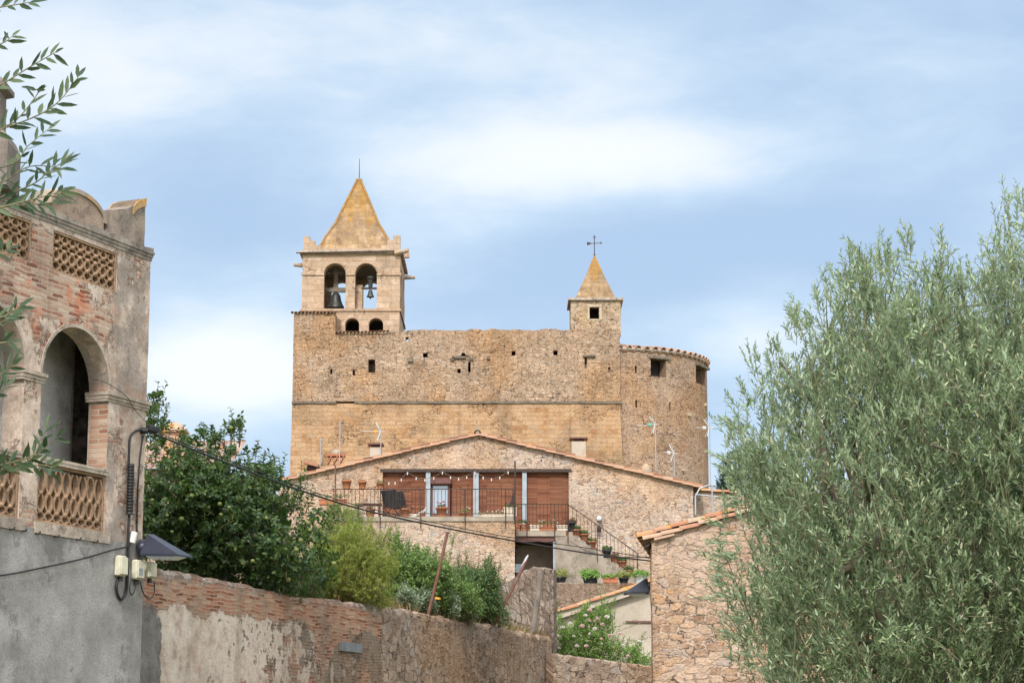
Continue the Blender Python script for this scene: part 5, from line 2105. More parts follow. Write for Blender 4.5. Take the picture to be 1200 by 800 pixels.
cable('overhead_cable', 'thick twisted black overhead cable sagging from the loggia house to the barn', span([(171, 504), (235, 530), (300, 555), (360, 577), (430, 598), (520, 618), (600, 633), (690, 648), (763, 657)], 33.0, 45.4), .015, n=6)
cable('overhead_cable', 'thinner black overhead cable running just above the thick one', span([(171, 501), (235, 527), (300, 551), (360, 573.5), (430, 595), (520, 614.5), (600, 629.5), (690, 642), (763, 654)], 33.1, 45.7), .008)
cable('overhead_cable', 'short taut dark wire level across the stairs to the barn corner', [P(668, 634.0, 80), P(690, 646, 70), P(720, 651.5, 60), P(742, 652.5, 52), P(763, 652, 45.3)], .011)

# ------------------------------------------------------------------ garden walls


def wall_strip(p0, p1, zbot, ztop, thick, step=.14, seed=0, rough=.03, cap=.05, n_face=6, facing=None):
    """a rough wall swept from p0 to p1; ztop(f) gives its height; the top is rounded and uneven"""
    r = random.Random(seed)
    p0, p1 = Vector((p0[0], p0[1], 0)), Vector((p1[0], p1[1], 0))
    d = (p1 - p0)
    L = d.length
    d = d / L
    nrm = facing or Vector((d.y, -d.x, 0))
    k = max(2, int(L / step))
    prof = None
    vs, fs = [], []
    for i in range(k + 1):
        f = i / k
        c = p0 + d * (L * f)
        zt = ztop(f) + mnoise.noise(Vector((seed * 3.1, f * L * 1.7, 0))) * rough * .8 + r.uniform(-rough, rough) * .8
        ring = [(0, zbot)] + [(mnoise.noise(Vector((f * L * 1.1, j * .8, seed))) * .03, zbot + (zt - cap - zbot) * j / n_face) for j in range(1, n_face + 1)]
        ring += [(-.06 * thick, zt - cap * .25 + r.uniform(-.01, .01)), (-.3 * thick, zt), (-.7 * thick, zt + r.uniform(-.02, .02)), (-.95 * thick, zt - cap * .4), (-thick, zt - cap), (-thick, zbot)]
        vs += [c + nrm * q[0] + Vector((0, 0, q[1])) for q in ring]
    m_ = len(ring)
    for i in range(k):
        for j in range(m_ - 1):
            fs.append((i * m_ + j, (i + 1) * m_ + j, (i + 1) * m_ + j + 1, i * m_ + j + 1))
    fs.append(tuple(range(m_)))
    fs.append(tuple(reversed(range(k * m_, k * m_ + m_))))
    mb = MB()
    # make sure faces look outward
    mb.add(vs, [tuple(reversed(f_)) for f_ in fs])
    mb.uvfun = lambda q: ((q[:, 0] - p0.x) * d.x + (q[:, 1] - p0.y) * d.y, q[:, 2] + ((q[:, 0] - p0.x) * nrm.x + (q[:, 1] - p0.y) * nrm.y) * .6)
    return mb


WO = Vector((WALL_A.x, WALL_A.y, 0))


def WP(px, py):
    """bearing -> distance along the garden wall and height on its face"""
    p = hit(px, py, WO, wn)
    return (p - WO).dot(wd), p.z


ws = [WP(a, b_) for a, b_ in ((185, 664.6), (264, 679), (347.5, 698), (447.5, 709), (514, 721), (581, 733), (647.5, 747))]


def wtop(s_):
    if s_ <= ws[0][0]:
        return ws[0][1]
    for (a, za), (b_, zb_) in zip(ws, ws[1:]):
        if s_ <= b_:
            return za + (zb_ - za) * (s_ - a) / (b_ - a)
    return ws[-1][1]


GW_Z = wtop(ws[1][0])
sb = ws[3][0]
se = ws[-1][0]
# the brick wall's own metric u coordinate is the distance along wd
GW_U = 0.0
GW_U0 = 0.0
gw = thing('garden_wall', 'long old alley wall, brick over flaking render, then rubble stone, below the shrubs', 'wall', WO)
ORIG[gw] = Vector((0, 0, 0))
gw.location = (0, 0, 0)
GW_S = (wtop(ws[3][0]) - wtop(ws[0][0])) / (ws[3][0] - ws[0][0])
GW_Z = wtop(ws[0][0]) - GW_S * ws[0][0]
M['brickwall'] = mat_brickwall()
WT = .42
M['slate'] = simple('grey slate block', (.17, .18, .19), .9, .3, 4, bumpd=.02)
a, b_ = WO - wd * .3, WO + wd * sb
wall_strip(a, b_, -.3, lambda f: wtop(-.3 + (sb + .3) * f), WT, .14, 1, .028, .07).build('brick_section', M['brickwall'], gw)
a2, b2_ = WO + wd * (sb + .004) - wn * .02, WO + wd * se - wn * .02
wall_strip(a2, b2_, -.3, lambda f: wtop(sb + (se - sb) * f), WT - .02, .14, 2, .05, .09).build('rubble_section', M['garden_rubble'], gw)
# grey stone block set in the wall
s_, z_ = WP(410, 758)
mb = MB()
mb.box(WO + wd * s_ + wn * .02 + Vector((0, 0, z_)), (1.1, .06, .17), wd)
mb.build('slate_block', M['slate'], gw)
# lower continuation beyond the pillar
e0, e1 = P(648, 764, 55.3), P(800, 785, 57.6)
wl2 = wall_strip(e0, e1, -.3, lambda f: e0.z + (e1.z - e0.z) * f, .4, .14, 3, .02, .05)
wl2.build('alley_wall', M['garden_rubble'], None, (e0.x, e0.y, 0), label='lower stretch of brown alley wall beneath the rose bush', category='wall')

# rubble pillar and cross wall behind
pe = WO + wd * (se - .05) - wn * (WT + .02)
q0 = P(646, 700, pe.y + .3)
zt1, zt2, zt3 = P(630, 662, pe.y + .4).z, P(600, 676, pe.y + 1.5).z, P(570, 684, pe.y + 3).z
pa = Vector((P(648.5, 700, pe.y).x, pe.y + .02, 0))
pb = Vector((P(562, 700, pe.y + 3.2).x, pe.y + 3.2, 0))
wall_strip(pb, pa, 1.0, lambda f: (zt3 + (zt2 - zt3) * min(1, f / .45)) if f < .45 else (zt2 + (zt1 - zt2) * smooth(.45, .72, f) - .12 * smooth(.85, 1, f)), .65, .2, 5, .05, .16, facing=Vector((-.15, -1, 0)).normalized()).build(
    'stone_pillar_wall', M['pillar_rubble'], None, (pa.x, pa.y, 1), label='ruined rubble wall stub rising to a pillar behind the end of the alley wall', category='wall')
# retaining wall before the stairs
yw = 78.0
r0, r1 = P(566, 683, yw), P(790, 683.5, yw)
wall_strip((r0.x, yw), (r1.x, yw), 3.0, lambda f: P(700, 682.5, yw).z, .5, .2, 6, .015, .04, facing=Vector((0, -1, 0))).build(
    'retaining_wall', M['retaining_rubble'], None, (r0.x, yw, 3), label='low stone retaining wall topped with potted plants, in front of the stairs', category='wall')

# garden soil behind the brick wall
mb = MB()
vs, fs = [], []
n, m2 = 24, 16
for i in range(n + 1):
    s_ = -1 + (se + 2.0) * i / n
    for j in range(m2 + 1):
        w_ = .30 + 14 * (j / m2) ** 1.4
        p = WO + wd * s_ - wn * w_
        z_ = wtop(min(max(s_, 0), se)) - .22 + .18 * w_ * .55 + mnoise.noise(p * .6) * .12
        vs.append(Vector((p.x, p.y, z_)))
for i in range(n):
    for j in range(m2):
        fs.append((i * (m2 + 1) + j, i * (m2 + 1) + j + 1, (i + 1) * (m2 + 1) + j + 1, (i + 1) * (m2 + 1) + j))
mb.add(vs, fs, True)
mb.build('garden_bed', M['soil'], kind='structure')

# cream shed below the stairs ---------------------------------------------
YS = 66.0
s0x, s1x = Xp(640, 720, YS), Xp(800, 720, YS)
sh = thing('cream_shed', 'small cream rendered shed with an orange tiled sloping roof, behind the rose bush', 'shed', (s0x, YS, 3))
pA, pB = P(651, 717, YS), P(752, 684.5, YS)
sl_ = (pB.z - pA.z) / (pB.x - pA.x)
zAt = lambda x: pA.z + sl_ * (x - pA.x)
mb = MB()
mb.panel([(s0x, 2.5), (s1x, 2.5), (s1x, zAt(s1x) - .10), (s0x, zAt(s0x) - .10)], [], (0, YS, 0), (1, 0, 0), (0, 0, 1), (0, -1, 0), 3.5)
mb.build('shed_wall', M['render_cream'], sh)
mb = MB()
up = Vector((1, 0, sl_)).normalized()
A = Vector((s0x - .2, YS - .25, zAt(s0x - .2) - .13))
mb.box(A + up * 2.3 + Vector((0, .05, 0)), (4.7, .10, .2), up, Vector((-sl_, 0, 1)))
mb.build('barge_board', M['render_cream'], sh)
mb = MB()
corrugated(mb, A + Vector((0, .05, .13)), (0, 1, 0), 3.7, up, 4.7, .24, .05)
mb.build('roof', M['tiles_lichen'], sh)
mb = MB()
verge(mb, A + Vector((0, 0, .11)), A + Vector((0, 0, .11)) + up * 4.7, .10, .46)
mb.build('verge_tiles', M['tiles_lichen'], sh)
mb = MB()
p0, p1 = P(733, 729.5, YS), P(800, 728.5, YS)
mb.bbox((p0.x, YS - .05, p0.z), (p1.x, YS - .003, p0.z + .06))
mb.build('ledge', M['redwood'], sh)

# far house half hidden by the fruit tree ---------------------------------
YV = 64.0
fh = thing('far_house', 'distant house with pale tiled roof glimpsed behind the fruit tree at left', 'house', P(190, 560, YV))
a, b_ = P(120, 548, YV), P(262, 556, YV)
mb = MB()
mb.bbox((a.x, YV, 3), (b_.x, YV + 7, a.z - .02))
mb.build('wall', M['house_rubble'], fh)
mb = MB()
v_ = Vector((0, 1, .34)).normalized()
corrugated(mb, Vector((a.x - .3, YV - .3, a.z - .1)), (1, 0, 0), b_.x - a.x + .6, v_, 4.2, .25, .05)
mb.build('roof', M['tiles_pink'], fh)
c = P(203, 505, YV + 2.0)
mb = MB()
mb.bbox((c.x - .3, YV + 1.8, c.z - 1.6), (c.x + .3, YV + 2.4, c.z - .05))
ck = mb.build('chimney', M['tiles_pink'], fh)
mb = MB()
mb.lathe((c.x, YV + 2.1, c.z - .05), [(.42, 0), (.42, .08), (.2, .28), (.05, .32)], 4, square=True)
mb.build('chimney_cap', M['tiles_pink'], ck)

# leaning posts on the garden wall ----------------------------------------


def post(name, label, top, base, r, mat, top_piece=None):
    o = thing(name, label, 'post', base)
    mb = MB()
    mb.tube([base, base + (top - base) * .5 + Vector((.01, 0, 0)), top], r, 7)
    mb.build('shaft', M[mat], o)
    return o


def on_wall(px, py, back=.2):
    s_, z_ = WP(px, py)
    return WO + wd * s_ - wn * back + Vector((0, 0, z_ - .08))


b0 = on_wall(511, 720)
o = post('iron_post', 'rusty iron post leaning slightly right, standing among the shrubs on the alley wall', P(524.5, 623, b0.y + .2), b0, .034, 'rust')
mb = MB()
mb.tube([P(512.8, 702, b0.y), P(513.2, 699.5, b0.y)], .062, 8)
mb.build('orange_clip', M['plasticorange'], o)
b0 = on_wall(584, 736)
o = post('iron_post', 'rusty iron post leaning steeply right before the rubble pillar', P(617, 656, b0.y + .3), b0, .038, 'rust')
mb = MB()
tp = P(617, 656, b0.y + .3)
mb.tube([tp - Vector((.09, 0, .16)), tp + Vector((.0, 0, .05)), tp + Vector((.04, 0, .12))], lambda k: .05 - .03 * k, 6)
mb.build('split_tip', M['steel'], o)
b0 = on_wall(632, 745)
post('wooden_post', 'grey weathered wooden post upright against the rubble pillar', P(634.5, 668, b0.y), b0, .075, 'oldwood')

# ------------------------------------------------------------------ vegetation


def mesh_np(name, V, F, mat, parent, smooth=False):
    """V (n,3), F (m,k) arrays -> mesh object, fast; V in world coordinates"""
    org = np.array(ORIG[parent])
    me = bpy.data.meshes.new(name)
    V = V - org
    k = F.shape[1]
    me.vertices.add(len(V))
    me.vertices.foreach_set('co', V.astype(np.float32).ravel())
    me.loops.add(F.size)
    me.loops.foreach_set('vertex_index', F.astype(np.int32).ravel())
    me.polygons.add(len(F))
    me.polygons.foreach_set('loop_start', np.arange(0, F.size, k, dtype=np.int32))
    me.polygons.foreach_set('loop_total', np.full(len(F), k, dtype=np.int32))
    me.update(calc_edges=True)
    me.materials.append(mat)
    o = bpy.data.objects.new(name, me)
    COL.objects.link(o)
    o.parent = parent
    ORIG[o] = ORIG[parent]
    return o


def norm(a):
    return a / np.maximum(np.linalg.norm(a, axis=1, keepdims=True), 1e-9)


def leaves(base, dirs, nrms, length, width, fold=.25, curl=.12, shape=(.30, .68), wid=(.85, .8)):
    """6-vertex folded leaves"""
    dirs = norm(dirs)
    side = norm(np.cross(dirs, nrms))
    nrms = np.cross(side, dirs)
    L = length[:, None]
    Wd = width[:, None] * .5
    b = base
    tip = base + dirs * L - nrms * (curl * L)
    out = [b]
    for sgn in (1, -1):
        for s_, w_ in zip(shape, wid):
            out.append(base + dirs * (L * s_) + side * (sgn * Wd * w_) + nrms * (Wd * fold) - nrms * (curl * L * s_ * s_))
    out.append(tip)
    V = np.stack(out, 1).reshape(-1, 3)          # b, l1, l2, r1, r2, tip
    n = len(base)
    o = np.arange(n)[:, None] * 6
    F = np.concatenate([o + np.array([[0, 1, 2, 5]]), o + np.array([[0, 5, 4, 3]])], 0)
    return V, F


def sticks(A, B, r0, r1):
    """thin three-sided twigs from A to B"""
    d = norm(B - A)
    h = np.where(np.abs(d[:, 2:3]) < .9, np.array([[0, 0, 1.0]]), np.array([[1.0, 0, 0]]))
    a = norm(np.cross(d, h))
    b = np.cross(d, a)
    vs = []
    for P_, r_ in ((A, r0), (B, r1)):
        for k in range(3):
            t_ = 2 * math.pi * k / 3
            vs.append(P_ + (a * math.cos(t_) + b * math.sin(t_)) * (r_[:, None] if hasattr(r_, 'shape') else r_))
    V = np.stack(vs, 1).reshape(-1, 3)
    o = np.arange(len(A))[:, None] * 6
    F = np.concatenate([o + np.array([[k, (k + 1) % 3, 3 + (k + 1) % 3, 3 + k]]) for k in range(3)], 0)
    return V, F


def cat(parts):
    Vs, Fs, o = [], [], 0
    for V, F in parts:
        Vs.append(V)
        Fs.append(F + o)
        o += len(V)
    return np.concatenate(Vs), np.concatenate(Fs)


def in_poly(poly, pts):
    x, z = pts[:, 0], pts[:, 1]
    c = np.zeros(len(pts), bool)
    n = len(poly)
    for i in range(n):
        (x1, z1), (x2, z2) = poly[i], poly[(i + 1) % n]
        c ^= ((z1 > z) != (z2 > z)) & (x < (x2 - x1) * (z - z1) / (z2 - z1 + 1e-12) + x1)
    return c


def edge_dist(poly, pts):
    d = np.full(len(pts), 1e9)
    n = len(poly)
    for i in range(n):
        a, b = np.array(poly[i]), np.array(poly[(i + 1) % n])
        ab = b - a
        t_ = np.clip(((pts - a) @ ab) / (ab @ ab), 0, 1)
        d = np.minimum(d, np.linalg.norm(pts - (a + t_[:, None] * ab), axis=1))
    return d


def lump(p, f, seed):
    """cheap smooth 3D noise, about -1..1"""
    r = np.random.default_rng(seed)
    s_ = 0
    for k in range(6):
        w_ = r.normal(size=3) * f * (1 + .5 * k)
        s_ = s_ + np.sin(p @ w_ + r.uniform(0, 6.28)) / (1 + .4 * k)
    return s_ / 2.2


def crown_points(px_poly, Y, half, n, seed, gap=.0, freq=2.0, power=.5, shell=.35, ragged=0.0):
    """points through a crown whose silhouette is px_poly at distance Y and whose depth is 2*half"""
    r = np.random.default_rng(seed)
    poly = [(P(a, b_, Y).x, P(a, b_, Y).z) for a, b_ in px_poly]
    pa = np.array(poly)
    lo, hi = pa.min(0), pa.max(0)
    out = np.zeros((0, 3))
    dm = edge_dist(poly, r.uniform(lo, hi, (4000, 2)))[in_poly(poly, r.uniform(lo, hi, (4000, 2)))]
    q = r.uniform(lo, hi, (6000, 2))
    q = q[in_poly(poly, q)]
    dmax = edge_dist(poly, q).max()
    while len(out) < n:
        q = r.uniform(lo, hi, (n * 2, 2))
        q = q[in_poly(poly, q)]
        d = edge_dist(poly, q) / dmax
        h = half * np.clip(1 - (1 - d) ** 2, .02, 1) ** power
        u = r.uniform(-1, 1, len(q))
        u = np.sign(u) * np.abs(u) ** shell          # more foliage near the outside
        y = Y + u * h
        p = np.stack([q[:, 0], y, q[:, 1]], 1)
        if ragged > 0:
            k_ = r.uniform(0, 1, len(p)) < np.clip(d / ragged, .25, 1) * np.clip(.55 + .9 * lump(p, 4.0, seed + 9), .05, 1) + (d > ragged * 1.6)
            p = p[k_]
        if gap > 0:
            p = p[lump(p, freq, seed + 5) + r.uniform(-.5, .5, len(p)) > gap - 1]
        out = np.concatenate([out, p])
    c = np.array([pa[:, 0].mean(), Y, lo[1] + (hi[1] - lo[1]) * .35])
    return out[:n], c, r


def limb(mb, a, b, r0, r1, rr, bend=.12, n=6):
    a, b = Vector(a), Vector(b)
    L = (b - a).length
    off = Vector((rr.uniform(-1, 1), rr.uniform(-1, 1), rr.uniform(-.3, .6))) * L * bend
    pts = [a.lerp(b, i / n) + off * (4 * (i / n) * (1 - i / n)) for i in range(n + 1)]
    mb.tube(pts, r0, 7, r1)
    return pts


def twigs_with_leaves(p, d, L, nleaf, ll, lw, r, spread=.9, droop=.1, pair=True, curl=.12, fold=.25, wid=(.85, .8), along=.5, lead=.15):
    """each twig starts at p, runs along d, and carries nleaf leaves; returns leaf and stick arrays"""
    n = len(p)
    d = norm(d)
    L = np.broadcast_to(L, (n,))
    side0 = norm(np.cross(d, r.normal(size=(n, 3))))
    bend = side0 * r.uniform(-.25, .25, (n, 1)) - np.array([[0, 0, droop]])
    k = np.arange(nleaf)
    t_ = (lead + (1 - lead) * (k + .5) / nleaf)
    T = np.broadcast_to(t_[None], (n, nleaf)) + r.uniform(-.03, .03, (n, nleaf))
    base = p[:, None] + d[:, None] * (L[:, None] * T)[..., None] + bend[:, None] * (L[:, None] * T * T)[..., None]
    tang = norm((d[:, None] + bend[:, None] * 2 * T[..., None]).reshape(-1, 3))
    s1 = norm(np.cross(tang, r.normal(size=(n, 1, 3)).repeat(nleaf, 1).reshape(-1, 3)))
    s2 = np.cross(tang, s1)
    phi = (k * (math.pi if pair else 2.4) + (k // 2) * (1.57 if pair else 0))[None] + r.uniform(-.5, .5, (n, nleaf))
    phi = phi.reshape(-1, 1)
    out = s1 * np.cos(phi) + s2 * np.sin(phi)
    ld = tang * along + out * spread + r.normal(size=out.shape) * .18
    nr = tang + out * -.3 + r.normal(size=out.shape) * .35
    nr[:, 2] += .5
    m_ = n * nleaf
    size = r.uniform(.7, 1.15, m_) * (1 - .35 * T.reshape(-1))
    V, F = leaves(base.reshape(-1, 3), ld, nr, ll * size, lw * size, fold, curl, wid=wid)
    mid = p + d * (L * .5)[:, None] + bend * (L * .25)[:, None]
    tip = p + d * L[:, None] + bend * L[:, None]
    return (V, F), (p, mid, tip)


def stick_mesh(st, r0, r1):
    p, mid, tip = st
    rm = (r0 + r1) / 2
    return cat([sticks(p, mid, r0, rm), sticks(mid, tip, rm, r1)])


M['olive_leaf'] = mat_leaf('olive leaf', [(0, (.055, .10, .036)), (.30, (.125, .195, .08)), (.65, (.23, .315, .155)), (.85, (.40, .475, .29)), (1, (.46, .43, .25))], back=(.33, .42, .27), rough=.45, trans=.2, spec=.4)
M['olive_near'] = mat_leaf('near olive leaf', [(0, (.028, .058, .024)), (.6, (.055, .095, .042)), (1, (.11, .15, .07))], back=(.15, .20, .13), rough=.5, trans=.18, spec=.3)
M['fruit_leaf'] = mat_leaf('glossy fruit tree leaf', [(0, (.018, .045, .014)), (.5, (.036, .078, .022)), (.85, (.065, .120, .032)), (1, (.13, .18, .05))], rough=.42, trans=.2, spec=.35, tcol=(.14, .27, .04, 1))
M['feather_leaf'] = mat_leaf('feathery yellow green leaf', [(0, (.15, .22, .028)), (.5, (.27, .35, .05)), (.85, (.36, .41, .075)), (1, (.42, .35, .15))], rough=.6, trans=.3, tcol=(.28, .36, .06, 1), hue=(.38, .35, .12))
M['plume'] = mat_leaf('pinkish seed plume', [(0, (.26, .18, .10)), (.5, (.34, .24, .145)), (1, (.22, .20, .08))], rough=.8, trans=.2)
M['shrub_leaf'] = mat_leaf('small bright shrub leaf', [(0, (.08, .155, .035)), (.5, (.145, .255, .06)), (.9, (.23, .35, .095)), (1, (.36, .37, .2))], rough=.5, trans=.25, tcol=(.17, .32, .07, 1))
M['shrub_dark'] = mat_leaf('dark shrub leaf', [(0, (.04, .095, .03)), (.5, (.08, .16, .048)), (1, (.15, .24, .075))], rough=.5, trans=.2, tcol=(.10, .2, .05, 1))
M['grey_leaf'] = mat_leaf('grey green downy leaf', [(0, (.15, .22, .13)), (.6, (.27, .35, .22)), (1, (.40, .44, .31))], rough=.8, trans=.2)
M['rose_leaf'] = mat_leaf('rose leaf', [(0, (.09, .18, .03)), (.5, (.165, .30, .055)), (.9, (.25, .41, .085)), (1, (.33, .42, .12))], rough=.45, trans=.28, tcol=(.22, .42, .06, 1))
M['pot_leaf'] = mat_leaf('pot plant leaf', [(0, (.05, .10, .03)), (.5, (.09, .17, .045)), (1, (.17, .24, .07))], rough=.5, trans=.25)
M['pot_yellow'] = mat_leaf('yellow green pot plant leaf', [(0, (.16, .20, .05)), (.5, (.26, .29, .08)), (1, (.36, .34, .14))], rough=.6, trans=.25)
M['pot_brown'] = mat_leaf('dry brown pot plant leaf', [(0, (.14, .07, .04)), (.5, (.22, .13, .07)), (1, (.16, .17, .06))], rough=.7, trans=.15)
M['cypress_leaf'] = mat_leaf('cypress foliage', [(0, (.012, .032, .016)), (.6, (.024, .055, .025)), (1, (.05, .085, .035))], rough=.7, trans=.1)
M['dry_grass'] = mat_leaf('dry grass blade', [(0, (.30, .20, .10)), (.5, (.40, .29, .15)), (.8, (.27, .26, .10)), (1, (.16, .20, .06))], rough=.8, trans=.2)
M['petal_pink'] = mat_leaf('pale pink petal', [(0, (.76, .50, .48)), (.4, (.80, .66, .60)), (.85, (.82, .76, .70)), (1, (.55, .20, .25))], rough=.6, trans=.25)
M['petal_white'] = mat_leaf('cream white petal', [(0, (.75, .70, .62)), (1, (.8, .78, .74))], rough=.6, trans=.25)
M['petal_red'] = mat_leaf('red petal', [(0, (.45, .03, .05)), (1, (.6, .08, .12))], rough=.6, trans=.2)
M['fruit'] = simple('unripe green yellow fruit', (.12, .17, .045), .5, .25, 8, tint=(.20, .18, .05))


def shift(V, k=1):
    return V


# olive tree at the right -------------------------------------------------
YO = 13.2
OL_POLY = [(846, 720), (852, 655), (846, 620), (854, 575), (848, 535), (852, 500), (854, 470), (872, 440), (886, 404), (906, 388), (924, 362), (944, 348), (955, 328), (980, 306),
           (1003, 288), (1020, 300), (1040, 290), (1062, 270), (1074, 286), (1092, 296), (1112, 308), (1130, 312), (1148, 298), (1158, 276), (1172, 250), (1188, 250), (1204, 240), (1260, 220),
           (1340, 260), (1400, 340), (1440, 460), (1450, 600), (1420, 740), (1360, 840), (1200, 880), (1040, 880), (930, 850), (880, 790)]


def olive_tree():
    tb = P(1165, 900, YO)
    base = Vector((tb.x, YO + .2, 0))
    o = thing('olive_tree', 'large silvery green olive tree filling the right side of the frame', 'tree', base)
    pts, c, r = crown_points(OL_POLY, YO, 1.5, 14500, 41, gap=.74, freq=2.4, power=.55, shell=.6, ragged=.11)
    trunk = MB()
    tr_top = base + Vector((-.05, 0, 1.1))
    trunk.tube([base - Vector((0, 0, .1)), base + Vector((.04, .02, .5)), tr_top], .2, 10, .14)
    trunk.build('trunk', M['bark'], o)
    rr = random.Random(5)
    lim_pts = []
    sel = r.choice(len(pts), 46, replace=False)
    heads = []
    for k in range(6):
        a = k / 6 * 2 * math.pi
        h = Vector((base.x - .15 + .55 * math.cos(a), base.y + .55 * math.sin(a), 2.3 + .5 * (k % 2)))
        mb = MB()
        heads.append(limb(mb, tr_top - Vector((0, 0, .1)), h, .09, .05, rr)[-1])
        mb.build('limb', M['bark'], o)
    bm_ = MB()
    for i in sel:
        q = Vector(pts[i])
        h = min(heads, key=lambda h_: (h_ - q).length)
        lp_ = limb(bm_, h, q, .03, .008, rr, .14)
        lim_pts += lp_[2:]
    bm_.build('branches', M['bark'], o)
    org = np.array([base.x, base.y, 1.5])
    # foliage hangs on leafy branchlets that sweep outward and up, with gaps between them
    ends, _c, _r = crown_points(OL_POLY, YO, 1.55, 460, 43, power=.5, shell=.22)
    fill = pts[r.choice(len(pts), 4200, replace=False)]
    fill = fill * .9 + np.array([org[0], YO, 2.4]) * .1
    bd = norm(ends - org) * .85 + np.array([[0, 0, .55]]) + r.normal(size=ends.shape) * .28
    bd = norm(bd)
    bl = r.uniform(.45, .85, len(ends))
    per = 23
    f_ = r.uniform(0, 1, (len(ends), per)) ** .8
    bp = ends[:, None] - bd[:, None] * (bl[:, None] * (1 - f_))[..., None] + r.normal(size=(len(ends), per, 3)) * (.055 + .04 * (1 - f_))[..., None]
    bp[..., 2] -= .10 * ((1 - f_) * bl[:, None]) ** 2
    bpts = bp.reshape(-1, 3)
    bdir = np.repeat(bd, per, 0)
    nb = len(bpts)
    pts = np.concatenate([bpts, fill])
    n = len(pts)
    d = np.concatenate([bdir * 1.0, norm(fill - org) * .8 + np.array([[0, 0, .5]])]) + r.normal(size=(n, 3)) * .34
    bst = (ends - bd * bl[:, None], ends - bd * (bl * .5)[:, None], ends)
    low = np.clip((1.9 - pts[:, 2]) / 1.2, 0, 1)[:, None]
    d = d - np.array([[0, 0, .3]]) * low
    L = r.uniform(.10, .23, n)
    d = norm(d)
    (V, F), st = twigs_with_leaves(pts - d * (L * .6)[:, None], d, L, 14, .056, .0158, r, spread=.75, droop=-.05, along=.85, curl=.04, fold=.25, wid=(.9, .75))
    parts = [(V, F)]
    stv = [stick_mesh(st, .0022, .001), stick_mesh(bst, .006, .002)]
    # long shoots standing out of the silhouette, root, direction in the picture and length
    sh = [(1022, 325, .05, 1, .30), (1006, 320, -.15, 1, .18), (1068, 300, .05, 1, .22), (1064, 292, -.12, 1, .16), (985, 335, -.3, 1, .13), (966, 362, -.25, 1, .16), (936, 382, -.4, 1, .12),
          (890, 440, -.35, 1, .22), (912, 415, -.3, 1, .14), (872, 475, -.5, .9, .17), (868, 500, -.7, .7, .18), (1160, 320, .0, 1, .28), (1172, 300, .05, 1, .30), (1192, 262, .0, 1, .26), (1150, 345, -.15, 1, .20),
          (1108, 330, .1, 1, .16), (1124, 345, .1, 1, .16), (1046, 310, .1, 1, .13), (950, 385, -.45, 1, .13), (864, 560, -.9, .45, .12), (862, 620, -1, .15, .15), (858, 660, -1, .25, .18), (862, 640, -1, .1, .16), (860, 690, -1, .35, .14),
          (870, 585, -1, .1, .12), (862, 540, -.9, .5, .12), (880, 720, -1, .2, .18), (866, 670, -.95, .3, .22), (1040, 318, 0, 1, .15), (900, 430, -.5, 1, .12), (1200, 252, 0, 1, .22), (1180, 290, -.1, 1, .2), (862, 700, -1, .15, .2), (872, 745, -1, .3, .2)]
    rp, rd, rl = [], [], []
    for (a, b_, dx, dz, L_) in sh:
        for k in range(3):
            rp.append(np.array(P(a + rr.uniform(-10, 10), b_ + rr.uniform(-6, 10), YO + rr.uniform(-.35, .3))))
            rd.append((dx + rr.uniform(-.18, .18), rr.uniform(-.3, .3), dz + rr.uniform(-.15, .15)))
            rl.append(L_ * rr.uniform(.7, 1.15))
    rp, rd, rl = np.array(rp), np.array(rd, float), np.array(rl)
    (V2, F2), st2 = twigs_with_leaves(rp, rd, rl, 18, .054, .0155, r, spread=.65, droop=-.03, along=.9, curl=.04, fold=.3, wid=(.9, .75))
    parts.append((V2, F2))
    stv.append(stick_mesh(st2, .0026, .0012))
    # fine arching bare stems seen inside the crown
    inn = pts[edge_dist([(P(a, b_, YO).x, P(a, b_, YO).z) for a, b_ in OL_POLY], pts[:, [0, 2]]) > .35]
    q = inn[r.choice(len(inn), 420, replace=False)]
    dd = norm(r.normal(size=(420, 3)) + np.array([[0, -.4, .3]]))
    Lq = r.uniform(.2, .5, 420)
    stv.append(stick_mesh((q, q + dd * (Lq * .5)[:, None], q + dd * Lq[:, None] - np.array([[0, 0, .06]])), .0035, .002))
    V, F = cat(parts)
    mesh_np('crown', V, F, M['olive_leaf'], o)
    V, F = cat(stv)
    mesh_np('twigs', V, F, M['twig'], o)


olive_tree()


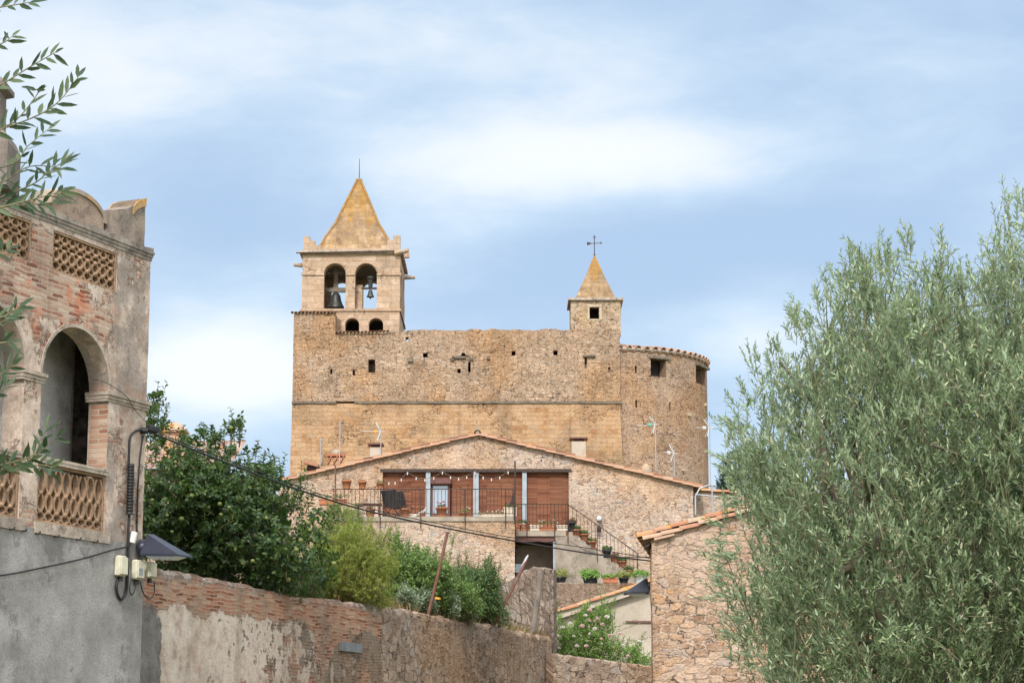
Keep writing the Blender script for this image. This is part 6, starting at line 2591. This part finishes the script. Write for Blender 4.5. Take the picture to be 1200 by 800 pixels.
# olive branches at the left edge: a second tree standing just outside the frame
def near_olive():
    Y = 6.0
    base = Vector((-2.75, 6.4, 0))
    o = thing('olive_tree', 'nearby olive tree whose leafy branch tips enter at the upper left edge', 'tree', base)
    mb = MB()
    top = base + Vector((.05, 0, 2.0))
    mb.tube([base - Vector((0, 0, .1)), base + Vector((-.03, .05, .9)), top], .13, 10, .09)
    mb.build('trunk', M['bark'], o)
    rr = random.Random(9)
    r = np.random.default_rng(77)
    sprigs = [  # polylines of the sprigs in the photograph, tip last
        [(-40, 14), (5, 8), (34, 3)], [(-40, 60), (0, 52), (14, 43)], [(-50, 125), (0, 100), (33, 80), (64, 62)], [(-60, 170), (0, 152), (45, 135), (70, 118), (92, 90)],
        [(-60, 168), (0, 150), (20, 140), (44, 110), (40, 105)], [(-40, 205), (15, 192), (32, 172), (56, 152)], [(-50, 220), (0, 214), (35, 195), (72, 197)], [(-50, 250), (0, 232), (40, 215), (58, 200), (75, 190)],
        [(-50, 250), (0, 243), (30, 240), (62, 238)], [(-60, 255), (0, 243), (45, 232), (72, 224)], [(-40, 296), (-5, 296), (10, 292)], [(-50, 380), (0, 372), (22, 360)], [(-50, 392), (-5, 380), (14, 372)], [(-50, 445), (-4, 440), (15, 428)],
        [(-60, 572), (0, 552), (36, 538), (66, 512)], [(-50, 560), (10, 548), (48, 545), (62, 548)], [(-50, 556), (0, 545), (40, 532), (52, 505)], [(-40, 470), (-6, 462), (8, 452)], [(-50, 410), (0, 402), (12, 400)], [(-40, 590), (-8, 560), (10, 540)]]
    heads = [top + Vector((.35 + .2 * (k % 2), .25 * math.sin(k * 2.1), .25 + .55 * k)) for k in range(5)]
    tops = []
    for h in heads:
        mb = MB()
        tops.append(limb(mb, top - Vector((0, 0, .1)), h, .055, .025, rr)[-1])
        mb.build('limb', M['bark'], o)
    lv, stv = [], []
    br = MB()
    for sp in sprigs:
        yy = Y + rr.uniform(-.35, .45)
        p3 = [P(a, b_, yy + .02 * i * rr.uniform(-1, 1)) for i, (a, b_) in enumerate(sp)]
        pp = smooth_path(p3, 5)
        h = min(tops, key=lambda q: (q - pp[0]).length)
        fd = smooth_path([h, h.lerp(pp[0], .5) + Vector((0, 0, .05 + rr.uniform(-.12, .12))), pp[0]], 6)
        br.tube(fd, .009, 6, .0032)
        fq = np.array([q[:] for q in fd[3:]])
        fq = np.repeat(fq, 3, 0) + r.normal(size=(len(fq) * 3, 3)) * .012
        fq = fq[fq[:, 0] / fq[:, 1] < -.25]
        if len(fq):
            fdr = r.normal(size=fq.shape) * .7 + np.array([[.35, 0, .35]])
            fdr[:, 0] = np.minimum(fdr[:, 0], .3)
            (V, F), _st = twigs_with_leaves(fq, fdr, r.uniform(.06, .13, len(fq)), 9, .052, .0135, r, spread=.7, along=.85, curl=.05)
            lv.append((V, F))
        br.tube(pp, .0032, 5, .0011)
        n = max(5, int((pp[-1] - pp[0]).length / .016))
        bs, ds, ns = [], [], []
        for i in range(n):
            f = (i + .5) / n
            k = min(len(pp) - 2, int(f * (len(pp) - 1)))
            q = pp[k].lerp(pp[k + 1], f * (len(pp) - 1) - k)
            tg = (pp[k + 1] - pp[k]).normalized()
            a = tg.cross(Vector((0, -1, .2))).normalized()
            sgn = 1 if i % 2 else -1
            d_ = tg * rr.uniform(.45, .9) + a * sgn * rr.uniform(.35, .95) + Vector((0, rr.uniform(-.6, .6), .12))
            bs.append(q[:])
            ds.append(d_[:])
            ns.append((rr.uniform(-.5, .5), -1 + rr.uniform(-.2, .9), rr.uniform(-.3, .8)))
        bs.append(pp[-1][:])
        ds.append((pp[-1] - pp[-3])[:])
        ns.append((0, -1, .3))
        m_ = len(bs)
        lv.append(leaves(np.array(bs), np.array(ds), np.array(ns, float), r.uniform(.038, .068, m_), r.uniform(.011, .016, m_), .22, .05, wid=(.9, .75)))
    br.build('branches', M['twig'], o)
    # the rest of the crown, to the left of the frame
    n = 520
    c = np.array([-2.9, 6.5, 3.1])
    q = r.normal(size=(n, 3))
    q = norm(q) * (r.uniform(.3, 1, n) ** .5)[:, None] * np.array([[1.0, 1.1, 1.2]]) + c
    q = q[q[:, 0] / q[:, 1] < -.275]
    d = norm(q - c) + np.array([[0, 0, .5]]) + r.normal(size=q.shape) * .4
    L = r.uniform(.12, .25, len(q))
    dn_ = norm(d)
    dn_[:, 0] = np.minimum(dn_[:, 0], .35)
    (V, F), st = twigs_with_leaves(q, dn_, L, 14, .056, .013, r, spread=.62, along=.85, curl=.06, fold=.3, wid=(.9, .75))
    lv.append((V, F))
    V, F = cat(lv)
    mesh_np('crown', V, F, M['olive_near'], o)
    V, F = stick_mesh(st, .0022, .001)
    mesh_np('twigs', V, F, M['twig'], o)


near_olive()


# fruit tree behind the brick wall ---------------------------------------
def fruit_tree():
    Y = 39.5
    poly = [(150, 700), (140, 600), (150, 520), (168, 500), (172, 470), (183, 458), (194, 466), (200, 498), (222, 510), (240, 500), (252, 508), (266, 502), (272, 486), (282, 490), (288, 506), (303, 520), (316, 540), (334, 548),
            (352, 570), (362, 590), (378, 600), (392, 625), (396, 655), (384, 690), (340, 705), (260, 700), (200, 690)]
    base = Vector((P(255, 700, Y).x, Y, 4.2))
    o = thing('fruit_tree', 'dense dark green fruit tree with unripe fruits, behind the brick wall', 'tree', base)
    pts, c, r = crown_points(poly, Y, 1.9, 2300, 51, gap=.68, freq=1.7, power=.6, shell=.6, ragged=.25)
    rr = random.Random(3)
    top = base + Vector((0, 0, 1.0))
    mb = MB()
    mb.tube([base - Vector((0, 0, .5)), base + Vector((.05, 0, .4)), top], .14, 9, .1)
    mb.build('trunk', M['bark'], o)
    br = MB()
    for i in r.choice(len(pts), 40, replace=False):
        limb(br, top, Vector(pts[i]), .05, .012, rr, .12)
    br.build('branches', M['bark'], o)
    n = len(pts)
    d = norm(pts - np.array(top)) * .7 + np.array([[0, 0, .35]]) + r.normal(size=(n, 3)) * .5
    L = r.uniform(.22, .42, n)
    (V, F), st = twigs_with_leaves(pts - norm(d) * (L * .6)[:, None], d, L, 11, .125, .072, r, spread=.9, droop=.2, pair=False, along=.35, curl=.22, fold=.25, wid=(.95, .85))
    parts, stv = [(V, F)], [stick_mesh(st, .007, .003)]
    sh = [(184, 492, 0, 1, .75), (180, 505, -.1, 1, .5), (192, 505, .15, 1, .55), (277, 520, .02, 1, .65), (283, 525, .12, 1, .55), (244, 520, -.1, 1, .4), (250, 518, .1, 1, .4), (268, 525, -.1, 1, .45), (222, 522, -.2, 1, .35), (298, 535, .2, 1, .4),
          (330, 565, .2, 1, .55), (322, 560, .0, 1, .45), (348, 590, .3, 1, .6), (352, 585, .1, 1, .75), (375, 615, .4, .9, .55), (384, 625, .5, .8, .5), (212, 520, 0, 1, .4), (174, 520, 0, 1, .4), (236, 520, 0, 1, .38), (356, 600, .45, 1, .6), (310, 552, .1, 1, .4)]
    rp, rd, rl = [], [], []
    for (a, b_, dx, dz, L_) in sh:
        for k in range(2):
            rp.append(np.array(P(a + rr.uniform(-4, 4), b_ + rr.uniform(-3, 5), Y + rr.uniform(-.5, .5))))
            rd.append((dx + rr.uniform(-.12, .12), rr.uniform(-.2, .2), dz))
            rl.append(L_ * rr.uniform(.75, 1.1))
    (V2, F2), st2 = twigs_with_leaves(np.array(rp), np.array(rd, float), np.array(rl), 15, .12, .062, r, spread=.85, droop=.03, pair=False, along=.5, curl=.2, fold=.3, wid=(.95, .8))
    parts.append((V2, F2))
    stv.append(stick_mesh(st2, .010, .004))
    V, F = cat(parts)
    mesh_np('crown', V, F, M['fruit_leaf'], o)
    V, F = cat(stv)
    mesh_np('twigs', V, F, M['stem'], o)
    # fruits hang just under the outer leaves on the near side
    front = pts[(pts[:, 1] < Y - .35)]
    pick = front[r.choice(len(front), 34, replace=False)]
    pick = np.concatenate([pick, np.array([P(a, b_, Y - 1.75)[:] for a, b_ in ((313, 604), (353, 630), (392, 657), (348, 641), (197, 601), (214, 605), (260, 600), (297, 654), (362, 610), (203, 620), (180, 583), (226, 578))])])
    me = None
    for p in pick:
        if me is None:
            mb = MB()
            rad = .040
            mb.lathe((0, 0, 0), [(rad * math.sin(math.pi * k / 8) + .001, -rad * math.cos(math.pi * k / 8) * .92) for k in range(9)], 10)
            f = mb.build('fruit', M['fruit'], o, None)
            me = f.data
            v = np.empty(len(me.vertices) * 3)
            me.vertices.foreach_get('co', v)
            me.vertices.foreach_set('co', (v.reshape(-1, 3) + np.array(base)).ravel())
        else:
            f = bpy.data.objects.new('fruit', me)
            COL.objects.link(f)
            f.parent = o
        f.location = Vector(p) + Vector((0, -.12, -.05)) - base
        s_ = rr.uniform(.75, 1.15)
        f.scale = (s_, s_, s_)


fruit_tree()


def bush(name, label, category, poly, Y, half, n, seed, leaf, ll, lw, nleaf, L, base_px, group=None, gap=.4, freq=2.5, upness=.6, spread=.8, along=.5, droop=.08, pair=False, stem_r=.006, wid=(.9, .8), rand=.45, shoots=(), stem='stem', nstem=9, shell=.6, shoot_n=2, pull=.6, ragged=.18):
    b0 = P(base_px[0], base_px[1], Y)
    base = Vector((b0.x, Y, b0.z))
    o = thing(name, label, category, base, group)
    pts, c, r = crown_points(poly, Y, half, n, seed, gap=gap, freq=freq, shell=shell, ragged=ragged)
    rr = random.Random(seed)
    st_ = MB()
    for i in r.choice(len(pts), nstem, replace=False):
        limb(st_, base - Vector((0, 0, .25)), Vector(pts[i]), stem_r * 3, stem_r, rr, .1)
    st_.build('stems', M[stem], o)
    org = np.array(base)
    d = norm(pts - org) * (1 - upness) + np.array([[0, 0, upness]]) + r.normal(size=(n, 3)) * rand
    LL = r.uniform(L * .7, L * 1.25, n)
    (V, F), st = twigs_with_leaves(pts - norm(d) * (LL * pull)[:, None], d, LL, nleaf, ll, lw, r, spread=spread, droop=droop, pair=pair, along=along, wid=wid)
    parts, stv = [(V, F)], [stick_mesh(st, stem_r * .7, stem_r * .3)]
    if shoots:
        rp, rd, rl = [], [], []
        for (a, b_, dx, dz, L_) in shoots:
            for k in range(shoot_n):
                rp.append(np.array(P(a + rr.uniform(-4, 4), b_ + rr.uniform(-3, 6), Y + rr.uniform(-.3, .3))))
                rd.append((dx + rr.uniform(-.15, .15), rr.uniform(-.25, .25), dz))
                rl.append(L_ * rr.uniform(.7, 1.1))
        (V2, F2), st2 = twigs_with_leaves(np.array(rp), np.array(rd, float), np.array(rl), int(nleaf * 1.5), ll, lw, r, spread=spread, droop=.03, pair=pair, along=along, wid=wid)
        parts.append((V2, F2))
        stv.append(stick_mesh(st2, stem_r, stem_r * .4))
    V, F = cat(parts)
    mesh_np('foliage', V, F, M[leaf], o)
    V, F = cat(stv)
    mesh_np('twigs', V, F, M[stem], o)
    return o, pts, r


# feathery yellow-green bush beside the fruit tree
Yt = 43.5
fpoly = [(318, 700), (330, 672), (352, 655), (362, 632), (378, 618), (392, 616), (408, 606), (428, 614), (444, 618), (456, 632), (466, 655), (466, 690), (458, 712), (420, 716), (360, 706)]
o, pts, r = bush('feathery_bush', 'feathery yellow green bush with pinkish seed plumes, right of the fruit tree', 'bush', fpoly, Yt, 1.1, 3600, 61, 'feather_leaf', .060, .013, 24, .30, (405, 712), gap=.35, upness=.5, spread=.75, along=.65, rand=.5, droop=.18, stem_r=.004,
                 shoots=[(390, 622, -.2, 1, .35), (410, 612, 0, 1, .35), (430, 618, .2, 1, .35), (448, 632, .4, 1, .4), (460, 655, .6, 1, .35), (375, 630, -.3, 1, .3), (350, 665, -.6, 1, .3)], shoot_n=6)
sel = pts[(lump(pts, 1.6, 9) > .05)]
sel = sel[:430]
dd = norm(np.array([[.15, -.2, .8]]) + r.normal(size=sel.shape) * .4)
(V, F), st = twigs_with_leaves(sel, dd, r.uniform(.14, .3, len(sel)), 26, .022, .010, r, spread=.8, along=.6)
mesh_np('plumes', V, F, M['plume'], o)

bush('leafy_shrub', 'bright green upright shrub against the house wall, left of the leaning iron post', 'shrub',
     [(448, 706), (450, 668), (456, 640), (464, 620), (478, 640), (492, 640), (506, 648), (520, 648), (532, 655), (536, 690), (528, 716), (480, 714)], 48.5, 1.0, 1500, 71, 'shrub_leaf', .085, .048, 12, .42, (490, 716),
     upness=.55, rand=.45, gap=.5, shoots=[(456, 640, -.05, 1, .45), (465, 632, .1, 1, .40), (478, 645, 0, 1, .35), (500, 652, .05, 1, .35), (510, 655, .2, 1, .3), (449, 650, -.2, 1, .35), (524, 655, .05, 1, .55), (530, 645, .1, 1, .5)], nstem=14)
bush('leafy_shrub', 'darker green bushy shrub between the two leaning iron posts', 'shrub',
     [(524, 722), (524, 690), (532, 664), (548, 656), (560, 664), (574, 656), (584, 668), (588, 690), (596, 712), (600, 728), (570, 732)], 51.5, 1.0, 1300, 72, 'shrub_dark', .080, .045, 12, .42, (565, 730),
     upness=.55, rand=.45, gap=.45, shoots=[(575, 668, .25, 1, .55), (568, 662, .1, 1, .4), (580, 675, .4, 1, .45), (548, 660, 0, 1, .4), (540, 662, -.1, 1, .4), (586, 690, .5, .8, .35)], nstem=12)
bush('leafy_shrub', 'low pale flecked shrub in front of the darker bushy one', 'shrub',
     [(512, 712), (516, 690), (528, 678), (545, 676), (558, 684), (566, 700), (566, 720), (540, 724)], 49.3, .6, 500, 73, 'shrub_leaf', .07, .04, 12, .34, (540, 722), upness=.6, rand=.45, gap=.5,
     shoots=[(548, 680, .1, 1, .35), (530, 682, -.1, 1, .35), (560, 690, .3, 1, .3)])
# grey-green downy herbs along the wall foot
for i, (px, py, w_, h_, Y, lab) in enumerate(((476, 710, 13, 24, 46.6, 'grey green downy herb clump nearest the feathery bush'), (498, 714, 14, 26, 47.6, 'grey green downy herb clump just left of the leaning iron post'),
                                             (526, 720, 13, 30, 48.4, 'grey green downy herb clump just right of the leaning iron post'), (548, 724, 12, 26, 49.4, 'grey green downy herb clump farthest right along the wall top'))):
    bush('herb_clump', lab, 'plant', [(px - w_, py), (px - w_ * .8, py - h_ * .6), (px - w_ * .2, py - h_), (px + w_ * .5, py - h_ * .8), (px + w_, py - h_ * .4), (px + w_, py)], Y, .3, 150, 80 + i, 'grey_leaf', .12, .042, 8, .34, (px, py), group='downy herbs on the wall top',
         upness=.85, rand=.3, gap=.2, nstem=5)
# small fruit tree's skirt: leafy sprays at the terrace planters
bush('climbing_shrub', 'loose light green climber with dry tips below the left end of the terrace', 'shrub', [(376, 622), (378, 600), (388, 586), (400, 590), (414, 586), (424, 594), (430, 612), (420, 622), (400, 628)], 78.5, .6, 360, 91, 'shrub_leaf', .075, .032, 12, .5, (400, 626),
     upness=.6, gap=.6, rand=.5, shoots=[(385, 595, -.2, 1, .6), (420, 600, .25, 1, .6), (428, 610, .5, .8, .5)], nstem=8)
# pale weeds at the back of the garden
bush('shadow_shrub', 'dim olive green shrub low under the fruit tree above the brick wall', 'shrub', [(300, 700), (310, 672), (335, 655), (360, 660), (380, 680), (380, 705), (340, 708)], 41.8, .7, 420, 95, 'shrub_dark', .06, .026, 12, .35, (345, 706), gap=.4)

# rose bush ---------------------------------------------------------------
rpoly = [(645, 775), (648, 735), (652, 712), (664, 722), (676, 716), (684, 704), (694, 712), (704, 702), (714, 702), (722, 716), (722, 732), (734, 744), (748, 752), (766, 760), (772, 790), (700, 795)]
o, pts, r = bush('rose_bush', 'bright green rose bush with pale pink blooms above the lower alley wall', 'bush', rpoly, 59.5, 1.1, 1300, 101, 'rose_leaf', .075, .046, 12, .42, (705, 785), gap=.45, upness=.6, rand=.45, spread=.85, along=.4,
                 shoots=[(708, 708, .05, 1, .55), (690, 712, -.1, 1, .4), (724, 735, .8, .35, .9), (735, 748, .9, .2, .6), (655, 720, -.2, 1, .35), (750, 752, .5, .8, .4), (716, 710, .3, 1, .35)], nstem=12)
rr = random.Random(4)
fr = pts[pts[:, 1] < 59.2]
spots = [P(a, b_, 58.55) for a, b_ in ((668, 731), (675, 718), (686, 722), (691, 728), (672, 746), (700, 726), (711, 724), (706, 733), (692, 744), (712, 745), (704, 755), (727, 743), (655, 760), (719, 760), (660, 736), (682, 735), (697, 738), (736, 770), (676, 758), (688, 752), (730, 757))]
spots += [Vector(p) + Vector((0, -.12, .03)) for p in fr[r.choice(len(fr), 16, replace=False)]]


def bloom(parent, c, rad, mat, name='bloom', nrm=None):
    """a small cup of overlapping petals"""
    n = 14
    rr2 = np.random.default_rng(int(abs(c[0] * 977 + c[2] * 131)) % 100000)
    ph = np.arange(n) * 2.4
    tilt = np.linspace(.15, 1.1, n)
    dirs = np.stack([np.cos(ph) * np.sin(tilt), np.sin(ph) * np.sin(tilt), np.cos(tilt)], 1) + rr2.normal(size=(n, 3)) * .1
    nr = np.stack([-np.cos(ph) * np.cos(tilt), -np.sin(ph) * np.cos(tilt), np.sin(tilt)], 1)
    V, F = leaves(np.repeat(np.array([c[:]]), n, 0), dirs, nr, np.full(n, rad), np.full(n, rad * 1.05), -.25, -.15, wid=(.8, 1.0))
    return mesh_np(name, V, F, M[mat], parent)


for k, p in enumerate(spots):
    bloom(o, p, rr.uniform(.06, .10), 'petal_white' if k % 2 == 0 else 'petal_pink')

# cypress beyond the roofs
def cypress():
    Y = 112
    b0 = P(852, 590, Y)
    o = thing('cypress', 'dark cypress crown showing between the round apse and the olive tree', 'tree', Vector((b0.x, Y, ground_z(b0.x, Y) - .1)))
    poly = [(838, 620), (840, 575), (844, 555), (852, 540), (862, 532), (872, 545), (880, 570), (884, 620)]
    pts, c, r = crown_points(poly, Y, .9, 1500, 111, gap=.2, freq=1.5)
    mb = MB()
    mb.tube([ORIG[o], P(861, 560, Y)], .16, 8, .05)
    mb.build('trunk', M['bark'], o)
    d = np.array([[0, 0, 1.0]]) + r.normal(size=pts.shape) * .35
    (V, F), st = twigs_with_leaves(pts, d, r.uniform(.3, .5, len(pts)), 10, .15, .05, r, spread=.5, along=.8)
    mesh_np('crown', V, F, M['cypress_leaf'], o)


cypress()

# dry grass and weeds along the wall top: uncountable -----------------------
def grass():
    r = np.random.default_rng(121)
    n = 5200
    s_ = r.uniform(ws[3][0] - 1.2, se + .2, n)
    back = r.uniform(.25, 1.6, n) ** 1.2
    z = np.array([wtop(float(a)) for a in s_]) - .16 + .03 * back
    b_ = np.stack([WO.x + wd.x * s_ - wn.x * back, WO.y + wd.y * s_ - wn.y * back, z], 1)
    keep = lump(b_, 2.2, 3) > -.15
    b_ = b_[keep]
    d = np.array([[0, 0, 1.0]]) + r.normal(size=b_.shape) * .38
    L = r.uniform(.16, .48, len(b_))
    V, F = leaves(b_, d, r.normal(size=b_.shape), L, np.full(len(b_), .012), .2, .25, wid=(.9, .6))
    o = bpy.data.objects.new('dry_grass', None)
    ORIG[o] = Vector((0, 0, 0))
    g = mesh_np('dry_grass', V, F, M['dry_grass'], o)
    g.parent = None
    bpy.data.objects.remove(o)
    g['kind'] = 'stuff'


grass()

# flower pots -------------------------------------------------------------
POT = 0


def pot(px, py, Y, r, h, mat, label, plant='pot_leaf', pr=.18, ph=.22, flowers=None, shape='round', name='flower_pot', ll=.07, lw=.03, np_=26, zfix=None, grp=None, wl=None):
    """py: where the foot of the pot stands"""
    global POT
    POT += 1
    b0 = P(px, py, Y)
    if zfix is not None:
        b0.z = zfix
    o = thing(name, label, 'plant pot', b0, grp)
    mb = MB()
    if shape == 'round':
        mb.lathe(b0, [(r * .72, 0), (r * .95, h * .8), (r * 1.08, h * .8), (r * 1.1, h), (r * .92, h), (r * .88, h * .9)], 14)
    elif shape == 'tub':
        mb.lathe(b0, [(r * .82, 0), (r * .98, h * .92), (r * 1.06, h * .94), (r * 1.06, h), (r * .92, h), (r * .9, h * .9)], 18)
    else:
        wl = wl or r * 2.6
        mb.rbox(b0 + Vector((0, 0, h / 2)), (wl, r * 1.4, h), .02)
        mb.rbox(b0 + Vector((0, 0, h - .025)), (wl + .04, r * 1.4 + .04, .05), .015)
    mb.build('pot', M[mat], o)
    rg = np.random.default_rng(500 + POT)
    W_ = (wl or 0) / 2 if shape == 'box' else r * .6
    q = np.stack([rg.uniform(-W_, W_, np_), rg.uniform(-r * .5, r * .5, np_), np.zeros(np_)], 1) + np.array([[b0.x, b0.y, b0.z + h * .9]])
    d = np.stack([rg.normal(size=np_) * pr / ph * .6, rg.normal(size=np_) * pr / ph * .6, np.ones(np_)], 1)
    L = rg.uniform(ph * .6, ph * 1.2, np_)
    (V, F), st = twigs_with_leaves(q, d, L, 9, ll, lw, rg, spread=.9, droop=.3, pair=False, along=.4, lead=.3)
    mesh_np('plant', V, F, M[plant], o)
    if flowers:
        for k in range(flowers[1]):
            i = rg.integers(np_)
            c = Vector(q[i] + norm(d)[i] * L[i] * .95)
            bloom(o, c, .05, flowers[0], 'bloom')
    return o


zfl, zld = Zp(605, YF), Zp(621.5, YL)
yw_top = P(700, 682.5, 78).z
# on the terrace rail, left
for px, lab, pl, s_ in ((406, 'terracotta pot of brown plants, largest of the three on the terrace rail', 'pot_brown', 1.15), (424.5, 'terracotta pot in the middle of the three on the terrace rail', 'pot_brown', 1.0), (445, 'smallest terracotta pot on the terrace rail beside the first blind', 'pot_leaf', .8)):
    pot(px, 577, YF - .09, .15 * s_, .27 * s_, 'terra', lab, pl, .22, .12, zfix=zfl + 1.0)
pot(390, 590, YF + .3, .16, .22, 'terra', 'red planter of leafy plants with red blooms at left end of the terrace', 'pot_leaf', .3, .35, ('petal_red', 5), 'box', wl=1.0, np_=50, zfix=zfl + .45)
pot(392, 600, YF + .5, .2, .45, 'terra', 'terracotta pot on the terrace floor under the red planter', 'pot_leaf', .3, .3, zfix=zfl)
pot(434, 600, YF + .35, .18, .32, 'terra', 'terracotta pot on the terrace floor in front of the low table', 'pot_brown', .2, .2, zfix=zfl)
pot(475, 603, YF + .25, .15, .32, 'terra', 'terracotta pot with a sparse plant on the terrace floor right of the deck chairs', 'pot_brown', .12, .2, np_=8, zfix=zfl)
pot(517.5, 603, YF + .25, .21, .36, 'terra', 'terracotta pot with red flowers standing in front of the glass door', 'pot_leaf', .2, .22, ('petal_red', 6), zfix=zfl)
pot(543, 603, YF + .25, .16, .16, 'terra', 'shallow terracotta bowl of pale flowers right of the glass door', 'pot_yellow', .2, .22, ('petal_white', 6), zfix=zfl)
pot(480.5, 604, YF + .7, .16, .16, 'whitepot', 'low cream trough on the terrace floor beside the drying rack', 'pot_yellow', .1, .05, None, 'box', wl=.45, np_=5, zfix=zfl)
pot(579, 603, YF + .25, .15, .13, 'whitepot', 'long cream trough of white flowers near the right end of the terrace', 'pot_yellow', .25, .14, ('petal_white', 9), 'box', wl=1.1, np_=24, zfix=zfl)
pot(598, 603, YF + .15, .16, .34, 'whitepot', 'pale square planter with red and green plant at the right corner of the terrace', 'pot_leaf', .2, .25, ('petal_red', 4), 'box', wl=.46, zfix=zfl)
# landing
pot(606.5, 620, YL + .2, .14, .28, 'terra', 'terracotta box with red flowers on the landing, first from the corner of the terrace', 'pot_leaf', .2, .2, ('petal_red', 5), 'box', wl=.30, zfix=zld)
pot(613, 620, YL + .2, .14, .26, 'terra', 'terracotta box with green shoots on the landing, second from the corner of the terrace', 'pot_leaf', .12, .3, None, 'box', wl=.28, zfix=zld)
pot(628.5, 620, YL + .2, .13, .22, 'whitepot', 'pale trough in the middle of the landing', 'pot_yellow', .1, .08, None, 'box', wl=.48, np_=8, zfix=zld)
pot(641, 620, YL + .2, .14, .25, 'terra', 'long terracotta trough with pale blooms on the landing', 'pot_leaf', .2, .22, ('petal_white', 5), 'box', wl=.60, zfix=zld)
pot(659, 620, YL + .2, .13, .22, 'whitepot', 'pale trough with a terracotta rim at the stair end of the landing', 'pot_brown', .1, .08, None, 'box', wl=.42, np_=6, zfix=zld)
# stairs: one pot to a step


def step_z(px):
    sx0, sz0 = Xp(663, 626, YL), zld
    sx1, sz1 = Xp(752, 683, YL), Zp(684, YL)
    x = Xp(px, 640, YL)
    i = int(12 * (x - sx1) / (sx0 - sx1))
    return sz1 + (sz0 - sz1) * (i + 1) / 12 - .02


for px, r_, h_, mt, pl, lab in ((669.5, .17, .36, 'darkpot', 'pot_brown', 'tall dark pot on the top step of the stairs'), (676, .16, .24, 'terra', 'pot_leaf', 'terracotta pot on the stairs just below the tall dark pot'), (684.5, .17, .24, 'terra', 'pot_leaf', 'bushy terracotta pot on the stairs, third step plant from the top'),
                                (693, .19, .30, 'terra', 'pot_leaf', 'largest terracotta pot halfway up the stairs'), (711, .17, .32, 'darkpot', 'pot_leaf', 'dark pot lower down the stairs beside the middle railing post'), (720, .16, .22, 'terra', 'pot_brown', 'terracotta pot with dry stalks just below the lower dark pot on stairs'), (729, .16, .22, 'terra', 'pot_leaf', 'terracotta pot near the foot of the stairs'),
                                (737, .16, .22, 'terra', 'pot_leaf', 'last terracotta pot at the foot of the stairs')):
    pot(px, 650, YL - .0 + .2, r_, h_, mt, lab, pl, .28, .24, zfix=step_z(px), np_=40, ll=.10, lw=.045)
# on the retaining wall
pot(657, 682, 78.25, .20, .22, 'darkpot', 'dark pot of pale yellow green grass on the left end of the retaining wall', 'pot_yellow', .45, .42, np_=70, ll=.16, lw=.035, zfix=yw_top)
pot(691, 682, 78.25, .26, .22, 'darkpot', 'wide dark tub of bright green fern on the retaining wall', 'rose_leaf', .6, .42, np_=110, ll=.16, lw=.05, zfix=yw_top)
pot(715.5, 682, 78.25, .16, .20, 'terra', 'long terracotta trough of low green plants on the retaining wall', 'rose_leaf', .25, .2, None, 'box', wl=.5, zfix=yw_top, np_=60, ll=.09, lw=.04)
pot(731, 682, 78.4, .18, .2, 'darkpot', 'small dark pot of olive green herbs right of the trough on the retaining wall', 'pot_yellow', .45, .38, np_=60, ll=.12, lw=.05, zfix=yw_top)
pot(751, 682, 78.2, .22, .27, 'greytub', 'pale grey tub of bright green plants at the right end of the retaining wall', 'rose_leaf', .55, .3, shape='tub', np_=100, ll=.15, lw=.045, zfix=yw_top)
